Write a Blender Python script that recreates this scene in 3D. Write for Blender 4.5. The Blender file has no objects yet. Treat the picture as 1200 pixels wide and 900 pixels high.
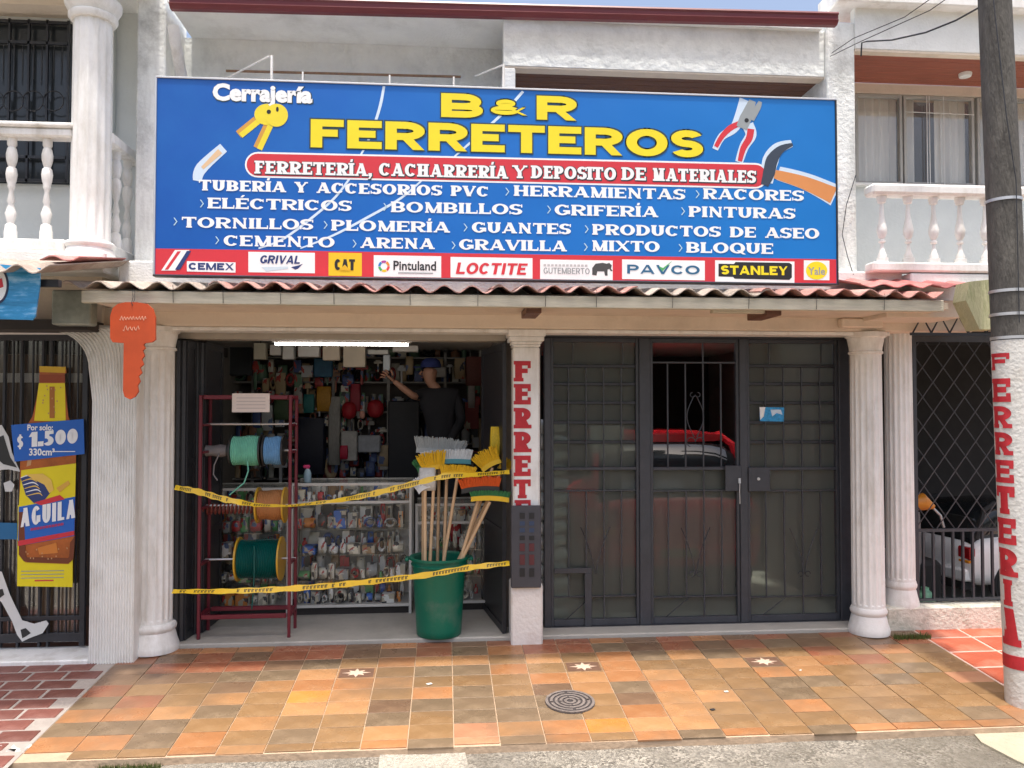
import bpy, bmesh, math, random
from mathutils import Vector, Matrix
from math import sin, cos, pi, radians, tan, atan, atan2, sqrt
random.seed(7)
scene = bpy.context.scene
COL = scene.collection

# ------------------------------------------------------------------ camera, sky, sun, exposure
EYE = Vector((0.0, 0.0, 1.73)); FPX = 930.0
YAW = radians(4.8); PITCH = radians(1.54)
cd = bpy.data.cameras.new("camera"); cam = bpy.data.objects.new("camera", cd); COL.objects.link(cam)
cam.location = EYE; cam.rotation_euler = (radians(90) + PITCH, 0, -YAW)
cd.sensor_width = 36; cd.lens = 36 * FPX / 1200; cd.clip_start = 0.05; cd.clip_end = 500
scene.camera = cam
SUN_EL = radians(79); SUN_AZ = radians(181)          # compass direction of the sun from +Y, clockwise
w = bpy.data.worlds.new("World"); scene.world = w; w.use_nodes = True
nt = w.node_tree; bg = nt.nodes["Background"]
sky = nt.nodes.new("ShaderNodeTexSky"); sky.sky_type = 'NISHITA'; sky.sun_disc = False
sky.sun_elevation = SUN_EL; sky.sun_rotation = SUN_AZ; sky.dust_density = 7.0; sky.ozone_density = 1.0; sky.air_density = 1.0
nt.links.new(sky.outputs[0], bg.inputs[0]); bg.inputs[1].default_value = 0.15
sd = bpy.data.lights.new("sun", 'SUN'); sun = bpy.data.objects.new("sun", sd); COL.objects.link(sun)
sd.energy = 2.1; sd.angle = radians(2.0); sd.color = (1.0, 0.95, 0.87)
tosun = Vector((sin(SUN_AZ) * cos(SUN_EL), cos(SUN_AZ) * cos(SUN_EL), sin(SUN_EL)))
sun.rotation_euler = tosun.to_track_quat('Z', 'Y').to_euler(); sun.location = (0, -5, 12)
scene.view_settings.view_transform = 'Standard'; scene.view_settings.look = 'None'
scene.view_settings.exposure = 0.88; scene.view_settings.gamma = 1.0
scene.render.engine = 'CYCLES'
scene.cycles.max_bounces = 8; scene.cycles.transparent_max_bounces = 16
scene.cycles.use_denoising = True
scene.cycles.caustics_reflective = False; scene.cycles.caustics_refractive = True

# ------------------------------------------------------------------ helpers
fwd = Vector((sin(YAW) * cos(PITCH), cos(YAW) * cos(PITCH), sin(PITCH)))
rgt = Vector((cos(YAW), -sin(YAW), 0)); upv = rgt.cross(fwd)
def ray(px, py): return fwd + rgt * ((px - 600) / FPX) + upv * ((450 - py) / FPX)
def P(px, py, Y):
    d = ray(px, py); return EYE + d * (Y / d.y)
def PX(px, Y, py=475): return P(px, py, Y).x
def PZ(py, Y, px=600): return P(px, py, Y).z
SLOPE = 0.076
def gz(Y): return -SLOPE * (5.8 - Y)                  # height of the pavement
def G(px, py, dz=0.0):                                # point of the pavement seen at a pixel
    d = ray(px, py); a = (-SLOPE * 5.8 + dz - EYE.z) / (d.z - SLOPE * d.y); return EYE + d * a

MATS = {}
def mat(name, col, rough=0.6, var=0.12, scale=6.0, bump=0.0, bscale=40.0, metal=0.0, spec=0.5, stain=None, stain_amt=0.0, stain_scale=2.0, rnd=0.0, coords='Object', stretch=None):
    if name in MATS: return MATS[name]
    m = bpy.data.materials.new(name); m.use_nodes = True; n = m.node_tree.nodes; l = m.node_tree.links
    b = n["Principled BSDF"]; b.inputs["Roughness"].default_value = rough; b.inputs["Metallic"].default_value = metal
    b.inputs["Specular IOR Level"].default_value = spec
    tc = n.new("ShaderNodeTexCoord"); src = tc.outputs[coords]
    if stretch:
        mp = n.new("ShaderNodeMapping"); mp.inputs["Scale"].default_value = stretch; l.new(src, mp.inputs[0]); src = mp.outputs[0]
    nz = n.new("ShaderNodeTexNoise"); nz.inputs["Scale"].default_value = scale; nz.inputs["Detail"].default_value = 6; nz.inputs["Roughness"].default_value = 0.65
    l.new(src, nz.inputs["Vector"])
    mr = n.new("ShaderNodeMapRange"); mr.inputs[1].default_value = 0.25; mr.inputs[2].default_value = 0.75
    mr.inputs[3].default_value = 1 - var; mr.inputs[4].default_value = 1 + var; l.new(nz.outputs[0], mr.inputs[0])
    vm = n.new("ShaderNodeVectorMath"); vm.operation = 'SCALE'; vm.inputs[0].default_value = col[:3]
    fac = mr.outputs[0]
    if rnd:
        oi = n.new("ShaderNodeObjectInfo"); r2 = n.new("ShaderNodeMapRange"); r2.inputs[3].default_value = 1 - rnd; r2.inputs[4].default_value = 1 + rnd
        l.new(oi.outputs["Random"], r2.inputs[0]); mu = n.new("ShaderNodeMath"); mu.operation = 'MULTIPLY'
        l.new(fac, mu.inputs[0]); l.new(r2.outputs[0], mu.inputs[1]); fac = mu.outputs[0]
    l.new(fac, vm.inputs["Scale"]); out = vm.outputs[0]
    if stain:
        n2 = n.new("ShaderNodeTexNoise"); n2.inputs["Scale"].default_value = stain_scale; n2.inputs["Detail"].default_value = 8; n2.inputs["Roughness"].default_value = 0.7
        l.new(src, n2.inputs["Vector"])
        r = n.new("ShaderNodeMapRange"); r.inputs[1].default_value = 0.5; r.inputs[2].default_value = 0.72; r.inputs[3].default_value = 0; r.inputs[4].default_value = stain_amt
        l.new(n2.outputs[0], r.inputs[0]); mx = n.new("ShaderNodeMix"); mx.data_type = 'RGBA'
        l.new(r.outputs[0], mx.inputs[0]); l.new(out, mx.inputs[6]); mx.inputs[7].default_value = (*stain, 1); out = mx.outputs[2]
    l.new(out, b.inputs["Base Color"])
    if bump:
        n3 = n.new("ShaderNodeTexNoise"); n3.inputs["Scale"].default_value = bscale; n3.inputs["Detail"].default_value = 5
        l.new(src, n3.inputs["Vector"]); bp = n.new("ShaderNodeBump"); bp.inputs["Strength"].default_value = bump; bp.inputs["Distance"].default_value = 0.02
        l.new(n3.outputs[0], bp.inputs["Height"]); l.new(bp.outputs[0], b.inputs["Normal"])
    MATS[name] = m; return m
def pack_mat(name, col, rough=0.45, spec2=0.5):
    """printed packaging: base colour with small printed blocks"""
    m = bpy.data.materials.new(name); m.use_nodes = True; n = m.node_tree.nodes; l = m.node_tree.links
    b = n["Principled BSDF"]; b.inputs["Roughness"].default_value = rough
    oi = n.new("ShaderNodeObjectInfo"); tc = n.new("ShaderNodeTexCoord"); ad = n.new("ShaderNodeVectorMath"); ad.operation = 'ADD'
    l.new(tc.outputs["Object"], ad.inputs[0]); l.new(oi.outputs["Location"], ad.inputs[1])
    vo = n.new("ShaderNodeTexVoronoi"); vo.inputs["Scale"].default_value = 2.6; vo.distance = 'CHEBYCHEV'; l.new(ad.outputs[0], vo.inputs["Vector"])
    sp = n.new("ShaderNodeSeparateColor"); l.new(vo.outputs["Color"], sp.inputs[0])
    gt = n.new("ShaderNodeMath"); gt.operation = 'GREATER_THAN'; gt.inputs[1].default_value = spec2; l.new(sp.outputs[0], gt.inputs[0])
    c2 = n.new("ShaderNodeValToRGB"); c2.color_ramp.interpolation = 'CONSTANT'; e = c2.color_ramp.elements
    pc = [(0.75, 0.74, 0.7), (0.40, 0.05, 0.04), (0.10, 0.15, 0.30), (0.5, 0.45, 0.35), (0.04, 0.04, 0.05), (.55, .54, .5)]
    while len(e) < len(pc): e.new(0.5)
    for i, c in enumerate(pc): e[i].position = i / len(pc); e[i].color = (*c, 1)
    l.new(sp.outputs[1], c2.inputs[0])
    mx = n.new("ShaderNodeMix"); mx.data_type = 'RGBA'; l.new(gt.outputs[0], mx.inputs[0]); mx.inputs[6].default_value = (*col, 1); l.new(c2.outputs[0], mx.inputs[7])
    l.new(mx.outputs[2], b.inputs["Base Color"]); MATS[name] = m; return m
def glass_mat(name, refl=0.12, tint=(0.985, 0.99, 0.985), rough=0.02):
    m = bpy.data.materials.new(name); m.use_nodes = True; n = m.node_tree.nodes; l = m.node_tree.links
    n.remove(n["Principled BSDF"]); o = n["Material Output"]
    t = n.new("ShaderNodeBsdfTransparent"); t.inputs[0].default_value = (*tint, 1)
    g = n.new("ShaderNodeBsdfGlossy"); g.inputs["Roughness"].default_value = rough
    f = n.new("ShaderNodeLayerWeight"); f.inputs[0].default_value = 0.25
    a = n.new("ShaderNodeMath"); a.operation = 'MULTIPLY_ADD'; a.inputs[1].default_value = 0.35; a.inputs[2].default_value = refl
    l.new(f.outputs["Fresnel"], a.inputs[0]); x = n.new("ShaderNodeMixShader"); l.new(a.outputs[0], x.inputs[0]); l.new(t.outputs[0], x.inputs[1]); l.new(g.outputs[0], x.inputs[2])
    l.new(x.outputs[0], o.inputs[0]); MATS[name] = m; return m
def frosted_mat(name):
    m = bpy.data.materials.new(name); m.use_nodes = True; n = m.node_tree.nodes; l = m.node_tree.links
    b = n["Principled BSDF"]; o = n["Material Output"]
    b.inputs["Base Color"].default_value = (0.135, 0.14, 0.125, 1); b.inputs["Roughness"].default_value = 0.22
    nz = n.new("ShaderNodeTexNoise"); nz.inputs["Scale"].default_value = 90; tc = n.new("ShaderNodeTexCoord"); l.new(tc.outputs["Object"], nz.inputs["Vector"])
    bp = n.new("ShaderNodeBump"); bp.inputs["Strength"].default_value = 0.15; l.new(nz.outputs[0], bp.inputs["Height"]); l.new(bp.outputs[0], b.inputs["Normal"])
    r = n.new("ShaderNodeBsdfRefraction"); r.inputs["Roughness"].default_value = 0.36; r.inputs["IOR"].default_value = 1.02; r.inputs[0].default_value = (0.85, 0.9, 0.86, 1)
    x = n.new("ShaderNodeMixShader"); x.inputs[0].default_value = 0.60; l.new(b.outputs[0], x.inputs[1]); l.new(r.outputs[0], x.inputs[2]); l.new(x.outputs[0], o.inputs[0])
    MATS[name] = m; return m
def emit_mat(name, col, s):
    m = bpy.data.materials.new(name); m.use_nodes = True; b = m.node_tree.nodes["Principled BSDF"]
    b.inputs["Base Color"].default_value = (0.8, 0.8, 0.8, 1); b.inputs["Emission Color"].default_value = (*col, 1); b.inputs["Emission Strength"].default_value = s
    MATS[name] = m; return m
def dirt(m, col=(.16, .12, .08), amt=.55, sc=1.7, lo=.48, hi=.70, gloss=None, stretch=None):
    """grime laid over a material in world position, so that it runs on from piece to piece"""
    n = m.node_tree.nodes; l = m.node_tree.links; b = n["Principled BSDF"]; src = b.inputs["Base Color"].links[0].from_socket
    ge = n.new("ShaderNodeNewGeometry"); v = ge.outputs["Position"]
    if stretch:
        mp = n.new("ShaderNodeMapping"); mp.inputs["Scale"].default_value = stretch; l.new(v, mp.inputs[0]); v = mp.outputs[0]
    nz = n.new("ShaderNodeTexNoise"); nz.inputs["Scale"].default_value = sc; nz.inputs["Detail"].default_value = 9; nz.inputs["Roughness"].default_value = .68; l.new(v, nz.inputs["Vector"])
    mr = n.new("ShaderNodeMapRange"); mr.inputs[1].default_value = lo; mr.inputs[2].default_value = hi; mr.inputs[3].default_value = 0; mr.inputs[4].default_value = amt; l.new(nz.outputs[0], mr.inputs[0])
    mx = n.new("ShaderNodeMix"); mx.data_type = 'RGBA'; l.new(mr.outputs[0], mx.inputs[0]); l.new(src, mx.inputs[6]); mx.inputs[7].default_value = (*col, 1); l.new(mx.outputs[2], b.inputs["Base Color"])
    if gloss:
        m2 = n.new("ShaderNodeMapRange"); m2.inputs[1].default_value = .35; m2.inputs[2].default_value = .65; m2.inputs[3].default_value = gloss[0]; m2.inputs[4].default_value = gloss[1]; l.new(nz.outputs[0], m2.inputs[0]); l.new(m2.outputs[0], b.inputs["Roughness"])
    return m
def flat(name, col, rough=0.5, **k): return mat(name, col, rough, var=k.pop('var', 0.05), **k)

sg_holder = {}
class MB:
    def __init__(s): s.v = []; s.f = []
    def add(s, vs, fs):
        o = len(s.v); s.v += [Vector(v) for v in vs]; s.f += [tuple(i + o for i in f) for f in fs]; return s
    def box(s, x0, x1, y0, y1, z0, z1, bev=0.0):
        x0, x1 = min(x0, x1), max(x0, x1); y0, y1 = min(y0, y1), max(y0, y1); z0, z1 = min(z0, z1), max(z0, z1)
        b = min(bev, (x1 - x0) / 2.2, (y1 - y0) / 2.2, (z1 - z0) / 2.2)
        if b <= 0:
            return s.add([(x0,y0,z0),(x1,y0,z0),(x1,y1,z0),(x0,y1,z0),(x0,y0,z1),(x1,y0,z1),(x1,y1,z1),(x0,y1,z1)],
                         [(0,3,2,1),(4,5,6,7),(0,1,5,4),(1,2,6,5),(2,3,7,6),(3,0,4,7)])
        # chamfered box: 24 vertices
        vs = []; idx = {}
        for i, X in enumerate((x0, x1)):
            for j, Yv in enumerate((y0, y1)):
                for k, Z in enumerate((z0, z1)):
                    sx, sy, sz = (1 - 2 * i), (1 - 2 * j), (1 - 2 * k)
                    idx[i, j, k, 'x'] = len(vs); vs.append((X, Yv + sy * b, Z + sz * b))
                    idx[i, j, k, 'y'] = len(vs); vs.append((X + sx * b, Yv, Z + sz * b))
                    idx[i, j, k, 'z'] = len(vs); vs.append((X + sx * b, Yv + sy * b, Z))
        fs = []
        for a in (0, 1):
            fs.append([idx[a, 0, 0, 'x'], idx[a, 1, 0, 'x'], idx[a, 1, 1, 'x'], idx[a, 0, 1, 'x']][::(1 if a else -1)])
            fs.append([idx[0, a, 0, 'y'], idx[1, a, 0, 'y'], idx[1, a, 1, 'y'], idx[0, a, 1, 'y']][::(-1 if a else 1)])
            fs.append([idx[0, 0, a, 'z'], idx[1, 0, a, 'z'], idx[1, 1, a, 'z'], idx[0, 1, a, 'z']][::(1 if a else -1)])
            for c in (0, 1):
                q = 1 if (a == c) else -1
                fs.append([idx[a, c, 0, 'x'], idx[a, c, 0, 'y'], idx[a, c, 1, 'y'], idx[a, c, 1, 'x']][::-q])
                fs.append([idx[a, 0, c, 'x'], idx[a, 0, c, 'z'], idx[a, 1, c, 'z'], idx[a, 1, c, 'x']][::q])
                fs.append([idx[0, a, c, 'y'], idx[0, a, c, 'z'], idx[1, a, c, 'z'], idx[1, a, c, 'y']][::-q])
        for i in (0, 1):
            for j in (0, 1):
                for k in (0, 1):
                    fs.append([idx[i, j, k, 'x'], idx[i, j, k, 'y'], idx[i, j, k, 'z']][::(1 if (i + j + k) % 2 == 0 else -1) * -1])
        return s.add(vs, fs)
    def tube(s, pts, r, n=8, caps=True):
        pts = [Vector(p) for p in pts]; rs = r if isinstance(r, (list, tuple)) else [r] * len(pts)
        o = len(s.v); up = None
        for i, p in enumerate(pts):
            d = (pts[min(i + 1, len(pts) - 1)] - pts[max(i - 1, 0)]).normalized()
            if up is None: up = Vector((0, 0, 1)) if abs(d.z) < 0.9 else Vector((1, 0, 0))
            u = (up - d * up.dot(d)).normalized(); v = d.cross(u); up = u
            for k in range(n):
                a = 2 * pi * k / n; s.v.append(p + u * (rs[i] * cos(a)) + v * (rs[i] * sin(a)))
        for i in range(len(pts) - 1):
            for k in range(n):
                k2 = (k + 1) % n; s.f.append((o + i*n + k, o + i*n + k2, o + (i+1)*n + k2, o + (i+1)*n + k))
        if caps: s.f.append(tuple(o + k for k in range(n))[::-1]); s.f.append(tuple(o + (len(pts)-1)*n + k for k in range(n)))
        return s
    def lathe(s, cx, cy, prof, n=24, flute=0, fd=0.0, fz=None, sq=None):
        """prof: [(r, z)]; flute: number of flutes cut between fz[0] and fz[1]"""
        o = len(s.v); N = n if not flute else flute * 6
        for (r, z) in prof:
            for k in range(N):
                a = 2 * pi * k / N; rr = r
                if flute and fz[0] <= z <= fz[1]: rr = r - fd * max(0.0, sin(pi * ((k % 6) / 5.0))) ** 0.7 * (1 if k % 6 not in (0, 5) else 0)
                s.v.append(Vector((cx + rr * cos(a), cy + rr * sin(a), z)))
        for i in range(len(prof) - 1):
            for k in range(N):
                k2 = (k + 1) % N; s.f.append((o + i*N + k, o + i*N + k2, o + (i+1)*N + k2, o + (i+1)*N + k))
        s.f.append(tuple(o + k for k in range(N))[::-1]); s.f.append(tuple(o + (len(prof)-1)*N + k for k in range(N)))
        return s
    def disc_x(s, x0, x1, cy, cz, r, n=28, ri=0.0):      # cylinder or ring with its axis along X
        o = len(s.v)
        for x in (x0, x1):
            for R in ((r, ri) if ri else (r,)):
                for k in range(n): a = 2*pi*k/n; s.v.append(Vector((x, cy + R*cos(a), cz + R*sin(a))))
        m = 2 if ri else 1
        for k in range(n):
            k2 = (k+1) % n
            s.f.append((o+k, o+k2, o+m*n+k2, o+m*n+k)[::-1])
            if ri:
                s.f.append((o+n+k, o+n+k2, o+3*n+k2, o+3*n+k)); s.f.append((o+k, o+k2, o+n+k2, o+n+k)); s.f.append((o+2*n+k, o+2*n+k2, o+3*n+k2, o+3*n+k)[::-1])
        if not ri: s.f.append(tuple(o+k for k in range(n))); s.f.append(tuple(o+n+k for k in range(n))[::-1])
        return s
    def prism(s, pts, y0, y1):                            # outline [(x, z)] extruded along Y
        n = len(pts); o = len(s.v)
        area = sum(pts[i][0]*pts[(i+1) % n][1] - pts[(i+1) % n][0]*pts[i][1] for i in range(n))
        if area < 0: pts = pts[::-1]
        s.v += [Vector((x, y0, z)) for x, z in pts] + [Vector((x, y1, z)) for x, z in pts]
        s.f.append(tuple(o+i for i in range(n))); s.f.append(tuple(o+n+i for i in range(n))[::-1])
        for i in range(n):
            j = (i+1) % n; s.f.append((o+j, o+i, o+n+i, o+n+j))
        return s
    def prism_x(s, pts, x0, x1):                          # outline [(y, z)] extruded along X
        n = len(pts); o = len(s.v)
        s.v += [Vector((x0, y, z)) for y, z in pts] + [Vector((x1, y, z)) for y, z in pts]
        s.f.append(tuple(o+i for i in range(n))[::-1]); s.f.append(tuple(o+n+i for i in range(n)))
        for i in range(n):
            j = (i+1) % n; s.f.append((o+i, o+j, o+n+j, o+n+i))
        return s
    def prism_z(s, pts, z0, z1):
        n = len(pts); o = len(s.v)
        s.v += [Vector((x, y, z0)) for x, y in pts] + [Vector((x, y, z1)) for x, y in pts]
        s.f.append(tuple(o+i for i in range(n))[::-1]); s.f.append(tuple(o+n+i for i in range(n)))
        for i in range(n):
            j = (i+1) % n; s.f.append((o+i, o+j, o+n+j, o+n+i))
        return s
    def build(s, name, m=None, parent=None, smooth=None, fix=False, **props):
        if not s.v: raise ValueError("empty " + name)
        if parent is not None: org = Vector(parent.get('_o', (0, 0, 0)))
        else:
            xs = [v.x for v in s.v]; ys = [v.y for v in s.v]; org = Vector(((min(xs)+max(xs))/2, (min(ys)+max(ys))/2, min(v.z for v in s.v)))
        me = bpy.data.meshes.new(name); me.from_pydata([v - org for v in s.v], [], s.f); me.update()
        if fix:
            b = bmesh.new(); b.from_mesh(me); bmesh.ops.recalc_face_normals(b, faces=b.faces); b.to_mesh(me); b.free()
        if m: me.materials.append(m if not isinstance(m, str) else MATS[m])
        if smooth is not None:
            me.shade_smooth(); me.set_sharp_from_angle(angle=radians(smooth))
        o = bpy.data.objects.new(name, me); COL.objects.link(o)
        if parent is not None: o.parent = parent
        else: o.location = org
        o['_o'] = tuple(org)
        for k, v in props.items(): o[k] = v
        return o
def box(name, m, parent, x0, x1, y0, y1, z0, z1, bev=0.0, **p): return MB().box(x0, x1, y0, y1, z0, z1, bev).build(name, m, parent, **p)
def thing(name, label, cat, loc=(0, 0, 0), group=None):
    o = bpy.data.objects.new(name, None); COL.objects.link(o); o.location = loc; o['_o'] = tuple(loc); o.empty_display_size = 0.1
    o['label'] = label; o['category'] = cat
    if group: o['group'] = group
    return o
def tag(o, label, cat, group=None):
    o['label'] = label; o['category'] = cat
    if group: o['group'] = group
    return o
KIDS = {}
def dup(root, delta, label=None, group=None):
    delta = Vector(delta); src = [root] + [o for o in root.children_recursive]; mp = {}
    for o in src:
        c = o.copy(); COL.objects.link(c); mp[o] = c
    for o in src:
        if o is not root: mp[o].parent = mp[o.parent]
    c = mp[root]; c.location = root.location + delta
    if label: c['label'] = label
    if group: c['group'] = group
    return c

# ------------------------------------------------------------------ lettering
def _ring(cx, cy, rx, ry, a, b, a0, a1, n=18):
    out = []
    for i in range(n):
        t0 = radians(a0 + (a1-a0)*i/n); t1 = radians(a0 + (a1-a0)*(i+1)/n)
        out.append([(cx+rx*cos(t0), cy+ry*sin(t0)), (cx+rx*cos(t1), cy+ry*sin(t1)), (cx+(rx-a)*cos(t1), cy+(ry-b)*sin(t1)), (cx+(rx-a)*cos(t0), cy+(ry-b)*sin(t0))])
    return ('ring', out)
def glyph(ch, w, h, a, b, sf):
    """polygons of one capital: w, h box; a = width of upright strokes, b = height of level strokes; sf = serif length"""
    pr = []; R = lambda x0, x1, y0, y1: pr.append(('q', [[(x0,y0),(x1,y0),(x1,y1),(x0,y1)]]))
    V = lambda x, y0=0, y1=None: R(x-a/2, x+a/2, y0, h if y1 is None else y1)
    Hh = lambda y, x0, x1: R(x0, x1, y-b/2, y+b/2)
    D = lambda x0, y0, x1, y1, t: pr.append(('q', [[(x0-t/2,y0),(x0+t/2,y0),(x1+t/2,y1),(x1-t/2,y1)]]))
    def S(x, top, L=None):
        if sf:
            e = (L or a)/2 + sf; R(x-e, x+e, h-b*0.8 if top else 0, h if top else b*0.8)
    l = a/2 + sf; r = w - a/2 - sf; base = {'Í':'I','É':'E','Ó':'O','Á':'A'}.get(ch, ch); m = a*0.5 if sf else a*0.75
    if base == 'I': V(w/2); S(w/2, 1); S(w/2, 0)
    elif base in 'EF':
        V(l); Hh(h-b/2, l, w); Hh(h*0.52, l, w*0.82)
        if base == 'E': Hh(b/2, l, w)
        if sf:
            k_ = b + min(b*1.1, h*.13)
            R(w-b*0.7, w, h-k_, h-b*0.5)
            if base == 'E': R(w-b*0.7, w, b*0.5, k_)
            S(l, 1); S(l, 0)
    elif base == 'L':
        V(l); Hh(b/2, l, w)
        if sf: R(w-b*0.7, w, b*0.5, b*2.2)
        S(l, 1); S(l, 0)
    elif base == 'T':
        V(w/2); Hh(h-b/2, 0, w); S(w/2, 0)
        if sf: k_ = b + min(b*1.1, h*.14); R(0, b*0.7, h-k_, h-b*0.5); R(w-b*0.7, w, h-k_, h-b*0.5)
    elif base in 'PRB':
        V(l); S(l, 1); S(l, 0); ym = h*0.47; ry = (h-ym+b*0.5)/2; rx = min(w*0.5, a+ry*0.9); xr = w - (w*0.04 if base == 'B' else 0)
        cx = xr-rx; Hh(h-b/2, l, cx); Hh(ym, l, cx); pr.append(_ring(cx, h-ry, rx, ry, a, b, -90, 90, 12))
        if base == 'B':
            ry2 = (ym+b*0.5)/2; Hh(b/2, l, w-rx); pr.append(_ring(w-rx, ry2, rx, ry2, a, b, -90, 90, 12))
        if base == 'R': D(w-a*0.55, 0, w*0.5, ym, a); S(w-a*0.6, 0)
    elif base in 'OQ':
        pr.append(_ring(w/2, h/2, w/2, h/2, a, b, 0, 360, 30))
        if base == 'Q': D(w*0.95, -h*0.08, w*0.55, h*0.3, a*0.8)
    elif base in 'CG':
        pr.append(_ring(w/2, h/2, w/2, h/2, a, b, 38, 322, 24))
        if sf: R(w*0.5+w*0.5*0.76-b*0.5, w*0.5+w*0.5*0.76+b*0.2, h*0.68, h*0.95)
        if base == 'G': V(w-a/2, h*0.12, h*0.48); Hh(h*0.48-b/2, w*0.55, w)
    elif base == 'S':
        ry = (h+b)/4; pr.append(_ring(w/2, h-ry, w/2, ry, a, b, 25, 270, 16)); pr.append(_ring(w/2, ry, w/2, ry, a, b, -155, 90, 16))
        if sf: R(w-b*0.7, w, h*0.68, h*0.97); R(0, b*0.7, h*0.03, h*0.32)
    elif base == 'U':
        ry = h*0.42; V(l, ry); V(r, ry); pr.append(_ring(w/2, ry, (r-l+a)/2, ry, a, b, 180, 360, 16)); S(l, 1); S(r, 1)
    elif base == 'J': V(r, h*0.35); pr.append(_ring(w/2, h*0.35, w/2, h*0.35, a, b, 180, 360, 14)); S(r, 1)
    elif base == 'D':
        V(l); S(l, 1); S(l, 0); rx = w*0.62; cx = w-rx; Hh(h-b/2, l, cx); Hh(b/2, l, cx); pr.append(_ring(cx, h/2, rx, h/2, a, b, -90, 90, 18))
    elif base == 'H': V(l); V(r); Hh(h/2, l, r); [S(x, t) for x in (l, r) for t in (0, 1)]
    elif base == 'N':
        V(l) if not sf else R(l-m/2, l+m/2, 0, h); (V(r) if not sf else R(r-m/2, r+m/2, 0, h)); D(l-a*0.1, h, r+a*0.1, 0, a); S(l, 1, m); S(l, 0, m); S(r, 1, m)
    elif base == 'M':
        (R(l-m/2, l+m/2, 0, h) if sf else V(l)); V(r); D(l, h, w/2, 0, a); D(r, h, w/2, 0, m); S(l, 1, m); S(l, 0, m); S(r, 1); S(r, 0)
    elif base == 'A':
        D(a*0.4+sf*0.5, 0, w/2, h, m); D(w-a*0.5-sf*0.5, 0, w/2, h, a); Hh(h*0.28, w*0.22, w*0.78); S(a*0.4+sf*0.5, 0, m); S(w-a*0.5-sf*0.5, 0)
    elif base == 'V': D(w/2, 0, a*0.5, h, a); D(w/2, 0, w-m*0.5, h, m); S(a*0.5+sf*.5, 1); S(w-m*0.5-sf*.5, 1, m)
    elif base == 'Y': V(w/2, 0, h*0.45); D(w/2, h*0.44, a*0.5, h, a); D(w/2, h*0.44, w-m*0.5, h, m); S(w/2, 0); S(a*0.6, 1); S(w-m*0.6, 1, m)
    elif base == 'X': D(a*0.4, 0, w-a*0.4, h, m); D(w-a*0.5, 0, a*0.5, h, a); [S(x, t, m) for x in (a*.5, w-a*.5) for t in (0, 1)]
    elif base == 'K': V(l); S(l, 1); S(l, 0); D(l+a*0.3, h*0.4, w-a*0.5, h, m); D(w-a*0.5, 0, w*0.45, h*0.55, a)
    elif base == 'Z': Hh(h-b/2, 0, w); Hh(b/2, 0, w); D(a*0.6, 0, w-a*0.6, h, a)
    elif base == '&':
        pr.append(_ring(w*0.42, h*0.74, w*0.27, h*0.26, a*0.8, b, 0, 360, 18)); pr.append(_ring(w*0.4, h*0.29, w*0.4, h*0.29, a*0.9, b, 30, 360, 20))
        D(w-a*0.4, 0, w*0.3, h*0.66, a); D(w*0.62, h*0.1, w*0.92, h*0.5, m)
    elif base == '$': pr += glyph('S', w, h, a, b, 0); R(w/2-a*.25, w/2+a*.25, -h*.12, h*1.12)
    elif base == '1': V(w*0.6); D(w*.2, h*.68, w*.6, h, a)
    elif base == '5': Hh(h-b/2, w*.1, w*.95); R(w*.1, w*.1+a*.8, h*.5, h); pr.append(_ring(w*.45, h*.32, w*.52, h*.32, a, b, -150, 130, 18))
    elif base == '0': pr.append(_ring(w/2, h/2, w/2, h/2, a, b, 0, 360, 26))
    elif base == '3': pr.append(_ring(w/2, h*.74, w/2, h*.26, a, b, -90, 150, 14)); pr.append(_ring(w/2, h*.29, w/2, h*.29, a, b, -150, 90, 14))
    elif base == '.': R(w/2-a*.5, w/2+a*.5, 0, a*.9)
    elif base == ',': R(w/2-a*.45, w/2+a*.45, 0, a*.8); D(w/2-a*.3, -h*.22, w/2+a*.1, 0, a*.5)
    elif base == '›': D(0+a*.3, 0, w*.7, h*.5, a*.5); D(w*.7, h*.5, a*.3, h, a*.5)
    elif base == '-': Hh(h/2, 0, w)
    if ch in 'ÍÉÓÁ': D(w*0.45, h*1.08, w*0.62, h*1.30, a*0.6)
    return pr
GW = {'I': 0.36, 'Í': 0.36, 'M': 1.15, 'W': 1.3, 'O': 1.05, 'Ó': 1.05, 'Q': 1.05, 'C': 0.95, 'G': 1.0, 'D': 0.98, 'N': 1.0, 'A': 1.05, 'S': 0.82, 'E': 0.82, 'É': 0.82,
      'F': 0.78, 'L': 0.78, 'T': 0.9, 'P': 0.85, 'R': 0.95, 'B': 0.9, 'U': 0.95, 'H': 1.0, 'V': 1.0, 'X': 1.0, 'Y': 0.95, 'K': 0.95, 'J': 0.6, '&': 1.0, ' ': 0.5, ',': 0.3, '.': 0.3, '1': 0.6, '5': .8, '0': .85, '$': .75, '›': .4, '-': .5}
def text_polys(t, W, h, a, b, sf=0.0, gap=0.14, cx=None, serifI=None):
    """[(polygon list, order)] for a line of capitals that fills the width W"""
    base = [GW.get(c, 0.9) for c in t]; n = len(t)
    k = (W - gap*h*(n-1)) / sum(base); x = 0; out = []
    for c, bw in zip(t, base):
        wd = bw*k
        if c != ' ':
            for kind, polys in glyph(c, wd, h, a, b, sf): out.append([[(px+x, py) for px, py in q] for q in polys])
        x += wd + gap*h
    return out
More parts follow.
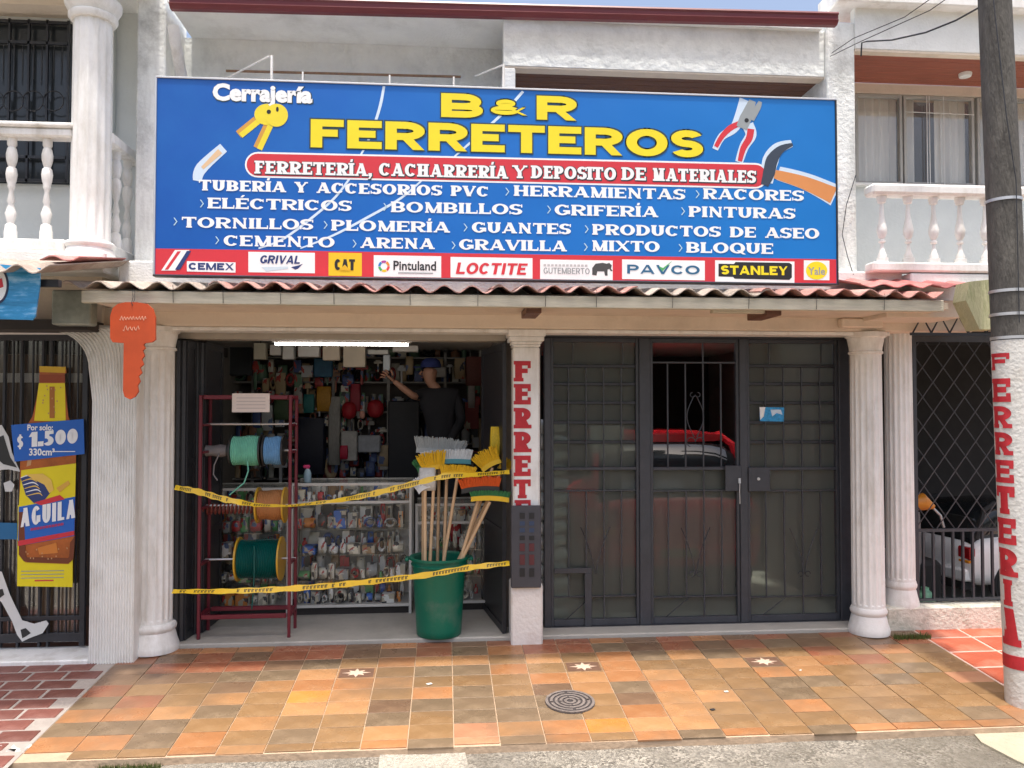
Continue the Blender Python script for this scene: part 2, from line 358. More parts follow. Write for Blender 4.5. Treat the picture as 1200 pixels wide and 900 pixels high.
def put_text(name, t, px0, py0, px1, cap, Y, m, parent, a=0.2, b=0.2, sf=0.0, gap=0.14, grow=0.0, dx=0.0, dz=0.0, lean=0.0, mapper=None, split=1):
    """caps set out between two pixels of the wall plane Y; cap = cap height in pixels at the left end"""
    p0 = P(px0, py0, Y); X1 = PX(px1, Y, py0); h = P(px0, py0-cap, Y).z - p0.z
    mb = MB(); e = 0.00003
    for i, prim in enumerate(text_polys(t, X1-p0.x, h, a*h, b*h, sf*h, gap)):
        for q in prim:
            if grow:
                cx = sum(p[0] for p in q)/4; cy = sum(p[1] for p in q)/4
                q = [(x + grow*(1 if x > cx else -1), y + grow*(1 if y > cy else -1)) for x, y in q]
            y = Y - e*(i % 12)
            mb.add([(p0.x+x+lean*yy+dx, y, p0.z+yy+dz) for x, yy in q], [(0, 1, 2, 3)])
    o = mb.build(name, m, parent)
    return o
def font_text(name, t, px0, py0, px1, py1, Y, m, parent, off=0.0, shear=0.0, grow=0.0, dz=0.0, dx=0.0):
    """lower-case lettering fitted into a pixel box (x0, top, x1, bottom) of the wall plane Y"""
    c = bpy.data.curves.new(name, 'FONT'); c.body = t; c.offset = off; c.shear = shear; c.size = 1; c.resolution_u = 3
    o = bpy.data.objects.new(name, c); COL.objects.link(o); bpy.context.view_layer.update()
    me = bpy.data.meshes.new_from_object(o); COL.objects.unlink(o); bpy.data.objects.remove(o)
    xs = [v.co.x for v in me.vertices]; ys = [v.co.y for v in me.vertices]; X0, X1, Y0, Y1 = min(xs), max(xs), min(ys), max(ys)
    a = P(px0, py1, Y); b = P(px1, py1, Y); h = P(px0, py0, Y).z - a.z
    org = Vector(parent.get('_o', (0, 0, 0))) if parent is not None else Vector((a.x, Y, a.z))
    for v in me.vertices:
        fx = (v.co.x-X0)/(X1-X0); fy = (v.co.y-Y0)/(Y1-Y0)
        v.co = Vector((a.x + (b.x-a.x)*fx + dx + grow*(2*fx-1), Y, a.z + h*fy + dz + grow*(2*fy-1))) - org
    me.materials.clear(); me.materials.append(m if not isinstance(m, str) else MATS[m])
    ob = bpy.data.objects.new(name, me); COL.objects.link(ob); ob.parent = parent
    if parent is None: ob.location = org
    ob['_o'] = tuple(org); return ob
def print_poly(name, pts, Y, m, parent, th=0.0006):
    if parent is sg_holder.get('sign'): th = 0.0002
    """flat printed shape from pixel outline, in wall plane Y"""
    return MB().prism([(P(x, y, Y).x, P(x, y, Y).z) for x, y in pts], Y, Y+th).build(name, m, parent)
def ell(cx, cy, rx, ry, n=28, a0=0, a1=360): return [(cx+rx*cos(radians(a0+(a1-a0)*i/n)), cy+ry*sin(radians(a0+(a1-a0)*i/n))) for i in range(n if a1-a0 == 360 else n+1)]
def pline(pts, w):                                    # pixel polyline -> closed, smoothed outline of width w
    ws = list(w) if isinstance(w, (list, tuple)) else [w]*len(pts)
    if len(pts) > 2:
        q, qw = [], []
        for i in range(len(pts)-1):
            p0, p1, p2, p3 = pts[max(0, i-1)], pts[i], pts[i+1], pts[min(len(pts)-1, i+2)]
            for j in range(6):
                t = j/6; f = lambda a, b, c, d: .5*(2*b+(c-a)*t+(2*a-5*b+4*c-d)*t*t+(3*b-a-3*c+d)*t**3)
                q.append((f(p0[0], p1[0], p2[0], p3[0]), f(p0[1], p1[1], p2[1], p3[1]))); qw.append(ws[i]+(ws[i+1]-ws[i])*t)
        pts, ws = q+[pts[-1]], qw+[ws[-1]]
    w = ws
    L, R = [], []
    for i, (x, y) in enumerate(pts):
        ax, ay = pts[max(0, i-1)]; bx, by = pts[min(len(pts)-1, i+1)]; d = math.hypot(bx-ax, by-ay) or 1
        nx, ny = -(by-ay)/d, (bx-ax)/d; ww = w[i] if isinstance(w, (list, tuple)) else w
        L.append((x+nx*ww/2, y+ny*ww/2)); R.append((x-nx*ww/2, y-ny*ww/2))
    return L + R[::-1]
# ------------------------------------------------------------------ materials
white = mat("white_plaster", (0.84, 0.85, 0.825), 0.8, var=0.08, scale=3, bump=0.25, bscale=60, stain=(0.33, 0.32, 0.28), stain_amt=0.35, stain_scale=2.2)
white2 = mat("white_paint", (0.85, 0.845, 0.82), 0.55, var=0.06, scale=5, bump=0.1, bscale=80, stain=(0.5, 0.46, 0.38), stain_amt=0.25, stain_scale=7)
dirt(white2, (.42, .38, .31), .6, 2.6, .49, .74, stretch=(2.2, 2.2, .5))
rough_white = mat("coarse_plaster", (0.86, 0.88, 0.85), 0.85, var=0.10, scale=4, bump=0.8, bscale=14, stain=(0.50, 0.51, 0.48), stain_amt=0.45, stain_scale=5)
mould = mat("mouldy_plaster", (0.85, 0.865, 0.835), 0.85, var=0.1, scale=3, bump=0.4, bscale=40, stain=(0.17, 0.17, 0.15), stain_amt=0.75, stain_scale=1.6)
dirt(rough_white, (.5, .51, .48), .4, 1.1, .5, .72, stretch=(1, 1, .8)); dirt(mould, (.22, .22, .2), .5, 1.4, .5, .7, stretch=(2.5, 2.5, .5))
grey_wall = mat("pale_grey_paint", (0.66, 0.69, 0.68), 0.8, var=0.06, scale=3, bump=0.15)
beige = mat("beige_paint", (0.76, 0.65, 0.53), 0.75, var=0.08, scale=3, bump=0.2, bscale=50, stain=(0.4, 0.33, 0.25), stain_amt=0.3, stain_scale=3)
dirt(beige, (.33, .27, .2), .4, 1.6, .5, .72)
timber = mat("grey_green_timber", (0.56, 0.51, 0.40), 0.8, var=0.22, scale=5, bump=0.3, stretch=(0.6, 6, 6), stain=(0.25, 0.27, 0.18), stain_amt=0.4)
wood_red = mat("red_brown_boards", (0.30, 0.085, 0.05), 0.5, var=0.25, scale=6, bump=0.2, stretch=(0.5, 8, 8))
wood_dk = mat("dark_brown_boards", (0.14, 0.06, 0.035), 0.5, var=0.35, scale=6, bump=0.2, stretch=(0.5, 8, 8))
wood_mid = mat("brown_wood", (0.22, 0.12, 0.06), 0.5, var=0.3, scale=5, bump=0.2, stretch=(8, 8, 0.6))
pale_wood = mat("pale_broomstick_wood", (0.62, 0.42, 0.24), 0.5, var=0.15, scale=8, stretch=(6, 6, 0.8), rnd=0.12)
maroon = mat("maroon_gutter_paint", (0.15, 0.022, 0.03), 0.4, var=0.12, scale=4, stain=(0.12, 0.05, 0.04), stain_amt=0.4)
pink = mat("faded_pink_roof_sheet", (0.46, 0.22, 0.19), 0.85, var=0.25, scale=5, bump=0.4, bscale=50, stain=(0.50, 0.43, 0.38), stain_amt=0.9, stain_scale=3.0)
dirt(pink, (.17, .13, .11), .45, 3, .45, .68)
pink2 = mat("bright_pink_roof_sheet", (0.50, 0.17, 0.16), 0.8, var=0.15, scale=5, bump=0.4, bscale=50, stain=(0.62, 0.45, 0.4), stain_amt=0.5, stain_scale=3.0)
white_sheet = mat("bare_fibre_cement", (0.42, 0.36, 0.31), 0.85, var=0.25, scale=5, bump=0.4, bscale=50, stain=(0.32, 0.2, 0.16), stain_amt=0.6, stain_scale=4)
dirt(white_sheet, (.15, .12, .09), .6, 3, .48, .7); dirt(pink2, (.3, .2, .17), .5, 3, .48, .7)
iron = mat("black_painted_iron", (0.022, 0.023, 0.028), 0.42, var=0.25, scale=20, bump=0.05)
iron_gr = mat("charcoal_gate_iron", (0.045, 0.048, 0.058), 0.38, var=0.2, scale=12, bump=0.05)
alu = mat("brushed_aluminium", (0.62, 0.62, 0.62), 0.38, var=0.08, metal=0.7)
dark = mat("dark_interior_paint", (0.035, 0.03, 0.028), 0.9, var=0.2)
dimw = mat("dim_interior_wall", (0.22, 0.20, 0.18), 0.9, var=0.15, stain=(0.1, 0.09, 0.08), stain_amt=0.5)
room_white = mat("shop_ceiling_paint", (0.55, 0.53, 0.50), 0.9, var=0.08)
black = flat("black_print", (0.012, 0.012, 0.014), 0.5)
red_print = flat("red_print", (0.62, 0.03, 0.045), 0.45)
red_pt = mat("red_sign_paint", (0.48, 0.02, 0.03), 0.6, var=0.2, scale=20)
white_print = flat("white_print", (0.85, 0.86, 0.86), 0.45)
yellow_print = flat("yellow_print", (0.83, 0.68, 0.012), 0.45)
navy_print = flat("navy_print", (0.02, 0.04, 0.16), 0.45)
blue_print = flat("blue_print", (0.012, 0.10, 0.42), 0.4)
orange_print = flat("orange_print", (0.72, 0.30, 0.03), 0.45)
skin_m = mat("skin", (0.42, 0.22, 0.15), 0.5, var=0.08, scale=12)
glass_clear = glass_mat("clear_glass", 0.012)
glass_dark = glass_mat("window_glass", 0.14)
frosted = frosted_mat("frosted_glass")
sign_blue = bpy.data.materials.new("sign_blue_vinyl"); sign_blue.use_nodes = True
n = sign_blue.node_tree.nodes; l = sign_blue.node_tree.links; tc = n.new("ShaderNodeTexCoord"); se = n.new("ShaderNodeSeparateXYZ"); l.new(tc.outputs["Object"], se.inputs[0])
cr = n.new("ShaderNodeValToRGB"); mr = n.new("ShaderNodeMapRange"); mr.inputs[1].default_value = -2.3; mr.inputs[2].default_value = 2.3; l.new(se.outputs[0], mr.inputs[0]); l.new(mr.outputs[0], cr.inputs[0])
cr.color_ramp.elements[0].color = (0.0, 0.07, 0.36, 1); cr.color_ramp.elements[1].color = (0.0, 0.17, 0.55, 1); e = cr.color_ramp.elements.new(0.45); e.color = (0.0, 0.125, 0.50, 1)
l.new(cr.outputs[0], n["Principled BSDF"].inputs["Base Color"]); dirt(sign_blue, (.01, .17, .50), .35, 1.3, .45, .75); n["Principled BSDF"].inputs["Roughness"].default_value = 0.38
nz = n.new("ShaderNodeTexNoise"); nz.inputs["Scale"].default_value = 1.6; nz.inputs["Detail"].default_value = 2; l.new(tc.outputs["Object"], nz.inputs["Vector"])
bp = n.new("ShaderNodeBump"); bp.inputs["Strength"].default_value = 0.25; bp.inputs["Distance"].default_value = 0.05; l.new(nz.outputs[0], bp.inputs["Height"]); l.new(bp.outputs[0], n["Principled BSDF"].inputs["Normal"])

# ------------------------------------------------------------------ the ground
EDGE = 4.35
xL, xR = -9.0, 9.0
concrete = mat("street_concrete", (0.25, 0.23, 0.195), 0.92, var=0.25, scale=9, bump=0.9, bscale=45, stain=(0.20, 0.18, 0.14), stain_amt=0.85, stain_scale=1.7, coords='Object')
def gravelly(m, k=1.0):
    n = m.node_tree.nodes; l = m.node_tree.links; b = n["Principled BSDF"]; src = b.inputs["Base Color"].links[0].from_socket
    tc = n.new("ShaderNodeTexCoord"); vo = n.new("ShaderNodeTexVoronoi"); vo.inputs["Scale"].default_value = 85; l.new(tc.outputs["Object"], vo.inputs["Vector"])
    sp = n.new("ShaderNodeSeparateColor"); l.new(vo.outputs["Color"], sp.inputs[0])
    nz = n.new("ShaderNodeTexNoise"); nz.inputs["Scale"].default_value = 7; nz.inputs["Detail"].default_value = 4; l.new(tc.outputs["Object"], nz.inputs["Vector"])
    mr = n.new("ShaderNodeMapRange"); mr.inputs[1].default_value = .35; mr.inputs[2].default_value = .65; mr.inputs[3].default_value = 0.1*k; mr.inputs[4].default_value = 0.75*k; l.new(nz.outputs[0], mr.inputs[0])
    cr = n.new("ShaderNodeValToRGB"); cr.color_ramp.elements[0].color = (.07, .062, .05, 1); cr.color_ramp.elements[1].color = (.50, .46, .39, 1); cr.color_ramp.elements[0].position = .15; l.new(sp.outputs[0], cr.inputs[0])
    mx = n.new("ShaderNodeMix"); mx.data_type = 'RGBA'; l.new(mr.outputs[0], mx.inputs[0]); l.new(src, mx.inputs[6]); l.new(cr.outputs[0], mx.inputs[7]); l.new(mx.outputs[2], b.inputs["Base Color"])
    bp = n.new("ShaderNodeBump"); bp.inputs["Strength"].default_value = .6; bp.inputs["Distance"].default_value = .01; l.new(vo.outputs["Distance"], bp.inputs["Height"])
    old = b.inputs["Normal"].links[0].from_socket; l.new(old, bp.inputs["Normal"]); l.new(bp.outputs[0], b.inputs["Normal"])
gravelly(concrete); dirt(concrete, (.11, .095, .07), .7, 1.1, .47, .62)
slabmat = mat("pale_concrete_patch", (0.38, 0.34, 0.25), 0.9, var=0.12, scale=9, bump=0.5, bscale=50, stain=(0.45, 0.40, 0.30), stain_amt=0.6, stain_scale=4)
ze = gz(EDGE)
gr = MB(); ny, nx = 60, 90
def road_h(x, y):
    if y > EDGE - 0.02: return ze - 0.045
    d = EDGE - y; return ze - 0.045 - 0.05*min(d, 2) + 0.006*sin(x*3.1+y*5)*min(1, d*4) + 0.004*sin(x*7.7-y*9)
ys = [-60, -30, -12, -6, -2, 0, 1.5] + [2.2 + (EDGE+0.15-2.2)*i/40 for i in range(41)]
xs = [-80, -30] + [xL + (xR-xL)*i/120 for i in range(121)] + [30, 80]
gr.add([(x, y, road_h(x, y)) for y in ys for x in xs], [(j*len(xs)+i, j*len(xs)+i+1, (j+1)*len(xs)+i+1, (j+1)*len(xs)+i) for j in range(len(ys)-1) for i in range(len(xs)-1)])
gr.build("road", concrete, smooth=60, kind="structure", label="rough worn grey concrete of the road in front of the tiled pavement")
MB().add([(-80, EDGE+0.1, ze-0.3), (80, EDGE+0.1, ze-0.3), (80, 60, ze-0.3), (-80, 60, ze-0.3)], [(0, 1, 2, 3)]).build("ground", concrete, kind="structure", label="bare ground beneath the houses")
# pale patches cast on the road
def patch(name, pts, m, lab, dz=0.012):
    vv = []
    for x, y in pts:
        d = ray(x, y); t = 4.0
        for _ in range(30):
            q = EYE + d*t; t += (road_h(q.x, min(q.y, EDGE-0.03)) - q.z) / d.z
        vv.append((q.x, min(q.y, EDGE-0.001), q.z + dz))
    n_ = len(vv); lo = [(a, b, c-0.03) for a, b, c in vv]
    o = MB().add(vv + lo, [tuple(range(n_))] + [(i, n_+i, n_+(i+1) % n_, (i+1) % n_) for i in range(n_)]).build(name, m, fix=True)
    o['kind'] = 'structure'; o['label'] = lab; return o
patch("concrete_patch", [(1130, 855), (1150, 872), (1190, 893), (1215, 905), (1300, 905), (1300, 852), (1200, 852)], slabmat, "smooth cream concrete patch at the right end of the pavement edge")
patch("concrete_patch", [(447, 877), (443, 905), (550, 906), (545, 880), (500, 874)], mat("light_concrete_slab", (0.42, 0.39, 0.33), 0.9, var=0.12, scale=9, bump=0.5, bscale=50, stain=(0.35, 0.32, 0.26), stain_amt=0.7, stain_scale=3), "light concrete slab with a crack beside it below the bin")

gravelly(MATS['light_concrete_slab'], .6)
pave_base = mat("tile_grout", (0.46, 0.34, 0.235), 0.9, var=0.2, scale=8, bump=0.3)
pv = MB()
pv.add([(xL, EDGE, ze-0.007), (xR, EDGE, ze-0.007), (xR, 5.86, gz(5.86)-0.007), (xL, 5.86, gz(5.86)-0.007), (xL, EDGE, ze-0.3), (xR, EDGE, ze-0.3)], [(0, 1, 2, 3), (4, 5, 1, 0)])
pav = pv.build("pavement", pave_base, kind="structure", label="sloping pavement of square clay tiles in front of the shops")
def tmat(name, c, **k):
    m = MATS.get(name)
    if m: return m
    return dirt(mat(name, c, 0.36, var=0.16, scale=5, bump=0.12, bscale=30, stain=k.get('stain', (0.36, 0.25, 0.15)), stain_amt=0.4, stain_scale=6, rnd=0.12, coords='Object', spec=.35), (.17, .115, .07), .75, 1.3, .46, .68, gloss=(.16, .42))
TM = {'O': tmat("orange_clay_tile", (0.36, 0.165, 0.07)), 'T': tmat("tan_clay_tile", (0.25, 0.148, 0.07)), 'G': tmat("olive_grey_clay_tile", (0.175, 0.125, 0.078), stain=(0.4, 0.3, 0.2)),
      'P': tmat("pale_peach_clay_tile", (0.38, 0.20, 0.09)), 'R': tmat("reddish_clay_tile", (0.27, 0.10, 0.055)), 'B': tmat("brown_clay_tile", (0.17, 0.105, 0.065), stain=(0.3, 0.2, 0.12)),
      'Q': tmat("vivid_orange_clay_tile", (0.54, 0.215, 0.055)), 'S': tmat("salmon_clay_tile", (0.42, 0.21, 0.12))}
grid = {  # column: front row .. back row
 -10: "OOGOGRBBR", -9: "TOGORTBRB", -8: "TGGPTTBRR", -7: "OOTGPBGRB", -6: "PTPTTPGBR", -5: "TGTPQOPGR", -4: "TTTPPOPTB", -3: "OPGBTPTOB", -2: "GTTGOTGPR",
 -1: "SSGGGTGPG", 0: "GPGGTTOTO", 1: "OOGGBOTPR", 2: "TQTTPPTTR", 3: "OPOBGOOOG", 4: "GPPPOPTGB", 5: "OTTPTTTPR", 6: "TTTTTTPGB", 7: "GTOGGOGPR", 8: "OTTTGPPTG",
 9: "OGTTTTORB", 10: "OTTTGTRTT", 11: "OGTTTGTOB", 12: "OOTTSTTTR"}
X_A, X_B = PX(532 + (0.05 - 0.1137*10)*410.6, 5.0, 807.6), PX(532 + (0.05 + 0.1137*13)*410.6, 5.0, 807.6)
TW = (X_B - X_A)/23                                    # width of a tile column
def colx(k): return X_A + (k+10)*TW                    # left edge of tile column k
rows = [EDGE, 4.44] + [4.44 + 0.165*i for i in range(1, 9)] + [5.86]
tmesh = {}
def tile_mesh(key, w_, d_, m, th=0.012, bev=0.003):
    kk = (key, round(w_, 3), round(d_, 3))
    if kk not in tmesh:
        mb = MB().box(-w_/2, w_/2, -d_/2, d_/2, -th, 0, bev); me = bpy.data.meshes.new("tile"); me.from_pydata(mb.v, [], mb.f); me.materials.append(m); me.update(); tmesh[kk] = me
    return tmesh[kk]
def add_tile(me, x, y, name="tile", dz=0.0, rz=0.0):
    o = bpy.data.objects.new(name, me); COL.objects.link(o); o.parent = pav
    org = Vector(pav['_o']); o.location = Vector((x, y, gz(y) + dz)) - org
    o.rotation_euler = (atan(SLOPE) + random.uniform(-.003, .003), random.uniform(-.003, .003), rz); return o
KMAN = (2, 3)
stars = {(-4, 6), (2, 6), (7, 6)}
for k in range(-10, 13):
    for r in range(0, len(rows)-1):
        y0, y1 = rows[r], rows[r+1]; cx = colx(k) + TW/2; cy = (y0+y1)/2
        c = grid[k][min(r, 8)] if r < 9 else random.choice("RBRO")
        if r == 0 and k == -10: continue
        g = 0.005
        if r == 0: y0 += random.uniform(-.012, .02); cy = (y0+y1)/2
        o = add_tile(tile_mesh(c, TW-.006, y1-y0-.0025, TM[c], bev=0.0015), cx, cy, dz=random.uniform(-0.0008, 0.0008))
        if (k, r) in stars:
            st = MB(); pts = []
            for i in range(16): a = 2*pi*i/16; R = (0.075 if i % 4 == 0 else 0.06 if i % 4 == 2 else 0.032); pts.append((R*1.25*cos(a), R*0.9*sin(a)))
            st.prism_z([(-.112, -.07), (.112, -.07), (.112, .07), (-.112, .07)], 0.0004, 0.0012)
            s1 = bpy.data.objects.new("dark_inlay", None)
            me = bpy.data.meshes.new("dark_inlay"); me.from_pydata(st.v, [], st.f); me.materials.append(MATS.get("inlay_brown") or mat("inlay_brown", (0.16, 0.09, 0.06), 0.4))
            s1 = bpy.data.objects.new("inlay", me); COL.objects.link(s1); s1.parent = pav; s1.location = o.location; s1.rotation_euler = o.rotation_euler
            s2 = MB().prism_z(pts, 0.0012, 0.0026); me = bpy.data.meshes.new("star"); me.from_pydata(s2.v, [], s2.f); me.materials.append(MATS.get("inlay_cream") or mat("inlay_cream", (0.66, 0.50, 0.38), 0.4))
            s2 = bpy.data.objects.new("star_inlay", me); COL.objects.link(s2); s2.parent = pav; s2.location = o.location; s2.rotation_euler = o.rotation_euler
XA = colx(-10); XB = colx(12) + TW
# dark red brick tiles on the left, with pale joints
lb = [mat("dark_red_brick_tile", (0.17, 0.062, 0.048), 0.5, var=0.2, scale=8, bump=0.2, stain=(0.4, 0.3, 0.26), stain_amt=0.35, rnd=0.2)]
wj = mat("white_mortar", (0.34, 0.30, 0.27), 0.9, var=0.12, scale=10, bump=0.3)
MB().add([(XA-3.5, EDGE-.06, gz(EDGE-.06)-0.004), (XA-0.004, EDGE-.06, gz(EDGE-.06)-0.004), (XA-0.004, 5.9, gz(5.9)-0.003), (XA-3.5, 5.9, gz(5.9)-0.003)], [(0, 1, 2, 3)]).build("mortar_bed", wj, pav)
rr = 0; y = EDGE-0.05
while y < 5.8:
    x = XA - 0.02 - (0.1 if rr % 2 else 0.0)
    for i in range(9):
        w_ = 0.225
        add_tile(tile_mesh('L', w_-0.02, 0.118, lb[0]), x - w_*(i+0.5), y+0.06, name="brick", dz=random.uniform(-.001, .002))
    y += 0.135; rr += 1
# larger red tiles at the right
rmat = mat("bright_red_clay_tile", (0.45, 0.10, 0.05), 0.4, var=0.18, scale=6, bump=0.15, stain=(0.55, 0.38, 0.28), stain_amt=0.5, rnd=0.2)
MB().add([(XB+0.004, EDGE, ze-0.003), (XB+3.5, EDGE, ze-0.003), (XB+3.5, 5.9, gz(5.9)-0.003), (XB+0.004, 5.9, gz(5.9)-0.003)], [(0, 1, 2, 3)]).build("mortar_bed", mat("pink_mortar", (0.55, 0.40, 0.33), 0.9, var=0.15), pav)
y = EDGE; rr = 0
while y < 5.75:
    for i in range(6):
        add_tile(tile_mesh('RR', 0.36-0.02, 0.27-0.02, rmat), XB + 0.01 + 0.36*(i+0.5), y+0.135, name="tile")
    y += 0.27
# manhole
mc = G(668, 823)
mh = thing("manhole_cover", "round cast iron cover with concentric ribs set in the orange tiles", "manhole cover", (mc.x, mc.y, mc.z))
cast = mat("worn_cast_iron", (0.20, 0.17, 0.155), 0.6, var=0.3, scale=20, bump=0.3, metal=0.2)
cast2 = mat("dark_iron_groove", (0.05, 0.042, 0.042), 0.8)
def tilt(o):
    o.rotation_euler = (atan(SLOPE), 0, 0); return o
tilt(MB().lathe(mc.x, mc.y, [(0.152, mc.z-0.004), (0.152, mc.z+0.004), (0.145, mc.z+0.0045)], 40).build("plate", cast2, mh))
for i, R in enumerate((0.15, 0.122, 0.093, 0.064, 0.036)):
    mb = MB(); n_ = 40
    for kk in range(n_):
        a0, a1 = 2*pi*kk/n_, 2*pi*(kk+1)/n_
        if i in (1, 3) and kk % 10 in (0,): continue
        q = []
        for rr_, zz in ((R, .004), (R, .011), (R-.016, .011), (R-.016, .004)): q += [(mc.x+rr_*cos(a0), mc.y+rr_*sin(a0), mc.z+zz), (mc.x+rr_*cos(a1), mc.y+rr_*sin(a1), mc.z+zz)]
        mb.add(q, [(0, 1, 3, 2), (2, 3, 5, 4), (4, 5, 7, 6)])
    tilt(mb.build("rib", cast, mh))
# litter
paper = mat("dirty_white_plastic", (0.66, 0.63, 0.58), 0.7, var=0.2)
rnd = random.Random(3)
q = G(22, 874); mb = MB(); N = 14
vs = []; fs = []
for j in range(N+1):
    for i in range(N+1):
        u, v = i/N, j/N; ed = min(u, 1-u, v, 1-v)
        vs.append((q.x-0.20+0.36*u+rnd.uniform(-.012, .012), q.y-0.10+0.16*v+rnd.uniform(-.01, .01), ze-0.06 + 0.02 + (0.055*min(1, ed*4)*rnd.uniform(.4, 1.2))))
for j in range(N):
    for i in range(N): fs.append((j*(N+1)+i, j*(N+1)+i+1, (j+1)*(N+1)+i+1, (j+1)*(N+1)+i))
o = mb.add(vs, fs).build("crumpled_bag", paper, smooth=40); o.location.z = road_h(q.x, q.y) + 0.0; tag(o, "crumpled dirty white bag lying on the road at the left corner of the tiles", "litter")
for (x, y, s, c, lb_) in ((503, 802, .018, paper, "small white scrap on the tiles below the green bin"), (835, 832, .015, iron, "small dark scrap on the tan tiles right of the manhole cover"), (851, 811, .014, paper, "white scrap on the tiles beyond the dark scrap"), (938, 786, .010, paper, "tiny white scrap right of the rightmost star tile")):
    q = G(x, y); m_ = MB().box(q.x-s, q.x+s, q.y-s*.7, q.y+s*.7, q.z+0.001, q.z+0.006, 0.002).build("litter_scrap", c); m_.rotation_euler.z = rnd.uniform(0, 1); tag(m_, lb_, "litter")
# grass
grass = mat("grass_blades", (0.10, 0.13, 0.03), 0.8, var=0.3, scale=30)
def tuft(name, pts, n_, hgt, lab):
    mb = MB()
    for i in range(n_):
        x, y = pts[0] + rnd.uniform(-1, 1)*pts[2], pts[1] + rnd.gauss(0, .35)*pts[3]; z = pts[4]; a = rnd.uniform(0, 6.3); hh = hgt*rnd.uniform(.3, 1)
        dx, dy = cos(a)*.003, sin(a)*.003; lx, ly = rnd.uniform(-.015, .015), rnd.uniform(-.02, .01)
        mb.add([(x-dx, y-dy, z), (x+dx, y+dy, z), (x+lx, y+ly, z+hh)], [(0, 1, 2)])
    o = mb.build(name, grass); o['kind'] = 'stuff'; o['label'] = lab
q = G(160, 880); tuft("grass", (q.x, EDGE-0.03, 0.16, 0.05, ze-0.055), 900, 0.04, "low green grass in the joint under the left pavement edge")
q = G(1060, 738); tuft("weeds", (q.x-.05, 5.70, 0.14, 0.05, gz(5.7)), 500, 0.05, "weeds at the foot of the low wall by the right columns")

# ------------------------------------------------------------------ the shop building
XS0 = PX(207, 5.9); XS1 = PX(590, 5.9); XG0 = PX(637, 6.1); XG1 = PX(993, 6.1); XM = 0.60
XR0 = PX(1066, 6.0)
sb = thing("shop_building", "white two storey house with the open hardware shop below and a maroon gutter", "building", (0, 5.8, 0))
part = lambda name, m, *a, **k: box(name, m, sb, *a, **k)
concfloor = mat("grey_shop_floor", (0.42, 0.40, 0.36), 0.6, var=0.12, scale=6, bump=0.1, stain=(0.25, 0.23, 0.2), stain_amt=0.5)
XLs = PX(160, 5.9)-0.02; XRs = PX(1034, 5.9)
part("floor_slab", concfloor, XLs, XRs+0.1, 5.87, 9.6, -0.3, 0.03, 0.008)
part("ceiling_slab", room_white, XLs, XRs+0.1, 5.98, 6.3, 2.335, 2.62)
part("ceiling_slab", room_white, XLs, XS1+0.1, 6.301, 9.6, 2.335, 2.62)
part("ceiling_slab", room_white, XS1+0.101, XRs+0.1, 7.5, 9.6, 2.335, 2.62)  # gap before this slab is an added light well over the garage car
part("front_beam", beige, PX(118, 5.76), PX(1140, 5.76), 5.74, 5.98, 2.29, 2.41, 0.008)
part("lintel_strip", white2, XLs, XRs, 5.78, 5.976, 2.262, 2.288, 0.004)
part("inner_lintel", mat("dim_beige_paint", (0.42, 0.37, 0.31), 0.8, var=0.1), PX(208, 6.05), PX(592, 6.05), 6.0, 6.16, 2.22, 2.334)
sof = part("soffit", beige, PX(100, 5.15), PX(1112, 5.15), 5.14, 5.739, 2.385, 2.43)
for x in (625, 905):
    part("bracket", wood_dk, PX(x-9, 5.2), PX(x+9, 5.2), 5.16, 5.5, 2.335, 2.383, 0.004)
part("board", timber, PX(835, 5.2), PX(900, 5.2), 5.18, 5.24, 2.352, 2.382, 0.003)
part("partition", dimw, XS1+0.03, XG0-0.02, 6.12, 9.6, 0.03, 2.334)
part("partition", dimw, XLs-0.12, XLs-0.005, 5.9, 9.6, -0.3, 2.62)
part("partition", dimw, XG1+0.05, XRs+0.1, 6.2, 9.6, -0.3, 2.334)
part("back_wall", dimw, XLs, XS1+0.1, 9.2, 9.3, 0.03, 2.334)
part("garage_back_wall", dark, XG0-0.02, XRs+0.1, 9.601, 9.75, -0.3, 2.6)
# upper storey
zg = 4.515
XU0 = PX(157, 5.95); XU1 = PX(1003, 5.8)
part("pilaster", mould, PX(156, 5.9), PX(190, 5.9), 5.88, 6.35, 2.62, 5.4, 0.01)
part("upper_wall", rough_white, PX(160, 5.88), PX(596, 6.2), 6.30, 6.45, 2.62, zg+0.079)
part("balcony_slab", white, XLs, XRs, 5.6, 6.45, 2.50, 2.72, 0.01)
part("lintel_wall", rough_white, PX(590, 5.8), PX(970, 5.8), 5.8, 5.9, 4.25, zg+0.079, 0.0)
part("lintel_edge", beige, PX(592, 5.8), PX(972, 5.8), 5.803, 5.9, 4.235, 4.248)
part("side_pier", white, PX(590, 5.8), PX(604, 5.8), 5.8, 6.45, 2.62, 4.233, 0.006)
part("side_pier", mould, PX(972, 5.78), PX(1005, 5.78), 5.76, 6.45, 2.62, 4.66, 0.01)
nb = 6; bw = (PX(972, 6.2)-PX(600, 6.2))/1
for i in range(nb):
    y0 = 5.902+i*0.093; part("ceiling_board", wood_dk, PX(603, 5.82), PX(973, 5.82), y0, y0+0.088, 4.25, 4.27, 0.004)
part("balcony_back_wall", grey_wall, PX(590, 5.8), PX(985, 5.8), 6.46, 6.52, 2.62, 4.8)
part("downpipe", white2, PX(206, 6.1), PX(216, 6.1), 6.12, 6.2, 2.7, 4.12, 0.02)
MB().tube([(PX(199, 5.8), 5.78, 4.44), (PX(200, 5.8), 5.8, 4.36), (PX(206, 5.95), 5.95, 4.22), (PX(211, 6.1), 6.1, 4.12), (PX(211, 6.15), 6.16, 4.0)], 0.042, 12).build("drain_elbow", white2, sb, smooth=50)
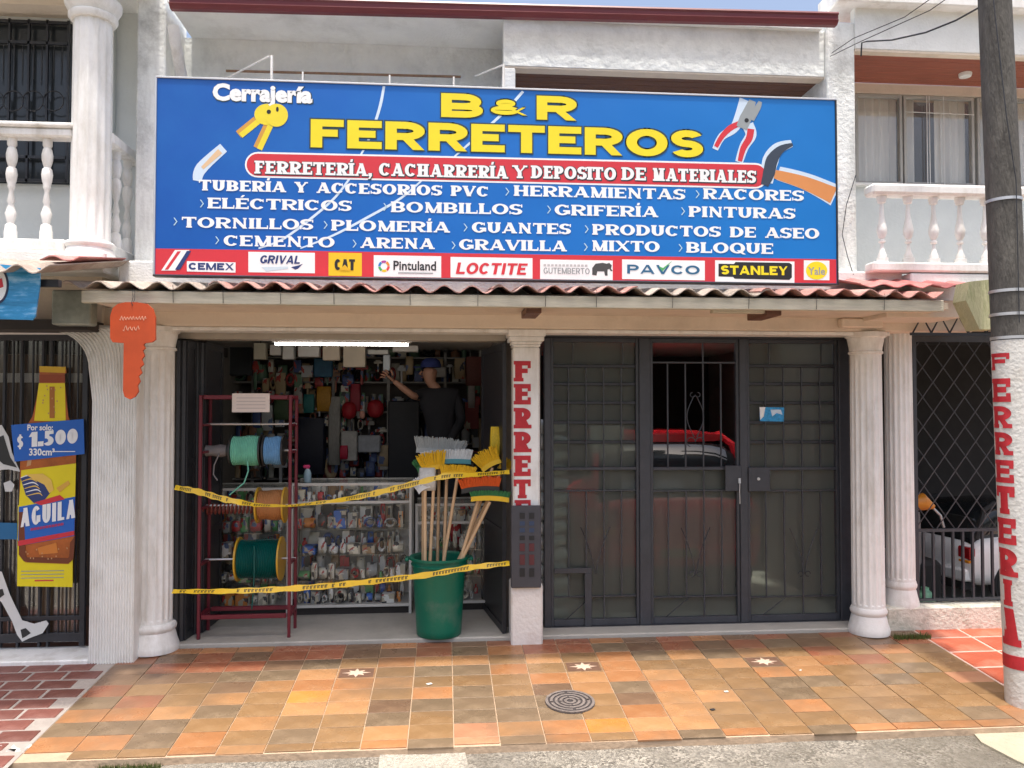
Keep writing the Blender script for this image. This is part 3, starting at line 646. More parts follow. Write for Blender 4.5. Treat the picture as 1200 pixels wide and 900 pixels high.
part("window_ledge", beige, PX(268, 6.28), PX(540, 6.28), 6.24, 6.299, 3.98, 4.03, 0.004)
part("roof_slab", white, PX(190, 5.6)-0.05, PX(972, 5.7), 5.75, 6.95, zg+0.08, zg+0.12)  # stops short at the back so sky reaches the added light well
g_ = MB()
prof = [(5.585, zg+0.012), (5.60, zg), (5.64, zg), (5.644, zg+0.08), (5.632, zg+0.085), (5.622, zg+0.08), (5.618, zg+0.02), (5.60, zg+0.015), (5.598, zg+0.085), (5.575, zg+0.088), (5.568, zg+0.074), (5.58, zg+0.062), (5.582, zg+0.04), (5.574, zg+0.03)]
x0, x1 = PX(190, 5.45, 10), PX(993, 5.45, 20)
# the gutter falls slightly to the left
v0 = [(x0, y, z-0.04) for y, z in prof]; v1 = [(x1, y, z+0.038) for y, z in prof]; n_ = len(prof)
g_.add(v0+v1, [tuple(range(n_)), tuple(range(n_, 2*n_))[::-1]] + [(i, (i+1) % n_, n_+(i+1) % n_, n_+i) for i in range(n_)])
g_.build("gutter", maroon, sb, fix=True)

# ------------------------------------------------------------------ corrugated awning
def awning_sheet(name, m, X0, X1, y0, z0, y1, z1, parent, lam=0.177, amp=0.0225, phase=0.0, th=0.007, jit=0.0):
    mb = MB(); ncol = int((X1-X0)/lam*10)+1; nr = 6
    for side in (0, 1):
        for j in range(nr+1):
            t = j/nr; y = y0+(y1-y0)*t; z = z0+(z1-z0)*t
            for i in range(ncol+1):
                x = X0+(X1-X0)*i/ncol; mb.v.append(Vector((x, y + (rnd.uniform(-.004, .004) if j == 0 and side == 0 else 0), z + amp*cos(2*pi*(x/lam)+phase) - side*th)))
    o = (nr+1)*(ncol+1)
    for j in range(nr):
        for i in range(ncol):
            a = j*(ncol+1)+i; mb.f.append((a, a+1, a+ncol+2, a+ncol+1)); mb.f.append((o+a, o+a+ncol+1, o+a+ncol+2, o+a+1))
    for i in range(ncol): mb.f.append((i, o+i, o+i+1, i+1))
    for j in range(nr):
        a = j*(ncol+1); mb.f.append((a, a+ncol+1, o+a+ncol+1, o+a)); a += ncol; mb.f.append((a, o+a, o+a+ncol+1, a+ncol+1))
    return mb.build(name, m, parent, smooth=50)
AY, AZ = 5.03, 2.475
aw = thing("awning", "long corrugated awning with faded pink sheets over the shopfronts", "awning", (0, 5.3, 2.4))
X = PX(68, AY); Xend = PX(1098, AY); k = 0; sw = 0.88; mm = [white_sheet, pink, pink, pink, white_sheet, pink, pink, pink2]
while X < Xend - 0.1:
    x2 = min(X+sw, Xend)
    awning_sheet("roof_sheet", mm[k % len(mm)], X, x2+0.06, AY - 0.006*(k % 2), AZ + (0.004 if k % 2 else -0.004), 5.60, AZ+0.075, aw, phase=0.15*k); X = x2; k += 1
awning_sheet("roof_sheet", pink2, PX(1003, 5.25), PX(1150, 5.25), 5.16, AZ+0.075, 5.62, AZ+0.185, aw, phase=1.0, amp=0.012)
box("fascia_board", timber, aw, PX(95, 5.08), PX(1106, 5.08), 5.06, 5.10, 2.36, 2.437, 0.004)
for x in (200, 259, 327, 390, 480, 560, 640, 700, 790, 880, 960, 1040):   # sheet hook wires
    MB().tube([(PX(x, 5.03), 5.045, 2.475), (PX(x, 5.03), 5.05, 2.40), (PX(x, 5.03), 5.055, 2.365)], 0.0018, 5).build("hook_wire", iron, aw)
# ------------------------------------------------------------------ sign
SY = 5.235; SX0, SX1 = PX(183, SY, 200), PX(979, SY, 200); SZ0 = P(183, 321, SY).z; SZ1 = P(183, 92, SY).z
SZ0 = (P(183, 322, SY).z + P(979, 332, SY).z)/2; SZ1 = (P(183, 91, SY).z + P(979, 118, SY).z)/2
sg = thing("shop_sign", "large blue banner sign with yellow shop name and red strip of supplier logos", "sign", (0, SY, SZ0)); sg_holder["sign"] = sg
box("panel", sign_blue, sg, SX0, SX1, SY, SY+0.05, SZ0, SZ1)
F = 0.012
for nm, a in (("frame_bar", (SX0-F, SX1+F, SZ1+0.0005, SZ1+F)), ("frame_bar", (SX0-F, SX1+F, SZ0-F, SZ0-0.0005)), ("frame_bar", (SX0-F, SX0-.0005, SZ0, SZ1)), ("frame_bar", (SX1+.0005, SX1+F, SZ0, SZ1))):
    box(nm, alu if a[3] == SZ1+F or a[1] < SX0 else iron, sg, a[0], a[1], SY-0.008, SY+0.055, a[2], a[3], 0.002)
L1, L2, L3, L4, L5 = SY-0.001, SY-0.0016, SY-0.0026, SY-0.0036, SY-0.0046
zr = (P(183, 291, SY).z + P(979, 304, SY).z)/2
MB().box(SX0+.002, SX1-.002, SY-.0007, SY-0.0003, SZ0+.002, zr).build("red_strip", red_print, sg)
# white streaks
streak = flat("pale_streak_print", (0.62, 0.75, 0.88), 0.4)
print_poly("streak", pline([(450, 101), (446, 122), (440, 142), (430, 168), (420, 186)], [3, 3.4, 3.2, 2.6, 2]), L1, streak, sg, .001)
print_poly("streak", pline([(412, 206), (392, 232), (362, 258), (330, 281), (303, 291)], [2.4, 2.8, 3, 2.8, 1.6]), L1, streak, sg, .001)
print_poly("streak", pline([(613, 107), (596, 126), (575, 146), (548, 170), (532, 184)], [3.2, 3.4, 3, 2.6, 1.8]), L1, streak, sg, .001)
print_poly("streak", pline([(498, 208), (470, 232), (432, 254), (390, 276), (352, 291)], [1.8, 2.8, 3, 2.6, 1.6]), L1, streak, sg, .001)
# main name
def outlined(name, t, x0, y0, x1, cap, m, a, b, grow, **k):
    put_text("letter_outline", t, x0, y0, x1, cap, L3, MATS['dark_outline'], sg, a=a, b=b, grow=grow, **k)
    put_text(name, t, x0, y0, x1, cap, L4-0.0006, m, sg, a=a, b=b, **k)
flat("dark_outline", (0.02, 0.05, 0.06), 0.5)
for (t, x0, y0, x1, cap, a_) in (("B", 517, 137, 566, 28, .44), ("&", 575, 134, 617, 18, .3), ("R", 629, 140, 676, 28, .44)):
    outlined("letters", t, x0, y0, x1, cap, yellow_print, a_, .27, 0.008, gap=0)
outlined("letters", "FERRETEROS", 364, 172.5, 824, 33, yellow_print, .40, .25, 0.009, gap=.13)
# red band
def band(x0, x1, t0, b0, t1, b1, grow):
    c0 = (t0+b0)/2; c1 = (t1+b1)/2; r0 = (b0-t0)/2+grow; r1 = (b1-t1)/2+grow
    return [(x0+r0+r0*cos(a), c0+r0*sin(a)) for a in [radians(90+180*i/12) for i in range(13)]] + [(x1-r1+r1*cos(a), c1+r1*sin(a)) for a in [radians(-90+180*i/12) for i in range(13)]]
print_poly("band_edge", band(287, 900, 180, 206, 193, 219, 2), L1-0.0002, white_print, sg, .001)
print_poly("red_band", band(289, 898, 180, 206, 193, 219, 0), L2, red_print, sg, .001)
for t, x0, y0, x1 in (("FERRETERÍA,", 298, 203.2, 436), ("CACHARRERÍA", 444, 205.8, 595), ("Y", 601, 208.6, 617), ("DEPOSITO", 622, 208.8, 722), ("DE", 728, 210.8, 757), ("MATERIALES", 764, 211.8, 886)):
    put_text("letter_shadow", t, x0, y0, x1, 15, L3, MATS['dark_outline'], sg, a=.30, b=.17, sf=.085, gap=.07, grow=0.0045, dx=.003, dz=-.003)
    put_text("letters", t, x0, y0, x1, 15, L4-.0006, white_print, sg, a=.30, b=.17, sf=.085, gap=.07)
lst = [[("TUBERÍA Y ACCESORIOS PVC", 233, 223, 573), ("›", 592, 229, 599), ("HERRAMIENTAS", 602, 229.5, 803), ("›", 815, 232, 822), ("RACORES", 824, 233, 942)],
       [("›", 234, 243, 241), ("ELÉCTRICOS", 243, 244, 412), ("›", 449, 247, 456), ("BOMBILLOS", 458, 248.5, 612), ("›", 641, 250, 648), ("GRIFERÍA", 650, 252, 771), ("›", 798, 252, 805), ("PINTURAS", 807, 254, 932)],
       [("›", 203, 264, 210), ("TORNILLOS", 213, 266.5, 367), ("›", 379, 268, 386), ("PLOMERÍA", 388, 270, 527), ("›", 543, 271, 550), ("GUANTES", 553, 272.5, 669), ("›", 685, 273, 692), ("PRODUCTOS DE ASEO", 694, 275, 960)],
       [("›", 252, 286, 259), ("CEMENTO", 262, 288, 392), ("›", 413, 290, 420), ("ARENA", 422, 290.5, 509), ("›", 529, 292, 536), ("GRAVILLA", 538, 292.5, 664), ("›", 684, 294, 691), ("MIXTO", 693, 294, 773), ("›", 795, 295, 802), ("BLOQUE", 804, 296, 906)]]
pale_y = flat("pale_bullet_print", (0.45, 0.65, 0.75), 0.5)
for row in lst:
    for t, x0, y0, x1 in row:
        if t == "›": put_text("bullet", t, x0, y0, x1-1, 9, L3, pale_y, sg, a=.3, b=.2, gap=0)
        else: put_text("letters", t, x0, y0, x1, 12.5, L3, white_print, sg, a=.40, b=.15, sf=.07, gap=.10)
# Cerrajeria
font_text("letter_outline", "Cerrajería", 249, 97, 366, 124, L2, MATS['dark_outline'], sg, off=0.055, grow=.005, dx=.003, dz=-.004)
font_text("letters", "Cerrajería", 249, 97, 366, 124, L3, white_print, sg, off=0.05)
# keys
key_y = flat("key_yellow_print", (0.80, 0.66, 0.03), .45); key_o = flat("key_shade_print", (0.62, 0.32, 0.05), .45)
for i, (sh, ed) in enumerate((([(302, 141), (281, 158)], 1), ([(316, 146), (303, 174)], 2))):
    print_poly("key_shade", pline([(x-1.6, y-0.5) for x, y in sh], 9.5), L1-.0003*i, key_o, sg, .001); print_poly("key_blade", pline([(x+1, y+1) for x, y in sh], 6.5), L2-.0003*i, key_y, sg, .001)
print_poly("key_bow", ell(313, 134, 15, 12.5), L2-.0007, key_y, sg, .001); print_poly("key_bow", ell(324, 135, 13.5, 13.5), L3-.0003, key_y, sg, .001)
print_poly("key_hole", ell(315, 131, 2.6, 2.6, 12), L4, black, sg, .001); print_poly("key_hole", ell(325, 128, 1.6, 3, 12), L4, black, sg, .001)
# plain tool drawn with a white halo at the left
halo = flat("halo_print", (0.60, 0.72, 0.85), .45)
print_poly("tool_halo", pline([(231, 212), (236, 197), (262, 173)], [10, 14, 12]), L1, halo, sg, .001)
print_poly("tool_shape", pline([(237, 197), (258, 177)], [4, 7]), L2, flat("cream_print", (.72, .5, .3)), sg, .001)
# pliers
print_poly("pliers_halo", pline([(838, 175), (846, 160), (862, 148), (876, 118)], [7, 9, 11, 20]), L1, halo, sg, .001)
print_poly("pliers_halo", pline([(866, 190), (872, 172), (880, 158), (876, 146)], [9, 11, 13, 14]), L1-.0003, halo, sg, .001)
grey_p = flat("grey_print", (.30, .33, .34), .4)
print_poly("pliers_handle", pline([(839, 172), (846, 160), (856, 150), (868, 144)], [5, 6, 7, 6]), L2, red_print, sg, .001)
print_poly("pliers_handle", pline([(867, 189), (871, 174), (878, 162), (880, 151)], [5, 7, 8, 8]), L2-.0003, red_print, sg, .001)
print_poly("pliers_head", pline([(869, 150), (874, 138), (882, 118)], [13, 14, 8]), L3, grey_p, sg, .001)
print_poly("pliers_jaw", pline([(880, 140), (888, 126), (891, 119)], [8, 7, 4]), L3-.0003, grey_p, sg, .001)
print_poly("pliers_bolt", ell(875, 141, 2.6, 2.6, 12), L4, black, sg, .001)
# hammer
print_poly("hammer_halo", pline([(912, 203), (945, 213), (979, 229)], [16, 20, 26]), L1, halo, sg, .001)
print_poly("hammer_halo", pline([(928, 168), (912, 174), (903, 188), (898, 214)], [8, 14, 19, 15]), L1-.0003, halo, sg, .001)
print_poly("hammer_handle", pline([(908, 204), (942, 214), (977, 229)], [10, 15, 20]), L2, flat("handle_print", (.66, .26, .08)), sg, .001)
print_poly("hammer_claw", pline([(929, 169), (915, 175), (905, 187), (901, 203), (896, 217)], [3, 9, 14, 14, 9]), L3, flat("steel_print", (.035, .05, .08)), sg, .001)
# supplier logos
def plate(x0, x1, y0, y1, m, inset=.0): return print_poly("logo_plate", [(x0, y0), (x1, y0+(x1-x0)*.016), (x1, y1+(x1-x0)*.016), (x0, y1)], L2, m, sg, .0012)
lw = L3
print_poly("logo_bar", [(189, 317), (205, 293), (222, 293), (206, 317)], lw+.0003, white_print, sg, .001)
print_poly("logo_bar", [(193, 316), (208, 294.5), (212, 294.5), (197, 316)], lw-.0003, red_print, sg, .001)
print_poly("logo_bar", [(205, 316), (219, 294), (224, 294), (211, 316)], lw-.0003, navy_print, sg, .001)
print_poly("logo_edge", [(219, 306), (276, 307.5), (276, 319.5), (219, 318)], lw+.0003, white_print, sg, .001)
put_text("letters", "CEMEX", 221, 316, 274, 8.2, lw-.0006, navy_print, sg, a=.30, b=.26, gap=.12)
plate(291, 369, 295, 319, white_print); put_text("letters", "GRIVAL", 304, 308.5, 351, 9.5, lw-.0006, navy_print, sg, a=.24, b=.2, gap=.08, lean=.2)
print_poly("logo_bar", [(341, 313), (350, 311), (355, 309), (349, 315), (346, 316)], lw, navy_print, sg); print_poly("logo_bar", [(306, 313), (338, 312), (338, 315), (312, 318)], lw, flat("pale_blue_print", (.55, .68, .75)), sg)
plate(385, 424, 296, 323, flat("cat_yellow_print", (.78, .52, .01))); put_text("letters", "CAT", 392, 316.5, 416, 13, lw-.0006, black, sg, a=.27, b=.22, gap=.06)
print_poly("logo_triangle", [(397, 317), (411, 317.2), (404, 310)], lw-.0014, flat("cat_orange_print", (.70, .42, .01)), sg)
plate(438, 517, 299, 324, white_print)
for i, c in enumerate(((.7, .05, .05), (.75, .55, .02), (.05, .4, .1), (.02, .2, .55), (.4, .05, .3), (.75, .25, .02))):
    a0 = 60*i; pts = ell(450, 312, 6.8, 6.8, 6, a0, a0+54); pts2 = ell(450, 312, 4, 4, 6, a0, a0+54)[::-1]
    print_poly("logo_ring", pts+pts2, lw, flat("ring_print_%s" % "abcdef"[i], c), sg)
font_text("letters", "Pintuland", 461, 305.5, 511, 316.5, lw-.0006, black, sg, off=.02)
MB().box(PX(466, lw), PX(507, lw), lw-.001, lw, P(466, 320, lw).z, P(466, 319, lw).z).build("small_print_line", grey_p, sg)
plate(528, 624, 301, 325, white_print); put_text("letters", "LOCTITE", 534, 321, 616, 13.5, lw-.0006, red_print, sg, a=.27, b=.2, gap=.08, lean=.2)
plate(633, 718, 304, 327, white_print); put_text("letters", "GUTEMBERTO", 637, 320.5, 691, 7, lw-.0006, grey_p, sg, a=.16, b=.13, gap=.1)
for i in range(12): print_poly("small_print_line", [(637+i*4.4, 309.5+i*.05), (640+i*4.4, 309.5+i*.05), (640+i*4.4, 312+i*.05), (637+i*4.4, 312+i*.05)], lw, flat("light_grey_print", (.5, .5, .5)), sg)
print_poly("elephant_print", [(694, 322), (694, 314), (698, 309), (706, 308), (711, 309), (714, 308), (717, 311), (716, 315), (718, 317), (716, 318), (714, 315), (712, 316), (712, 323), (709, 323), (708, 318), (700, 318), (699, 323)], lw, flat("charcoal_print", (.06, .06, .06)), sg)
plate(729, 826, 304, 327, white_print); put_text("letters", "PAVCO", 735, 320.5, 820, 10.5, lw-.0006, flat("pavco_print", (.02, .12, .24)), sg, a=.32, b=.2, gap=.16); print_poly("logo_tick", [(772, 312), (776, 318), (788, 305.5), (777, 314)], lw-.0014, flat("green_print", (.08, .4, .12)), sg)
plate(838, 931, 305, 330, white_print); print_poly("logo_plate", [(842, 309), (860, 309.3), (862, 307), (925, 308), (928, 310), (928, 325), (925, 328), (861, 326.6), (859, 324.5), (842, 324)], lw+.0003, black, sg)
put_text("letters", "STANLEY", 845, 321.5, 923, 10.5, lw-.0008, yellow_print, sg, a=.30, b=.24, gap=.1)
plate(942, 972, 305, 328, white_print); print_poly("logo_disc", ell(957, 317, 12.5, 10.5), lw, yellow_print, sg); font_text("letters", "Yale", 947, 313, 967, 322, lw-.0006, grey_p, sg, off=.02)
# sign supports
for a, b_ in (((315, 65), (315, 100)), ((590, 75), (590, 110)), ((352, 84), (352, 96)), ((455, 88), (455, 101)), ((531, 90), (531, 104))):
    MB().tube([(PX(a[0], SY+.08), SY+.08, P(*a, SY+.08).z), (PX(a[0], SY+.08), SY+.08, P(*b_, SY+.08).z-.1)], .009 if a[1] < 80 else .006, 6).build("support_post", white2, sg)
for a, b_ in (((315, 66), (265, 92)), ((590, 76), (557, 89))):
    MB().tube([P(*a, SY+.085), P(*b_, 5.95)], .007, 6).build("support_brace", white2, sg)
MB().tube([P(265, 83, 5.95), P(540, 90, 5.95)], .010, 6).build("support_rail", wood_mid, sg)
# ------------------------------------------------------------------ columns
def column(label, cx, cy, r, z0, z1, base_h=0.16, cap_h=0.12, group=None, m=None, flutes=16, plain=False, square_base=False, fd=0.009, kb=1.30):
    m = m or white2
    t = thing("column", label, "column", (cx, cy, z0), group)
    b = MB(); k = r*kb
    b.lathe(cx, cy, [(k*1.06, z0), (k*1.08, z0+base_h*.12), (k*1.05, z0+base_h*.22), (k*0.97, z0+base_h*.40), (k*0.9, z0+base_h*.62), (k*.86, z0+base_h*.70), (k*.93, z0+base_h*.78), (k*.95, z0+base_h*.86), (k*.9, z0+base_h*.95), (r*1.02, z0+base_h)], 40).build("base", m, t, smooth=45)
    zs = [z0+base_h, z0+base_h+.02, z0+base_h+.03] + [z0+base_h+.03 + (z1-cap_h-.04-z0-base_h-.03)*i/6 for i in range(1, 7)] + [z1-cap_h-.02, z1-cap_h]
    taper = lambda z: r*(1-0.06*(z-z0)/(z1-z0))
    MB().lathe(cx, cy, [(taper(z), z) for z in zs], 32, flute=0 if plain else flutes, fd=fd, fz=(z0+base_h+.025, z1-cap_h-.03)).build("shaft", m, t, smooth=35)
    c = MB(); q = r*1.25
    c.lathe(cx, cy, [(r*.96, z1-cap_h), (r*1.05, z1-cap_h+.008), (r*1.05, z1-cap_h+.02), (r*.98, z1-cap_h+.028), (r*1.0, z1-cap_h+.05), (r*1.12, z1-.045), (q, z1-.035), (q, z1-.001)], 40)
    c.build("capital", m, t, smooth=40); return t
zc = 2.288
c1 = column("fluted white column between the bar arch and the open shop", PX(184, 5.86), 5.86, 0.121, 0.0, zc, .2, .17)
c3 = column("fluted white column at the right end of the gate, nearer of the pair", PX(1015, 5.85), 5.85, 0.119, 0.0, zc, .2, .17, kb=1.18)
c4 = column("fluted white column right of the gate, standing back on the low wall", PX(1053, 5.99), 5.99, 0.106, 0.16, 2.42, .2, .09, kb=1.16)
# cornice block above the right pair
box("cornice_block", beige, sb, PX(985, 5.7), PX(1033, 5.7), 5.66, 5.735, 2.31, 2.38, .01)
# middle pillar with painted letters
cx = PX(616, 5.86)
mp = thing("pillar", "square white pillar with vertical red painted letters between shop and gate", "pillar", (cx, 5.86, 0))
pw = 0.098
box("shaft", white2, mp, cx-pw, cx+pw, 5.79, 5.98, .43, 2.16, .012)
box("base", mat("scuffed_white_paint", (.76, .73, .70), .7, var=.08, bump=.3, stain=(.4, .3, .24), stain_amt=.5, stain_scale=6), mp, cx-pw-.018, cx+pw+.018, 5.765, 6.0, -0.02, .43, .012)
c = MB()
for (hw, za, zb) in ((pw+.004, 2.16, 2.18), (pw+.012, 2.18, 2.2), (pw+.03, 2.2, 2.235), (pw+.04, 2.235, 2.287)): c.box(cx-hw, cx+hw, 5.79-(hw-pw), 6.0, za, zb-.0005, .006)
c.build("capital", white2, mp)
ys_ = [(423, 447), (450, 474), (478, 502), (506, 530), (534, 558), (562, 584)]
for ch, (ya, yb) in zip("FERRET", ys_): put_text("letter", ch, 602, yb, 622, yb-ya, 5.786, red_pt, mp, a=.34, b=.22, sf=.07, gap=0)
put_text("letter", "F", 603, 606, 622, 20, 5.786, red_pt, mp, a=.34, b=.22, sf=.07, gap=0)
# meter box
mbx = thing("meter_box", "dark grey slotted electricity meter box fixed on the lettered pillar", "meter box", (cx, 5.77, .4))
gm = mat("dark_grey_enamel", (.05, .05, .06), .5, var=.15)
X0, X1 = PX(599, 5.74), PX(634, 5.74); Z0, Z1 = P(616, 689, 5.74).z, P(616, 593, 5.74).z
box("body", gm, mbx, X0, X1, 5.735, 5.79, Z0, Z1, .006)
bl = flat("blue_dial", (.03, .05, .10)); rd = flat("dark_red_dial", (.09, .018, .022))
for i, (y0, y1, m_) in enumerate(((601, 608, black), (611, 616, bl), (619, 624, bl), (628, 633, black), (637, 646, rd), (650, 662, rd), (666, 676, black))):
    for x in (609, 620): box("slot", m_, mbx, PX(x, 5.73), PX(x+6, 5.73), 5.731, 5.7345, P(x, y1, 5.73).z, P(x, y0, 5.73).z)

# ------------------------------------------------------------------ left house: bar with arch, balcony above
lh = thing("left_house", "white house at the left with an arched bar front below and a balcony window above", "building", (-3.4, 5.8, 0))
YA = 5.62
# fluted arch surround: band swept along the opening edge
edge = []                                             # inner edge (x px, y px) from bottom to top left
inner = [(104, 762), (104, 470)] + [(104-44*(1-cos(a)), 432-44*sin(a)+0) for a in [radians(90*i/10) for i in range(11)]] + [(20, 388), (-60, 388)]
outer = [(159, 762), (159, 420)] + [(159-44*(1-cos(a)), 410-50*sin(a)) for a in [radians(90*i/10) for i in range(11)]] + [(20, 360), (-60, 360)]
def wp(p, Y): q = P(p[0], p[1], Y); return (q.x, q.z)
mb = MB(); ns = 16
rails = []
inn = [wp(p, YA) for p in inner]; XAo = wp((157, 700), YA)[0]
n_ = len(inn)
inx = inn[0][0]; inn[0] = (inx, gz(YA)-.02); inn[1] = (inx, inn[1][1])
out_ = []
for i, (x, z) in enumerate(inn):
    if i <= 1: out_.append((XAo, z))
    else:
        t = (i-1)/(n_-2); out_.append((XAo - (1-cos(min(1, t*1.3)*pi/2))*0.10 if i < n_-2 else x, z + 0.12*min(1, t*1.5)))
out_ = [(XAo, inn[0][1]), (XAo, inn[1][1])] + [(XAo, inn[i][1] + (2.28-inn[i][1])*((i-1)/(n_-3))**1.5) for i in range(2, n_-2)] + [(inn[-2][0], 2.285), (inn[-1][0], 2.285)]
for j in range(ns*4+1):
    s = j/(ns*4); fl = (j % 4); dep = 0.0 if fl in (0, 1) else 0.012
    mb.v += [Vector((a[0]+(b[0]-a[0])*s, YA+dep, a[1]+(b[1]-a[1])*s)) for a, b in zip(inn, out_)]
for j in range(ns*4):
    for i in range(n_-1): mb.f.append((j*n_+i, (j+1)*n_+i, (j+1)*n_+i+1, j*n_+i+1))
# thickness
o = len(mb.v); mb.v += [Vector((x, YA+.35, z)) for x, z in inn] + [Vector((x, YA+.35, z)) for x, z in out_]
for i in range(n_-1):
    mb.f.append((i, i+1, o+i+1, o+i)); J = ns*4*n_; mb.f.append((J+i, o+n_+i, o+n_+i+1, J+i+1))
mb.build("arch_surround", white2, lh, smooth=20, fix=True)
box("threshold", white2, lh, -4.6, inn[0][0]-.005, 5.62, 5.95, gz(5.62)-.1, .015, .008)
box("wall_above_arch", beige, lh, -4.6, PX(118, 5.7), 5.7, 5.95, 2.286, 2.62)
box("arch_head", dark, lh, -4.6, XAo-.01, 5.98, 6.05, 2.1, 2.3)
# bar front: glass door with iron bars and a timber room behind
box("bar_floor", wood_dk, lh, -4.6, XAo-.03, 5.96, 8.0, -.3, .0)
box("bar_back_wall", mat("bar_back_wood", (.06, .035, .022), .7, var=.3, stretch=(6, 6, .5)), lh, -4.6, XAo-.03, 7.2, 7.3, 0, 2.6)
box("bar_ceiling", dark, lh, -4.6, XAo-.03, 6.06, 8.0, 2.2, 2.29)
bd = thing("bar_door", "black barred glass door of the bar with stickers on its panes", "door", (-2.9, 5.9, 0))
DY = 5.9
DX1 = PX(103, DY); DX0 = -4.5
box("glass_pane", glass_dark, bd, DX0, DX1-.02, DY+.03, DY+.036, .05, 2.26)
for x in (100, 60, 50, 25, 5, -20):
    wid = .018 if x in (100,) else .008
    box("bar", iron, bd, PX(x, DY)-wid, PX(x, DY)+wid, DY-.01, DY+.02, .03, 2.26, .002)
for x in (72, 81, 91, 38, 15, -8):
    box("bar", iron, bd, PX(x, DY)-.004, PX(x, DY)+.004, DY-.004, DY+.012, .12, 2.2)
for (y0, y1) in ((392, 399), (722, 727), (742, 752)):
    box("rail", iron, bd, DX0, DX1, DY-.012, DY+.022, P(50, y1, DY).z, P(50, y0, DY).z, .002)
box("light_strip", flat("pale_strip", (.45, .43, .40)), bd, DX0, DX1-.03, DY+.05, DY+.06, P(50, 448, DY).z, P(50, 437, DY).z)
for x0_, x1_ in ((48, 68), (71, 93)):
    box("wood_panel", wood_mid, bd, PX(x0_, 6.0), PX(x1_, 6.0), 5.96, 5.99, .10, P(50, 560, 6.0).z, .01)
# beer poster: bottle on a yellow footed sheet
PY = 5.87
po = thing("beer_poster", "tall cut-out beer bottle poster with a blue price card on the bar door", "poster", (PX(55, PY), PY, .5))
yl = flat("poster_yellow", (.80, .66, .01), .35); am = mat("amber_print", (.40, .10, .015), .3, var=.35, scale=9); bb = flat("poster_blue", (.01, .12, .50), .35)
print_poly("backing", [(21, 592), (85, 600), (85, 688), (20, 687)], PY, yl, po, .003)
bottle = [(46, 430), (77, 431), (78, 437), (75, 439), (76, 449), (78, 470), (80, 488), (88, 508), (89, 530), (88, 600), (86, 655), (80, 661), (30, 659), (22, 650), (22, 600), (24, 530), (26, 508), (38, 488), (42, 470), (46, 449), (47, 439), (46, 437)]
print_poly("bottle", bottle, PY-.003, am, po, .002)
print_poly("cap", [(46, 429), (77, 430), (76.5, 437), (46.5, 436)], PY-.005, flat("gold_print", (.62, .38, .02)), po, .0015)
print_poly("neck_label", [(45.5, 449), (76, 449), (77, 494), (40, 493)], PY-.005, yl, po, .0015)
print_poly("neck_mark", [(58, 453), (64, 453), (64, 490), (58, 490)], PY-.007, flat("brown_print", (.40, .14, .02)), po, .001)
print_poly("label", [(25, 551), (89, 543), (88, 582), (22, 594)], PY-.005, yl, po, .0015)
print_poly("label_band", [(22, 594), (88, 582), (87, 628), (21, 640)], PY-.006, bb, po, .0015)
print_poly("label_line", [(21, 634), (87, 622), (87, 627), (21, 640)], PY-.008, red_print, po, .001)
print_poly("bottle_shade", [(22, 600), (28, 600), (30, 650), (34, 658), (28, 658), (22, 650)], PY-.0062, flat("deep_amber_print", (.16, .035, .01), .3), po, .001)
print_poly("bottle_shade", [(82, 636), (88, 628), (86, 655), (80, 660), (76, 660), (81, 652)], PY-.0062, MATS["deep_amber_print"], po, .001)
print_poly("bottle_shade", [(30, 653), (80, 654), (78, 660), (32, 659)], PY-.0066, MATS["deep_amber_print"], po, .001)
print_poly("bottle_shine", [(44, 642), (66, 636), (68, 648), (46, 650)], PY-.0062, flat("bright_amber_print", (.62, .2, .03), .3), po, .001)
print_poly("bottle_shine", [(39, 500), (43, 500), (36, 545), (31, 547)], PY-.0042, flat("pale_amber_print", (.55, .3, .14), .3), po, .001)
print_poly("cap_ring", [(46, 439), (76, 439), (76, 448), (46, 448)], PY-.005, flat("dark_neck_print", (.28, .05, .01), .3), po, .001)
# eagle emblem: wing and head
print_poly("emblem", [(24, 560), (40, 556), (56, 562), (62, 574), (52, 586), (40, 590), (30, 580)], PY-.007, navy_print, po, .001)
print_poly("emblem", [(30, 556), (50, 555), (60, 562), (63, 574), (58, 578), (52, 568), (40, 562)], PY-.009, flat("emblem_gold", (.80, .52, .1)), po, .001)
print_poly("emblem", [(40, 589), (70, 580), (76, 585), (48, 592)], PY-.009, red_print, po, .001)
print_poly("emblem", [(66, 572), (80, 563), (82, 567), (70, 577)], PY-.009, flat("emblem_gold2", (.72, .40, .06)), po, .001)
for i in range(6):
    print_poly("emblem_feather", pline([(24+i*1.5, 560+i*4.2), (34+i*2.2, 557+i*4.2), (42+i*1.5, 561+i*4)], [.6, 1.5, .5]), PY-.0078, MATS["emblem_gold"] if i % 2 else white_print, po, .0006)
rb_ = random.Random(9)
for i in range(26):
    x_, y_ = (rb_.uniform(28, 84), rb_.uniform(641, 656)) if i % 2 else (rb_.uniform(50, 74), rb_.uniform(452, 492)); print_poly("drop", ell(x_, y_, .8, 1.1, 7), PY-.0085, MATS["pale_amber_print"], po, .0005)
def slanted(name, t, x0, y0, x1, y1, cap, Y, m, parent, **k):
    o = put_text(name, t, x0, y0, x1, cap, Y, m, parent, **k)
    a = P(x0, y0, Y); b = P(x1, y1, Y); z1 = P(x1, y0, Y).z; s = (b.z-z1)/(b.x-a.x); org = Vector(parent['_o'])
    for v in o.data.vertices: v.co.z += ((v.co.x+org.x)-a.x)*s
    return o
slanted("letters", "AGUILA", 24, 618, 88, 607.5, 22, PY-.010, white_print, po, a=.2, b=.15, gap=.10)
slanted("small_print_line", "I"*22, 36, 622, 74, 616, 3, PY-.010, red_print, po, a=.3, b=.3, gap=.3)
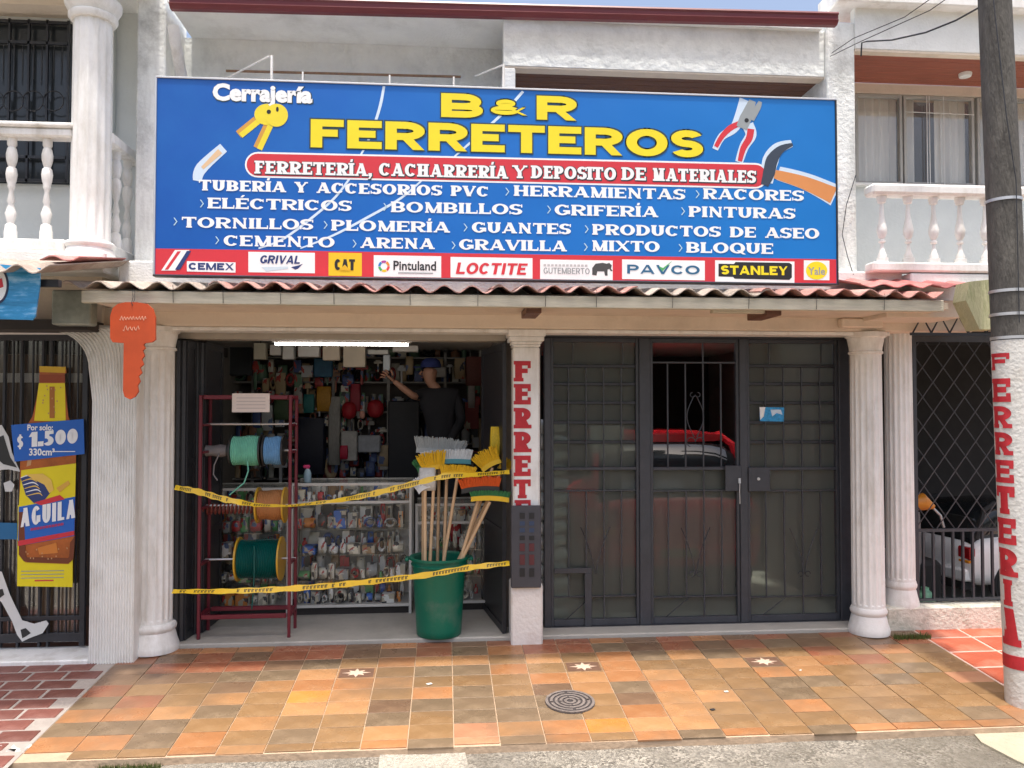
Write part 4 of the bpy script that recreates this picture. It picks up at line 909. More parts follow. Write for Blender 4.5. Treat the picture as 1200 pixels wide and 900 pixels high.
for i, y in enumerate((664+5, 673, 677)): MB().box(PX(28, PY), PX(78, PY), PY-.002, PY-.001, P(28, y+.8, PY).z, P(28, y, PY).z).build("small_print_line", grey_p, po)
MB().box(PX(44, PY), PX(66, PY), PY-.002, PY-.001, P(28, 681.5, PY).z, P(28, 680, PY).z).build("small_print_line", red_print, po)
print_poly("price_card", [(13, 498), (98, 491), (99, 532), (17, 541)], PY-.012, bb, po, .002)
slanted("letters", "$", 20, 525, 27, 524.5, 14, PY-.015, white_print, po, a=.3, b=.22, gap=0)
slanted("letters", "1.500", 35, 524, 91, 519.5, 17.5, PY-.015, white_print, po, a=.36, b=.24, gap=.08)
font_text("letters", "Por solo:", 32, 497.5, 62, 504.5, PY-.015, white_print, po, off=.03)
font_text("letters", "330cm³", 34, 525.5, 64, 534, PY-.015, white_print, po, off=.03)
MB().box(PX(65, PY), PX(90, PY), PY-.016, PY-.015, P(65, 529.5, PY).z, P(65, 528.5, PY).z).build("small_print_line", white_print, po)
# plain footballer-like silhouette decal, cut by the picture edge
de = thing("door_decal", "black and white running figure decal at the left edge of the bar door", "sticker", (PX(10, PY), PY, .3))
pale = flat("decal_white", (.62, .62, .6), .5)
print_poly("decal_piece", [(-18, 500), (2, 498), (10, 512), (14, 530), (20, 545), (24, 553), (10, 550), (-18, 552)], PY+.002, pale, de, .002)
print_poly("decal_piece", [(-10, 516), (4, 510), (12, 536), (20, 548), (4, 544), (-8, 534)], PY, flat("decal_black", (.02, .02, .02)), de, .001)
print_poly("decal_piece", [(4, 566), (12, 563), (17, 568), (14, 576), (6, 576)], PY+.002, pale, de, .002)
print_poly("decal_piece", [(-15, 668), (2, 670), (12, 698), (26, 727), (40, 731), (54, 727), (57, 731), (50, 742), (34, 748), (26, 752), (20, 744), (14, 728), (2, 706), (-15, 690)], PY+.002, pale, de, .002)
print_poly("decal_piece", [(-6, 692), (3, 690), (5, 697), (-2, 702)], PY, MATS["decal_black"], de, .001)
print_poly("decal_piece", [(24, 738), (30, 736), (36, 742), (30, 746), (26, 748)], PY, MATS["decal_black"], de, .001)
print_poly("decal_piece", [(-15, 612), (20, 613), (20, 632), (-15, 632)], PY+.002, flat("decal_teal", (.01, .12, .28)), de, .002)
# left awning, lower and nearer
la = thing("left_awning", "dark underside end of the nearer corrugated awning at the left edge", "awning", (-3, 4.9, 2.4))
awning_sheet("roof_sheet", white_sheet, -3.4, PX(60, 4.55), 4.5, 2.475, 5.6, 2.70, la, phase=.8)
awning_sheet("roof_sheet", pink2, PX(38, 4.8), PX(98, 4.95), 4.86, 2.60, 5.55, 2.72, la, phase=.2, amp=.015)
box("fascia_board", iron, la, -3.4, PX(60, 4.6), 4.66, 4.7, 2.40, 2.44)
# blue hanging banner at the left
hb = thing("hanging_banner", "glossy sky blue hanging banner with a round white emblem at the left edge", "sign", (PX(15, 4.6), 4.6, 2.2))
blg = mat("banner_sky_blue", (.04, .30, .60), .25, var=.7, scale=3, stretch=(1, 1, 5), stain=(.6, .75, .8), stain_amt=.8, stain_scale=3)
print_poly("cloth", [(-40, 306), (47, 314), (46, 338), (41, 371), (38, 375), (-40, 373)], 4.62, blg, hb, .012)
print_poly("emblem_rim", ell(-3, 334, 13, 22), 4.617, flat("emblem_navy", (.02, .03, .08)), hb, .002)
print_poly("emblem", ell(-3, 334, 10.5, 19), 4.614, white_print, hb, .002)
print_poly("emblem_mark", [(-8, 330), (2, 326), (4, 336), (-6, 340)], 4.612, red_print, hb, .001)
# greenish box behind banner
gb = box("fuse_box", mat("green_grey_glass_case", (.24, .27, .24), .3, var=.45, scale=6, stain=(.4, .4, .35), stain_amt=.6, stain_scale=5), None, PX(60, 5.35), PX(106, 5.35), 5.33, 5.44, P(80, 381, 5.35).z, P(80, 340, 5.35).z, .01)
tag(gb, "grimy green grey box fixed under the awning left of the orange key", "box")
box("dark_beam", dark, lh, -4.6, PX(105, 5.5), 5.45, 5.7, P(50, 387, 5.5).z, P(50, 375, 5.5).z)  # near-black beam across the front below the left awning
# orange key sign
KY = 5.0
ks = thing("key_sign", "large orange key-shaped board hanging from the awning edge", "sign", (PX(155, KY), KY, 1.8))
orange = mat("orange_key_paint", (.46, .06, .01), .6, var=.2, scale=5)
head = [(129, 382), (129, 370), (132, 361), (138, 356), (147, 354), (160, 354), (172, 356), (179, 362), (182, 372), (182, 398), (178, 401), (170, 402)]
blade = [(170, 402), (168, 404), (170, 408), (167, 411), (169, 417), (166, 421), (168, 427), (164, 431), (166, 437), (162, 441), (164, 447), (161, 452), (162, 459), (158, 465), (152, 468), (146, 465), (144, 458), (145, 402)]
print_poly("key_board", head + blade + [(132, 401), (129, 396)], KY, orange, ks, .018)
pw_ = flat("faded_pink_marker", (.72, .38, .26))
rs = random.Random(5)
for (x0_, x1_, y, n2, h_) in ((140, 171, 373, 9, 6), (144, 163, 385, 4, 8)):
    # faded handwriting, two lines
    pts = [P(x0_+(x1_-x0_)*i/(n2*4), y + h_*.5*sin(i*pi/2+.4)*(0.5+.5*rs.random()), KY-.0006) for i in range(n2*4+1)]
    MB().tube(pts, .0022, 4).build("handwriting", pw_, ks)
MB().tube([P(155, 338, 5.04), P(156, 348, 5.02), P(154, 356, KY-.004)], .002, 5).build("hanging_wire", iron, ks)
MB().tube([P(158, 340, 5.04), P(158, 350, 5.02), P(155, 358, KY-.004)], .002, 5).build("hanging_wire", iron, ks)

# ---- left upper floor
box("balcony_back_wall", grey_wall, lh, -5.2, PX(157, 6.2), 6.2, 6.35, 2.6, 5.2)
box("balcony_floor", white, lh, -5.2, PX(120, 5.5), 5.5, 6.35, 2.62, 2.76, .01)
box("roof_edge", white, lh, -5.2, PX(150, 5.4), 5.36, 6.4, 4.72, 4.95)
box("beam_over_window", beige, lh, -5.2, PX(80, 6.0), 6.0, 6.199, 4.66, 4.9)
box("return_wall", grey_wall, lh, PX(128, 6.2), PX(131, 6.2), 6.15, 6.199, 2.6, 5.2)
wn = thing("barred_window", "dark balcony window behind ornate black iron grille at upper left", "window", (-3.2, 6.2, 3.0))
WX1 = PX(77, 6.18); WX0 = PX(-60, 6.18); WZ0, WZ1 = P(40, 215, 6.18).z, P(40, 26, 6.18).z
box("pane", mat("dark_window_pane", (.03, .035, .04), .15, var=.3, scale=2), wn, WX0, WX1, 6.185, 6.199, WZ0, WZ1)
for z in (WZ0, WZ1-.03, P(40, 52, 6.14).z, P(40, 186, 6.14).z): box("grille_rail", iron, wn, WX0, WX1, 6.13, 6.15, z, z+.022)
for x in (74, 49, 27, 4, -18): box("grille_bar", iron, wn, PX(x, 6.14)-.008, PX(x, 6.14)+.008, 6.13, 6.15, WZ0, WZ1)
for x in (62, 38, 15, -8): 
    c_ = P(x, 118, 6.12); pts = [(c_.x+.075*cos(a), 6.125, c_.z+.075*sin(a)) for a in [2*pi*i/20 for i in range(21)]]
    MB().tube(pts, .005, 5, caps=False).build("grille_ring", iron, wn)
    for xx in (x-5, x+5): MB().tube([(PX(xx, 6.125), 6.125, P(x, 52, 6.12).z), (PX(xx, 6.125), 6.125, P(x, 92, 6.12).z)], .004, 5).build("grille_bar", iron, wn)
# balcony column
lc = column("fluted white balcony column at upper left", PX(103, 5.62), 5.62, .128, P(103, 309, 5.5).z, 4.72, .17, .1, flutes=14, fd=.007)
MB().lathe(PX(103, 5.62), 5.62, [(.14, 4.36), (.155, 4.38), (.155, 4.40), (.145, 4.41), (.165, 4.44), (.18, 4.47), (.18, 4.50), (.16, 4.51)], 36).build("capital_ring", white2, lc, smooth=40)
# balustrades
BPROF = [(.040, 0), (.040, .055), (.036, .06), (.034, .09), (.022, .10), (.036, .16), (.030, .175), (.017, .22), (.026, .235), (.014, .29), (.018, .31), (.026, .325), (.022, .335), (.030, .36), (.036, .40), (.030, .435), (.02, .445), (.026, .46), (.034, .49), (.036, .52), (.028, .555), (.022, .565), (.030, .58), (.030, .62)]
BPROF2 = [(.042, 0), (.042, .045), (.03, .05), (.032, .07), (.02, .10), (.012, .15), (.012, .175), (.024, .185), (.024, .20), (.014, .21), (.026, .235), (.036, .275), (.036, .305), (.028, .35), (.018, .42), (.014, .50), (.014, .53), (.028, .54), (.03, .56), (.036, .57), (.036, .60)]
def balustrade(lab, pts_px, Y, ytop, ybot, prof, r=1.0):
    t = thing("balustrade", lab, "balustrade", (PX(sum(pts_px)/len(pts_px), Y), Y, P(pts_px[0], ybot, Y).z))
    return t
# left front
YB = 5.6
z0 = P(50, 282, YB).z; z1 = P(50, 163, YB).z
lbal = thing("balustrade", "white turned balustrade of the upper left balcony, meeting the fluted column", "balustrade", (-3.1, YB, z0-.1))
box("top_rail", white2, lbal, -4.4, PX(84, YB), YB-.06, YB+.06, z1, z1+.06, .012); box("rail_lip", white2, lbal, -4.4, PX(86, YB), YB-.08, YB+.08, z1+.0605, z1+.095, .012)
box("bottom_rail", white2, lbal, -4.4, PX(78, YB), YB-.07, YB+.07, z0-.085, z0, .015)
def bal_mesh(prof, h_):
    s_ = h_/prof[-1][1]; mb = MB().lathe(0, 0, [(r*1.0, z*s_) for r, z in prof], 20); me = bpy.data.meshes.new("baluster"); me.from_pydata(mb.v, [], mb.f); me.materials.append(white2); me.shade_smooth(); me.set_sharp_from_angle(angle=radians(50)); return me
bm1 = bal_mesh(BPROF, z1-z0)
def put_part(me, name, parent, loc):
    o = bpy.data.objects.new(name, me); COL.objects.link(o); o.parent = parent; o.location = Vector(loc) - Vector(parent['_o']); return o
for x in (-32, 9, 51): put_part(bm1, "baluster", lbal, (PX(x, YB), YB, z0))
# left side return
lbs = thing("balustrade", "short white balustrade running back to the wall behind the balcony column", "balustrade", (PX(118, 5.75), 5.9, z0-.1))
XX = PX(117, 5.62)
box("top_rail", white2, lbs, XX-.05, XX+.05, 5.66, 6.199, z1, z1+.08, .012); box("bottom_rail", white2, lbs, XX-.05, XX+.05, 5.66, 6.199, z0-.08, z0, .012)
for y in (5.84, 6.04): put_part(bm1, "baluster", lbs, (XX, y, z0))

# ------------------------------------------------------------------ right house
rh = thing("right_house", "white house at the right with balcony, brown soffit and curtained windows", "building", (4.5, 5.8, 0))
RX0 = PX(1005, 5.78)+.002; RX1 = 7.5
box("parapet_wall", white, rh, RX0, RX1, 5.76, 5.83, P(1080, 60, 5.76).z, P(1080, 9, 5.76).z, .006)
box("parapet_cap", white2, rh, PX(985, 5.7), RX1, 5.66, 6.0, P(1080, 8, 5.7).z, P(1080, -14, 5.7).z, .01)
box("parapet_lip", beige, rh, RX0, RX1, 5.762, 5.83, P(1080, 62.5, 5.76).z, P(1080, 60.2, 5.76).z)
zs_ = P(1080, 64, 5.83).z
nb = 5
for i in range(nb):
    y0 = 5.832 + i*(6.38-5.832)/nb; box("soffit_board", wood_red, rh, RX0, RX1, y0, y0+(6.38-5.832)/nb-.004, zs_-.005, zs_+.02, .002)
YH = 6.4
box("back_wall", grey_wall, rh, RX0, RX1, YH, YH+.15, 2.6, P(1080, 217, YH).z)
box("lintel", beige, rh, RX0, RX1, YH-.02, YH+.15, P(1080, 112, YH).z, zs_-.004)
box("balcony_floor", white, rh, XRs+.0, RX1, 5.5, YH+.1, 2.45, P(1080, 320, 5.5).z, .01)
lamp = MB().lathe(PX(1139, 6.1), 6.12, [(.045, zs_-.035), (.05, zs_-.02), (.05, zs_-.006)], 20).build("ceiling_lamp", white2, rh, smooth=40)
# windows with curtains
wz0, wz1 = P(1080, 217, YH).z, P(1080, 113, YH).z
cur = mat("grey_white_curtain", (.82, .82, .78), .9, var=.12, scale=4, stretch=(8, 8, .6))
def win(lab, xa, xb, gap_=None):
    t = thing("window", lab, "window", (PX((xa+xb)/2, YH), YH, wz0))
    X0, X1 = PX(xa, YH), PX(xb, YH); f = .022
    fr = MB().box(X0, X0+f, YH-.01, YH+.03, wz0, wz1).box(X1-f, X1, YH-.01, YH+.03, wz0, wz1).box(X0+f+.001, X1-f-.001, YH-.01, YH+.03, wz0, wz0+f).box(X0+f+.001, X1-f-.001, YH-.01, YH+.03, wz1-f, wz1)
    fr.build("frame", flat("grey_window_frame", (.42, .41, .38), .5), t); box("pane", glass_mat("balcony_glass", .06, (1, .99, .98)) if "balcony_glass" not in MATS else MATS["balcony_glass"], t, X0+f, X1-f, YH+.01, YH+.014, wz0+f, wz1-f)
    def curtain(a, b):
        mb = MB(); n3 = int((b-a)/.012)
        for i in range(n3+1):
            x = a+(b-a)*i/n3; y = YH+.09+.02*sin(i*1.1)+.008*sin(i*.37)
            mb.v += [Vector((x, y, wz0)), Vector((x, y, wz1+.02))]
        mb.f = [(2*i, 2*i+2, 2*i+3, 2*i+1) for i in range(n3)]; mb.build("curtain", cur, t, smooth=60)
    if gap_: curtain(X0, PX(gap_[0], YH)); curtain(PX(gap_[1], YH), X1)
    else: curtain(X0, X1)
    return t
win("closed curtained balcony window beside the white pilaster", 1006, 1061)
w2 = win("curtained balcony window with a dark gap between its curtains", 1063, 1146, (1083, 1107))
win("curtained window to the right of the utility pole", 1150, 1290)
for x in (1091, 1094, 1111): MB().tube([(PX(x, YH-.02), YH-.02, wz0), (PX(x, YH-.02), YH-.02, wz1)], .004, 5).build("bar", white2, w2)
MB().tube([(PX(1064, YH), YH-.02, P(1090, 133, YH).z), (PX(1145, YH), YH-.02, P(1090, 134, YH).z)], .003, 5).build("bar", white2, w2)
box("room_dark", dark, rh, RX0, RX1, YH+.4, YH+.5, 2.6, 4.6)
box("window_sill", white2, rh, RX0, RX1, YH-.05, YH-.001, wz0-.025, wz0-.002, .004)
# right balustrade
YB2 = 5.55
rz0 = P(1080, 309, YB2).z; rz1 = P(1080, 231, YB2).z
rb = thing("balustrade", "white vase-shaped balustrade of the right balcony above the pink roof sheets", "balustrade", (4.3, YB2, rz0-.1))
box("top_rail", white2, rb, RX0-.03, RX1, YB2-.07, YB2+.07, rz1, rz1+.08, .018)
box("bottom_rail", white2, rb, RX0-.03, RX1, YB2-.06, YB2+.06, rz0-.07, rz0, .012)
bm2 = bal_mesh(BPROF2, rz1-rz0)
for x in (1036, 1067, 1097, 1128, 1158, 1189, 1220): put_part(bm2, "baluster", rb, (PX(x, YB2), YB2, rz0))
# ground floor right
box("wall_over_grille", beige, rh, XRs+.02, RX1, 5.95, 6.1, 2.33, 2.6)
box("room_back", dark, rh, XRs+.13, RX1, 9.0, 9.1, -.2, 2.6)
box("room_ceiling", dark, rh, XRs+.13, RX1, 6.11, 9.0, 2.45, 2.6)
box("room_floor", concfloor, rh, XRs+.13, RX1, 5.99, 9.0, -.3, .05)
lowm = mat("mossy_white_wall", (.68, .65, .56), .85, var=.12, scale=5, bump=.5, bscale=40, stain=(.14, .15, .09), stain_amt=.8, stain_scale=5)
lw_ = box("low_wall", lowm, None, PX(1034, 5.9), RX1, 5.86, 6.04, -.03, .175, .008)
tag(lw_, "low mossy white wall under the dark grille by the utility pole", "wall")
gr_ = thing("diamond_grille", "tall black iron grille with diamond mesh above upright bars at the right", "gate", (4.2, 6.0, .18))
YD = 6.0; gx0, gx1 = PX(1069, YD), PX(1300, YD); gzb, gzm, gzt = .19, P(1120, 621, YD).z, P(1120, 392, YD).z
MB().box(gx0, gx0+.03, YD-.015, YD+.015, gzb, gzt).box(gx0+.031, gx1, YD-.015, YD+.015, gzt-.06, gzt).box(gx0+.031, gx1, YD-.012, YD+.012, gzm-.012, gzm+.012).box(gx0+.031, gx1, YD-.012, YD+.012, gzb, gzb+.02).build("frame", iron_gr, gr_)
for i in range(26):
    x = gx0+.075+i*.082
    if x < gx1: box("bar", iron_gr, gr_, x-.008, x+.008, YD-.01, YD+.01, gzb+.021, gzm-.013)
dxx = .175; dzz = .235
def clipline(xa, za, xb, zb):
    t0, t1 = 0.0, 1.0; dx, dz = xb-xa, zb-za
    for p, q in ((-dx, xa-gx0-.03), (dx, gx1-xa), (-dz, za-gzm-.012), (dz, gzt-.06-za)):
        if p == 0: continue
        r = q/p
        if p < 0: t0 = max(t0, r)
        else: t1 = min(t1, r)
    return (t0, t1) if t0 < t1 else None
for s_ in (1, -1):
    for i in range(-12, 16):
        xa = gx0 + i*dxx*1.0; L = 12; xb = xa + L*dxx*.5*2; za, zb = (gzm, gzm+L*dzz) if s_ > 0 else (gzm+L*dzz, gzm)
        c_ = clipline(xa, za, xb, zb)
        if c_:
            a_ = Vector((xa, YD-.006*s_, za)); b2 = Vector((xb, YD-.006*s_, zb)); MB().tube([a_.lerp(b2, c_[0]), a_.lerp(b2, c_[1])], .0045, 5).build("mesh_wire", iron_gr, gr_)
# zigzag over the grille
zz = thing("iron_zigzag", "black iron zigzag strip above the dark grille", "ironwork", (PX(1100, 5.7), 5.7, 2.3))
za, zb = P(1100, 390, 5.7).z, P(1100, 370, 5.7).z
x_ = PX(1071, 5.7); st_ = .086
MB().box(PX(1098, 5.7), PX(1133, 5.7), 5.69, 5.71, zb, zb+.018).build("bar", iron, zz); MB().box(PX(1068, 5.7), PX(1170, 5.7), 5.69, 5.71, za-.02, za).build("bar", iron, zz)
for i in range(5): MB().tube([(x_+i*st_*1.7, 5.7, za), (x_+(i+.5)*st_*1.7, 5.7, zb), (x_+(i+1)*st_*1.7, 5.7, za)], .007, 5).build("zigzag_rod", iron, zz)
eb = MB().prism([(P(x, y, 4.98).x, P(x, y, 4.98).z) for x, y in ((1136, 330), (1165, 327), (1168, 386), (1148, 386), (1132, 352))], 4.98, 5.12).build("beam_end_block", mat("mossy_concrete", (.52, .50, .30), .9, var=.2, scale=6, bump=.5, stain=(.2, .24, .08), stain_amt=.7, stain_scale=5, stretch=(3, 3, .6)), None)
tag(eb, "moss stained beam end under the awning beside the utility pole", "beam")
box("mount_board", beige, rh, PX(1040, 5.35), PX(1130, 5.35), 5.35, 5.74, P(1100, 372, 5.35).z, P(1100, 352, 5.35).z, .004)

# ------------------------------------------------------------------ utility pole
pb = G(1201, 824); PYc = pb.y
top = P(1163, -60, PYc+.05); bot = Vector((P(1202, 820, PYc).x, PYc, gz(PYc)))
t_ = (7.5-bot.z)/(top.z-bot.z); top2 = bot + (top-bot)*t_
up_ = thing("utility_pole", "leaning grey concrete utility pole painted white below with red vertical letters", "utility pole", tuple(bot))
pole_g = mat("weathered_pole_concrete", (.085, .08, .072), .9, var=.3, scale=10, bump=.6, bscale=30, stain=(.17, .16, .14), stain_amt=.6, stain_scale=3, stretch=(3, 3, .7))
pole_w = mat("chipped_white_pole_paint", (.62, .61, .575), .8, var=.08, scale=8, bump=.4, bscale=40, stain=(.42, .38, .32), stain_amt=.6, stain_scale=8)
zw = P(1184, 397, PYc-.1).z
def pa(z): t = (z-bot.z)/(top2.z-bot.z); return bot + (top2-bot)*t
def pr_(z): return .108 - .0035*(z-bot.z)
zl = [bot.z-.02, bot.z+.3, .6, 1.2, zw-.01, zw]
MB().tube([pa(z) for z in zl], [pr_(z)+.0025 for z in zl], 32).build("painted_base", pole_w, up_, smooth=40)
zl = [zw, 3, 4, 5.5, 7.5]
MB().tube([pa(z) for z in zl], [pr_(z) for z in zl], 32).build("shaft", pole_g, up_, smooth=40)
for y in (229, 338, 366, 394): 
    z = P(1184, y, PYc-.1).z; MB().tube([pa(z-.006)+Vector((0, 0, -.004)), pa(z+.008)], pr_(z)+.006, 28).build("wire_band", alu, up_, smooth=30)
MB().tube([pa(zw+.1)+Vector((-.02, -.115, 0)), pa(3.1)+Vector((.0, -.115, 0)), pa(3.5)+Vector((-.04, -.11, 0)), pa(4.6)+Vector((-.09, -.075, 0))], .003, 6).build("cable", iron, up_)
# letters wrapped round the pole
def wrap(ch, z0, z1, a0, wid, col):
    h_ = z1-z0; e = 0; mb = MB()
    for kind, polys in glyph(ch, wid, h_, .34*h_*.85, .24*h_, .05*h_):
        e += 1
        for q in polys:
            x0_, x1_ = min(p[0] for p in q), max(p[0] for p in q); ns_ = max(1, int((x1_-x0_)/.015))
            for s in range(ns_):
                def cut(t):  # bilinear in the quad
                    return t
                A, B, C, D = q; u0, u1 = s/ns_, (s+1)/ns_
                l2 = lambda p, r, u: (p[0]+(r[0]-p[0])*u, p[1]+(r[1]-p[1])*u)
                pts = [l2(A, B, u0), l2(A, B, u1), l2(D, C, u1), l2(D, C, u0)]
                vs = []
                for (x, z) in pts:
                    Z = z0+z; R = pr_(Z)+.0035+.0003*e; an = a0 + x/R; c_ = pa(Z); vs.append((c_.x+R*sin(an), c_.y-R*cos(an), Z))
                mb.add(vs, [(0, 1, 2, 3)])
    mb.build("letter", col, up_)
yy = [(413, 433), (443, 471), (476, 502), (507, 534), (540, 567), (571, 604), (609, 640), (645, 678), (682, 713), (716, 760)]
for ch, (a_, b_) in zip("FERRETERIA", yy):
    wrap(ch, P(1175, b_, PYc-.08).z, P(1175, a_, PYc-.08).z, radians(-110), .128, red_pt)
zA = P(1180, 790, PYc-.1).z
MB().tube([pa(zA+.01), pa(zA+.09)], [pr_(zA)+.0045]*2, 32).build("red_band", red_pt, up_, smooth=40)
# cables
cb = iron
for (pts, lab) in (([P(975, 62, 5.75), P(1000, 45, 5.4), P(1060, 20, 5.0), P(1110, -15, 4.7)], "thin cable running from the pilaster up past the maroon gutter end"),
                   ([P(973, 66, 5.75), P(1010, 48, 5.3), P(1090, 12, 4.9), P(1150, -30, 4.6)], "thin lower cable from the pilaster towards the upper right"),
                   ([P(1009, 66, 5.72), P(1010, 50, 5.7), P(1016, 48.5, 5.65), P(1045, 47, 5.4), P(1085, 38, 5.1), P(1120, 24, 4.9), P(1147, 9, 4.8)], "thick black cable sagging from the right parapet to the utility pole"),
                   ([P(1003, 205, 5.7), P(992, 240, 5.7), P(987, 275, 5.68), P(993, 300, 5.65), P(1000, 322, 5.6)], "black cable hanging down the right pilaster beside the sign")):
    o = MB().tube(pts, .006 if "thick" in lab else .0032, 6).build("cable", cb); tag(o, lab, "cable")
# ------------------------------------------------------------------ the garage gate
gt = thing("garage_gate", "wide charcoal iron gate of three barred panels with frosted panes", "gate", (PX(815, 6.1), 6.1, .03))
GY = 6.1
gX = lambda x: PX(x, GY); gZ = lambda y, x=815: P(x, y, GY).z
gb_, gtp = .035, 2.255
gi = iron_gr
def gbox(n, x0, x1, z0, z1, y0=GY-.02, y1=GY+.02, m=gi, b=.002): return box(n, m, gt, x0, x1, y0, y1, z0, z1, b)
posts = [(637, 645), (748, 761), (865, 874), (981, 993)]
for a, b in posts: gbox("post", gX(a), gX(b), gb_, gtp, GY-.035, GY+.03, b=.004)
gbox("top_rail", gX(637), gX(993), gtp+.001, gtp+.03, GY-.035, GY+.03)
gbox("bottom_rail", gX(637), gX(993), .012, gb_-.001, GY-.035, GY+.03)
panels = [(645, 748), (761, 865), (874, 981)]
for pi_, (a, b) in enumerate(panels):
    X0, X1 = gX(a)+.001, gX(b)-.001
    xm = (a+b)/2
    f = .022
    gbox("panel_frame", X0, X0+f, gb_+.001, gtp-.001); gbox("panel_frame", X1-f, X1, gb_+.001, gtp-.001)
    gbox("panel_frame", X0+f+.001, X1-f-.001, gb_+.001, gb_+.05); gbox("panel_frame", X0+f+.001, X1-f-.001, gtp-.035, gtp-.001)
    zm = gZ(549, xm); gbox("mid_rail", X0+f+.001, X1-f-.001, zm-.012, zm+.012)
    nbar = 4
    if pi_ != 1:
        for y in (429, 450, 472, 495, 518): z = gZ(y, xm); gbox("louvre_bar", X0+f+.001, X1-f-.001, z-.013, z+.013, GY-.004, GY+.02, m=iron)
        for i in range(4): x = X0+(X1-X0)*(i+1)/5; gbox("bar", x-.004, x+.004, zm+.013, gZ(429, xm)-.013, GY-.018, GY-.005, b=0)
        for x in (X0+(X1-X0)*.25, X0+(X1-X0)*.82): gbox("bar", x-.004, x+.004, gZ(428, xm)+.013, gtp-.036, GY-.018, GY-.005, b=0)
        box("frosted_pane", frosted, gt, X0+f, X1-f, GY+.024, GY+.03, gb_+.04, gtp-.03)
    else:
        zt = gZ(425, xm); gbox("rail", X0+f+.001, X1-f-.001, zt-.006, zt+.006, GY-.01, GY+.01, b=0)
        for i in range(4): x = X0+(X1-X0)*(i+1)/5; gbox("bar", x-.005, x+.005, zm+.013, zt-.007 if i != 2 else gtp-.036, GY-.012, GY+.002, b=0)
        box("frosted_pane", frosted, gt, X0+f, X1-f, GY+.024, GY+.03, gb_+.04, zm)
        cxx, czz = (X0+X1)/2+.005, gZ(488, xm)
        for s_ in (-1, 1):
            MB().tube([(cxx+s_*(.012+.055*sin(pi*t)**1.2), GY-.016, czz+.28*(t-.5)*1.15) for t in [i/14 for i in range(15)]], .004, 5).build("scroll", gi, gt)
            MB().tube([(cxx+s_*(.035*(1-cos(a))), GY-.016, czz-.20+.035*sin(a)) for a in [i*.35 for i in range(14)]], .0035, 5).build("scroll", gi, gt)
            MB().tube([(cxx+s_*(.02+.02*sin(a)), GY-.016, czz+.17+.018*cos(a)) for a in [i*.4 for i in range(13)]], .0035, 5).build("scroll", gi, gt)
    zr1, zr0 = gZ(575, xm), gZ(699, xm)
    gbox("rail", X0+f+.001, X1-f-.001, zr1-.005, zr1+.005, GY-.004, GY+.014, b=0); gbox("rail", X0+f+.001, X1-f-.001, zr0-.005, zr0+.005, GY-.004, GY+.014, b=0)
    for i in range(4):
        x = X0+(X1-X0)*(i+1)/5; gbox("bar", x-.0045, x+.0045, zr0+.006 if i not in (2,) else gb_+.051, zr1-.006 if i != 2 else zm-.013, GY-.016, GY-.0045, b=0)
    cxx = (X0+X1)/2 + (.08 if pi_ == 2 else 0)
    for s_ in (-1, 1): MB().tube([(cxx+s_*.11*(1-t)**1.5+s_*.005, GY-.02, gZ(672, xm)+.36*(1-t)) for t in [i/10 for i in range(11)]], .004, 5).build("scroll", gi, gt)
    if pi_: 
        for s_ in (-1, 1): MB().tube([(cxx+s_*.03+.02*cos(a)*s_, GY-.02, gZ(672, xm)+.02*sin(a)) for a in [i*.5 for i in range(11)]], .0035, 5).build("scroll", gi, gt)
    MB().tube([(X0+.12, GY-.012, gb_+.052), (X0+.3, GY-.012, zr0-.006)], .004, 5).build("brace", gi, gt)
# wicket frame low on the left panel
gbox("wicket_frame", gX(645)+.024, gX(692), gZ(668, 668)-.02, gZ(668, 668)+.02, GY-.034, GY-.0205); gbox("wicket_frame", gX(684), gX(692), gb_+.0, gZ(668, 668)-.021, GY-.034, GY-.0205)
gbox("lock_box", gX(847), gX(866), gZ(575, 856), gZ(545, 856), GY-.05, GY-.0355, b=.004); gbox("lock_box", gX(874), gX(899), gZ(575, 886), gZ(547, 886), GY-.05, GY-.0205, b=.004)
MB().tube([(gX(863), GY-.052, gZ(560)), (gX(863), GY-.056, gZ(566))], .012, 10).build("keyhole", alu, gt)
MB().tube([(gX(863), GY-.06, gZ(562)), (gX(862.5), GY-.062, gZ(575)), (gX(863), GY-.06, gZ(590))], .004, 6).build("hanging_key", alu, gt)
MB().tube([(gX(885), GY-.06, gZ(561)), (gX(885), GY-.05, gZ(561))], .012, 10).build("keyhole", alu, gt)
st = thing("gate_sticker", "small blue and white picture sticker on the right pane of the gate", "sticker", (gX(904), GY, gZ(486)))
stY = GY-.023
print_poly("picture", [(890, 477), (919, 477.5), (918.5, 494), (890.5, 493.5)], stY, mat("sticker_blue", (.03, .30, .62), .3, var=.5, scale=40), st, .0015)
print_poly("white_part", [(890, 477), (897, 477), (895, 488), (891, 492)], stY-.001, white_print, st, .0008)
print_poly("pale_part", [(903, 480), (915, 480), (917, 486), (910, 484), (905, 488)], stY-.001, halo, st, .0008)
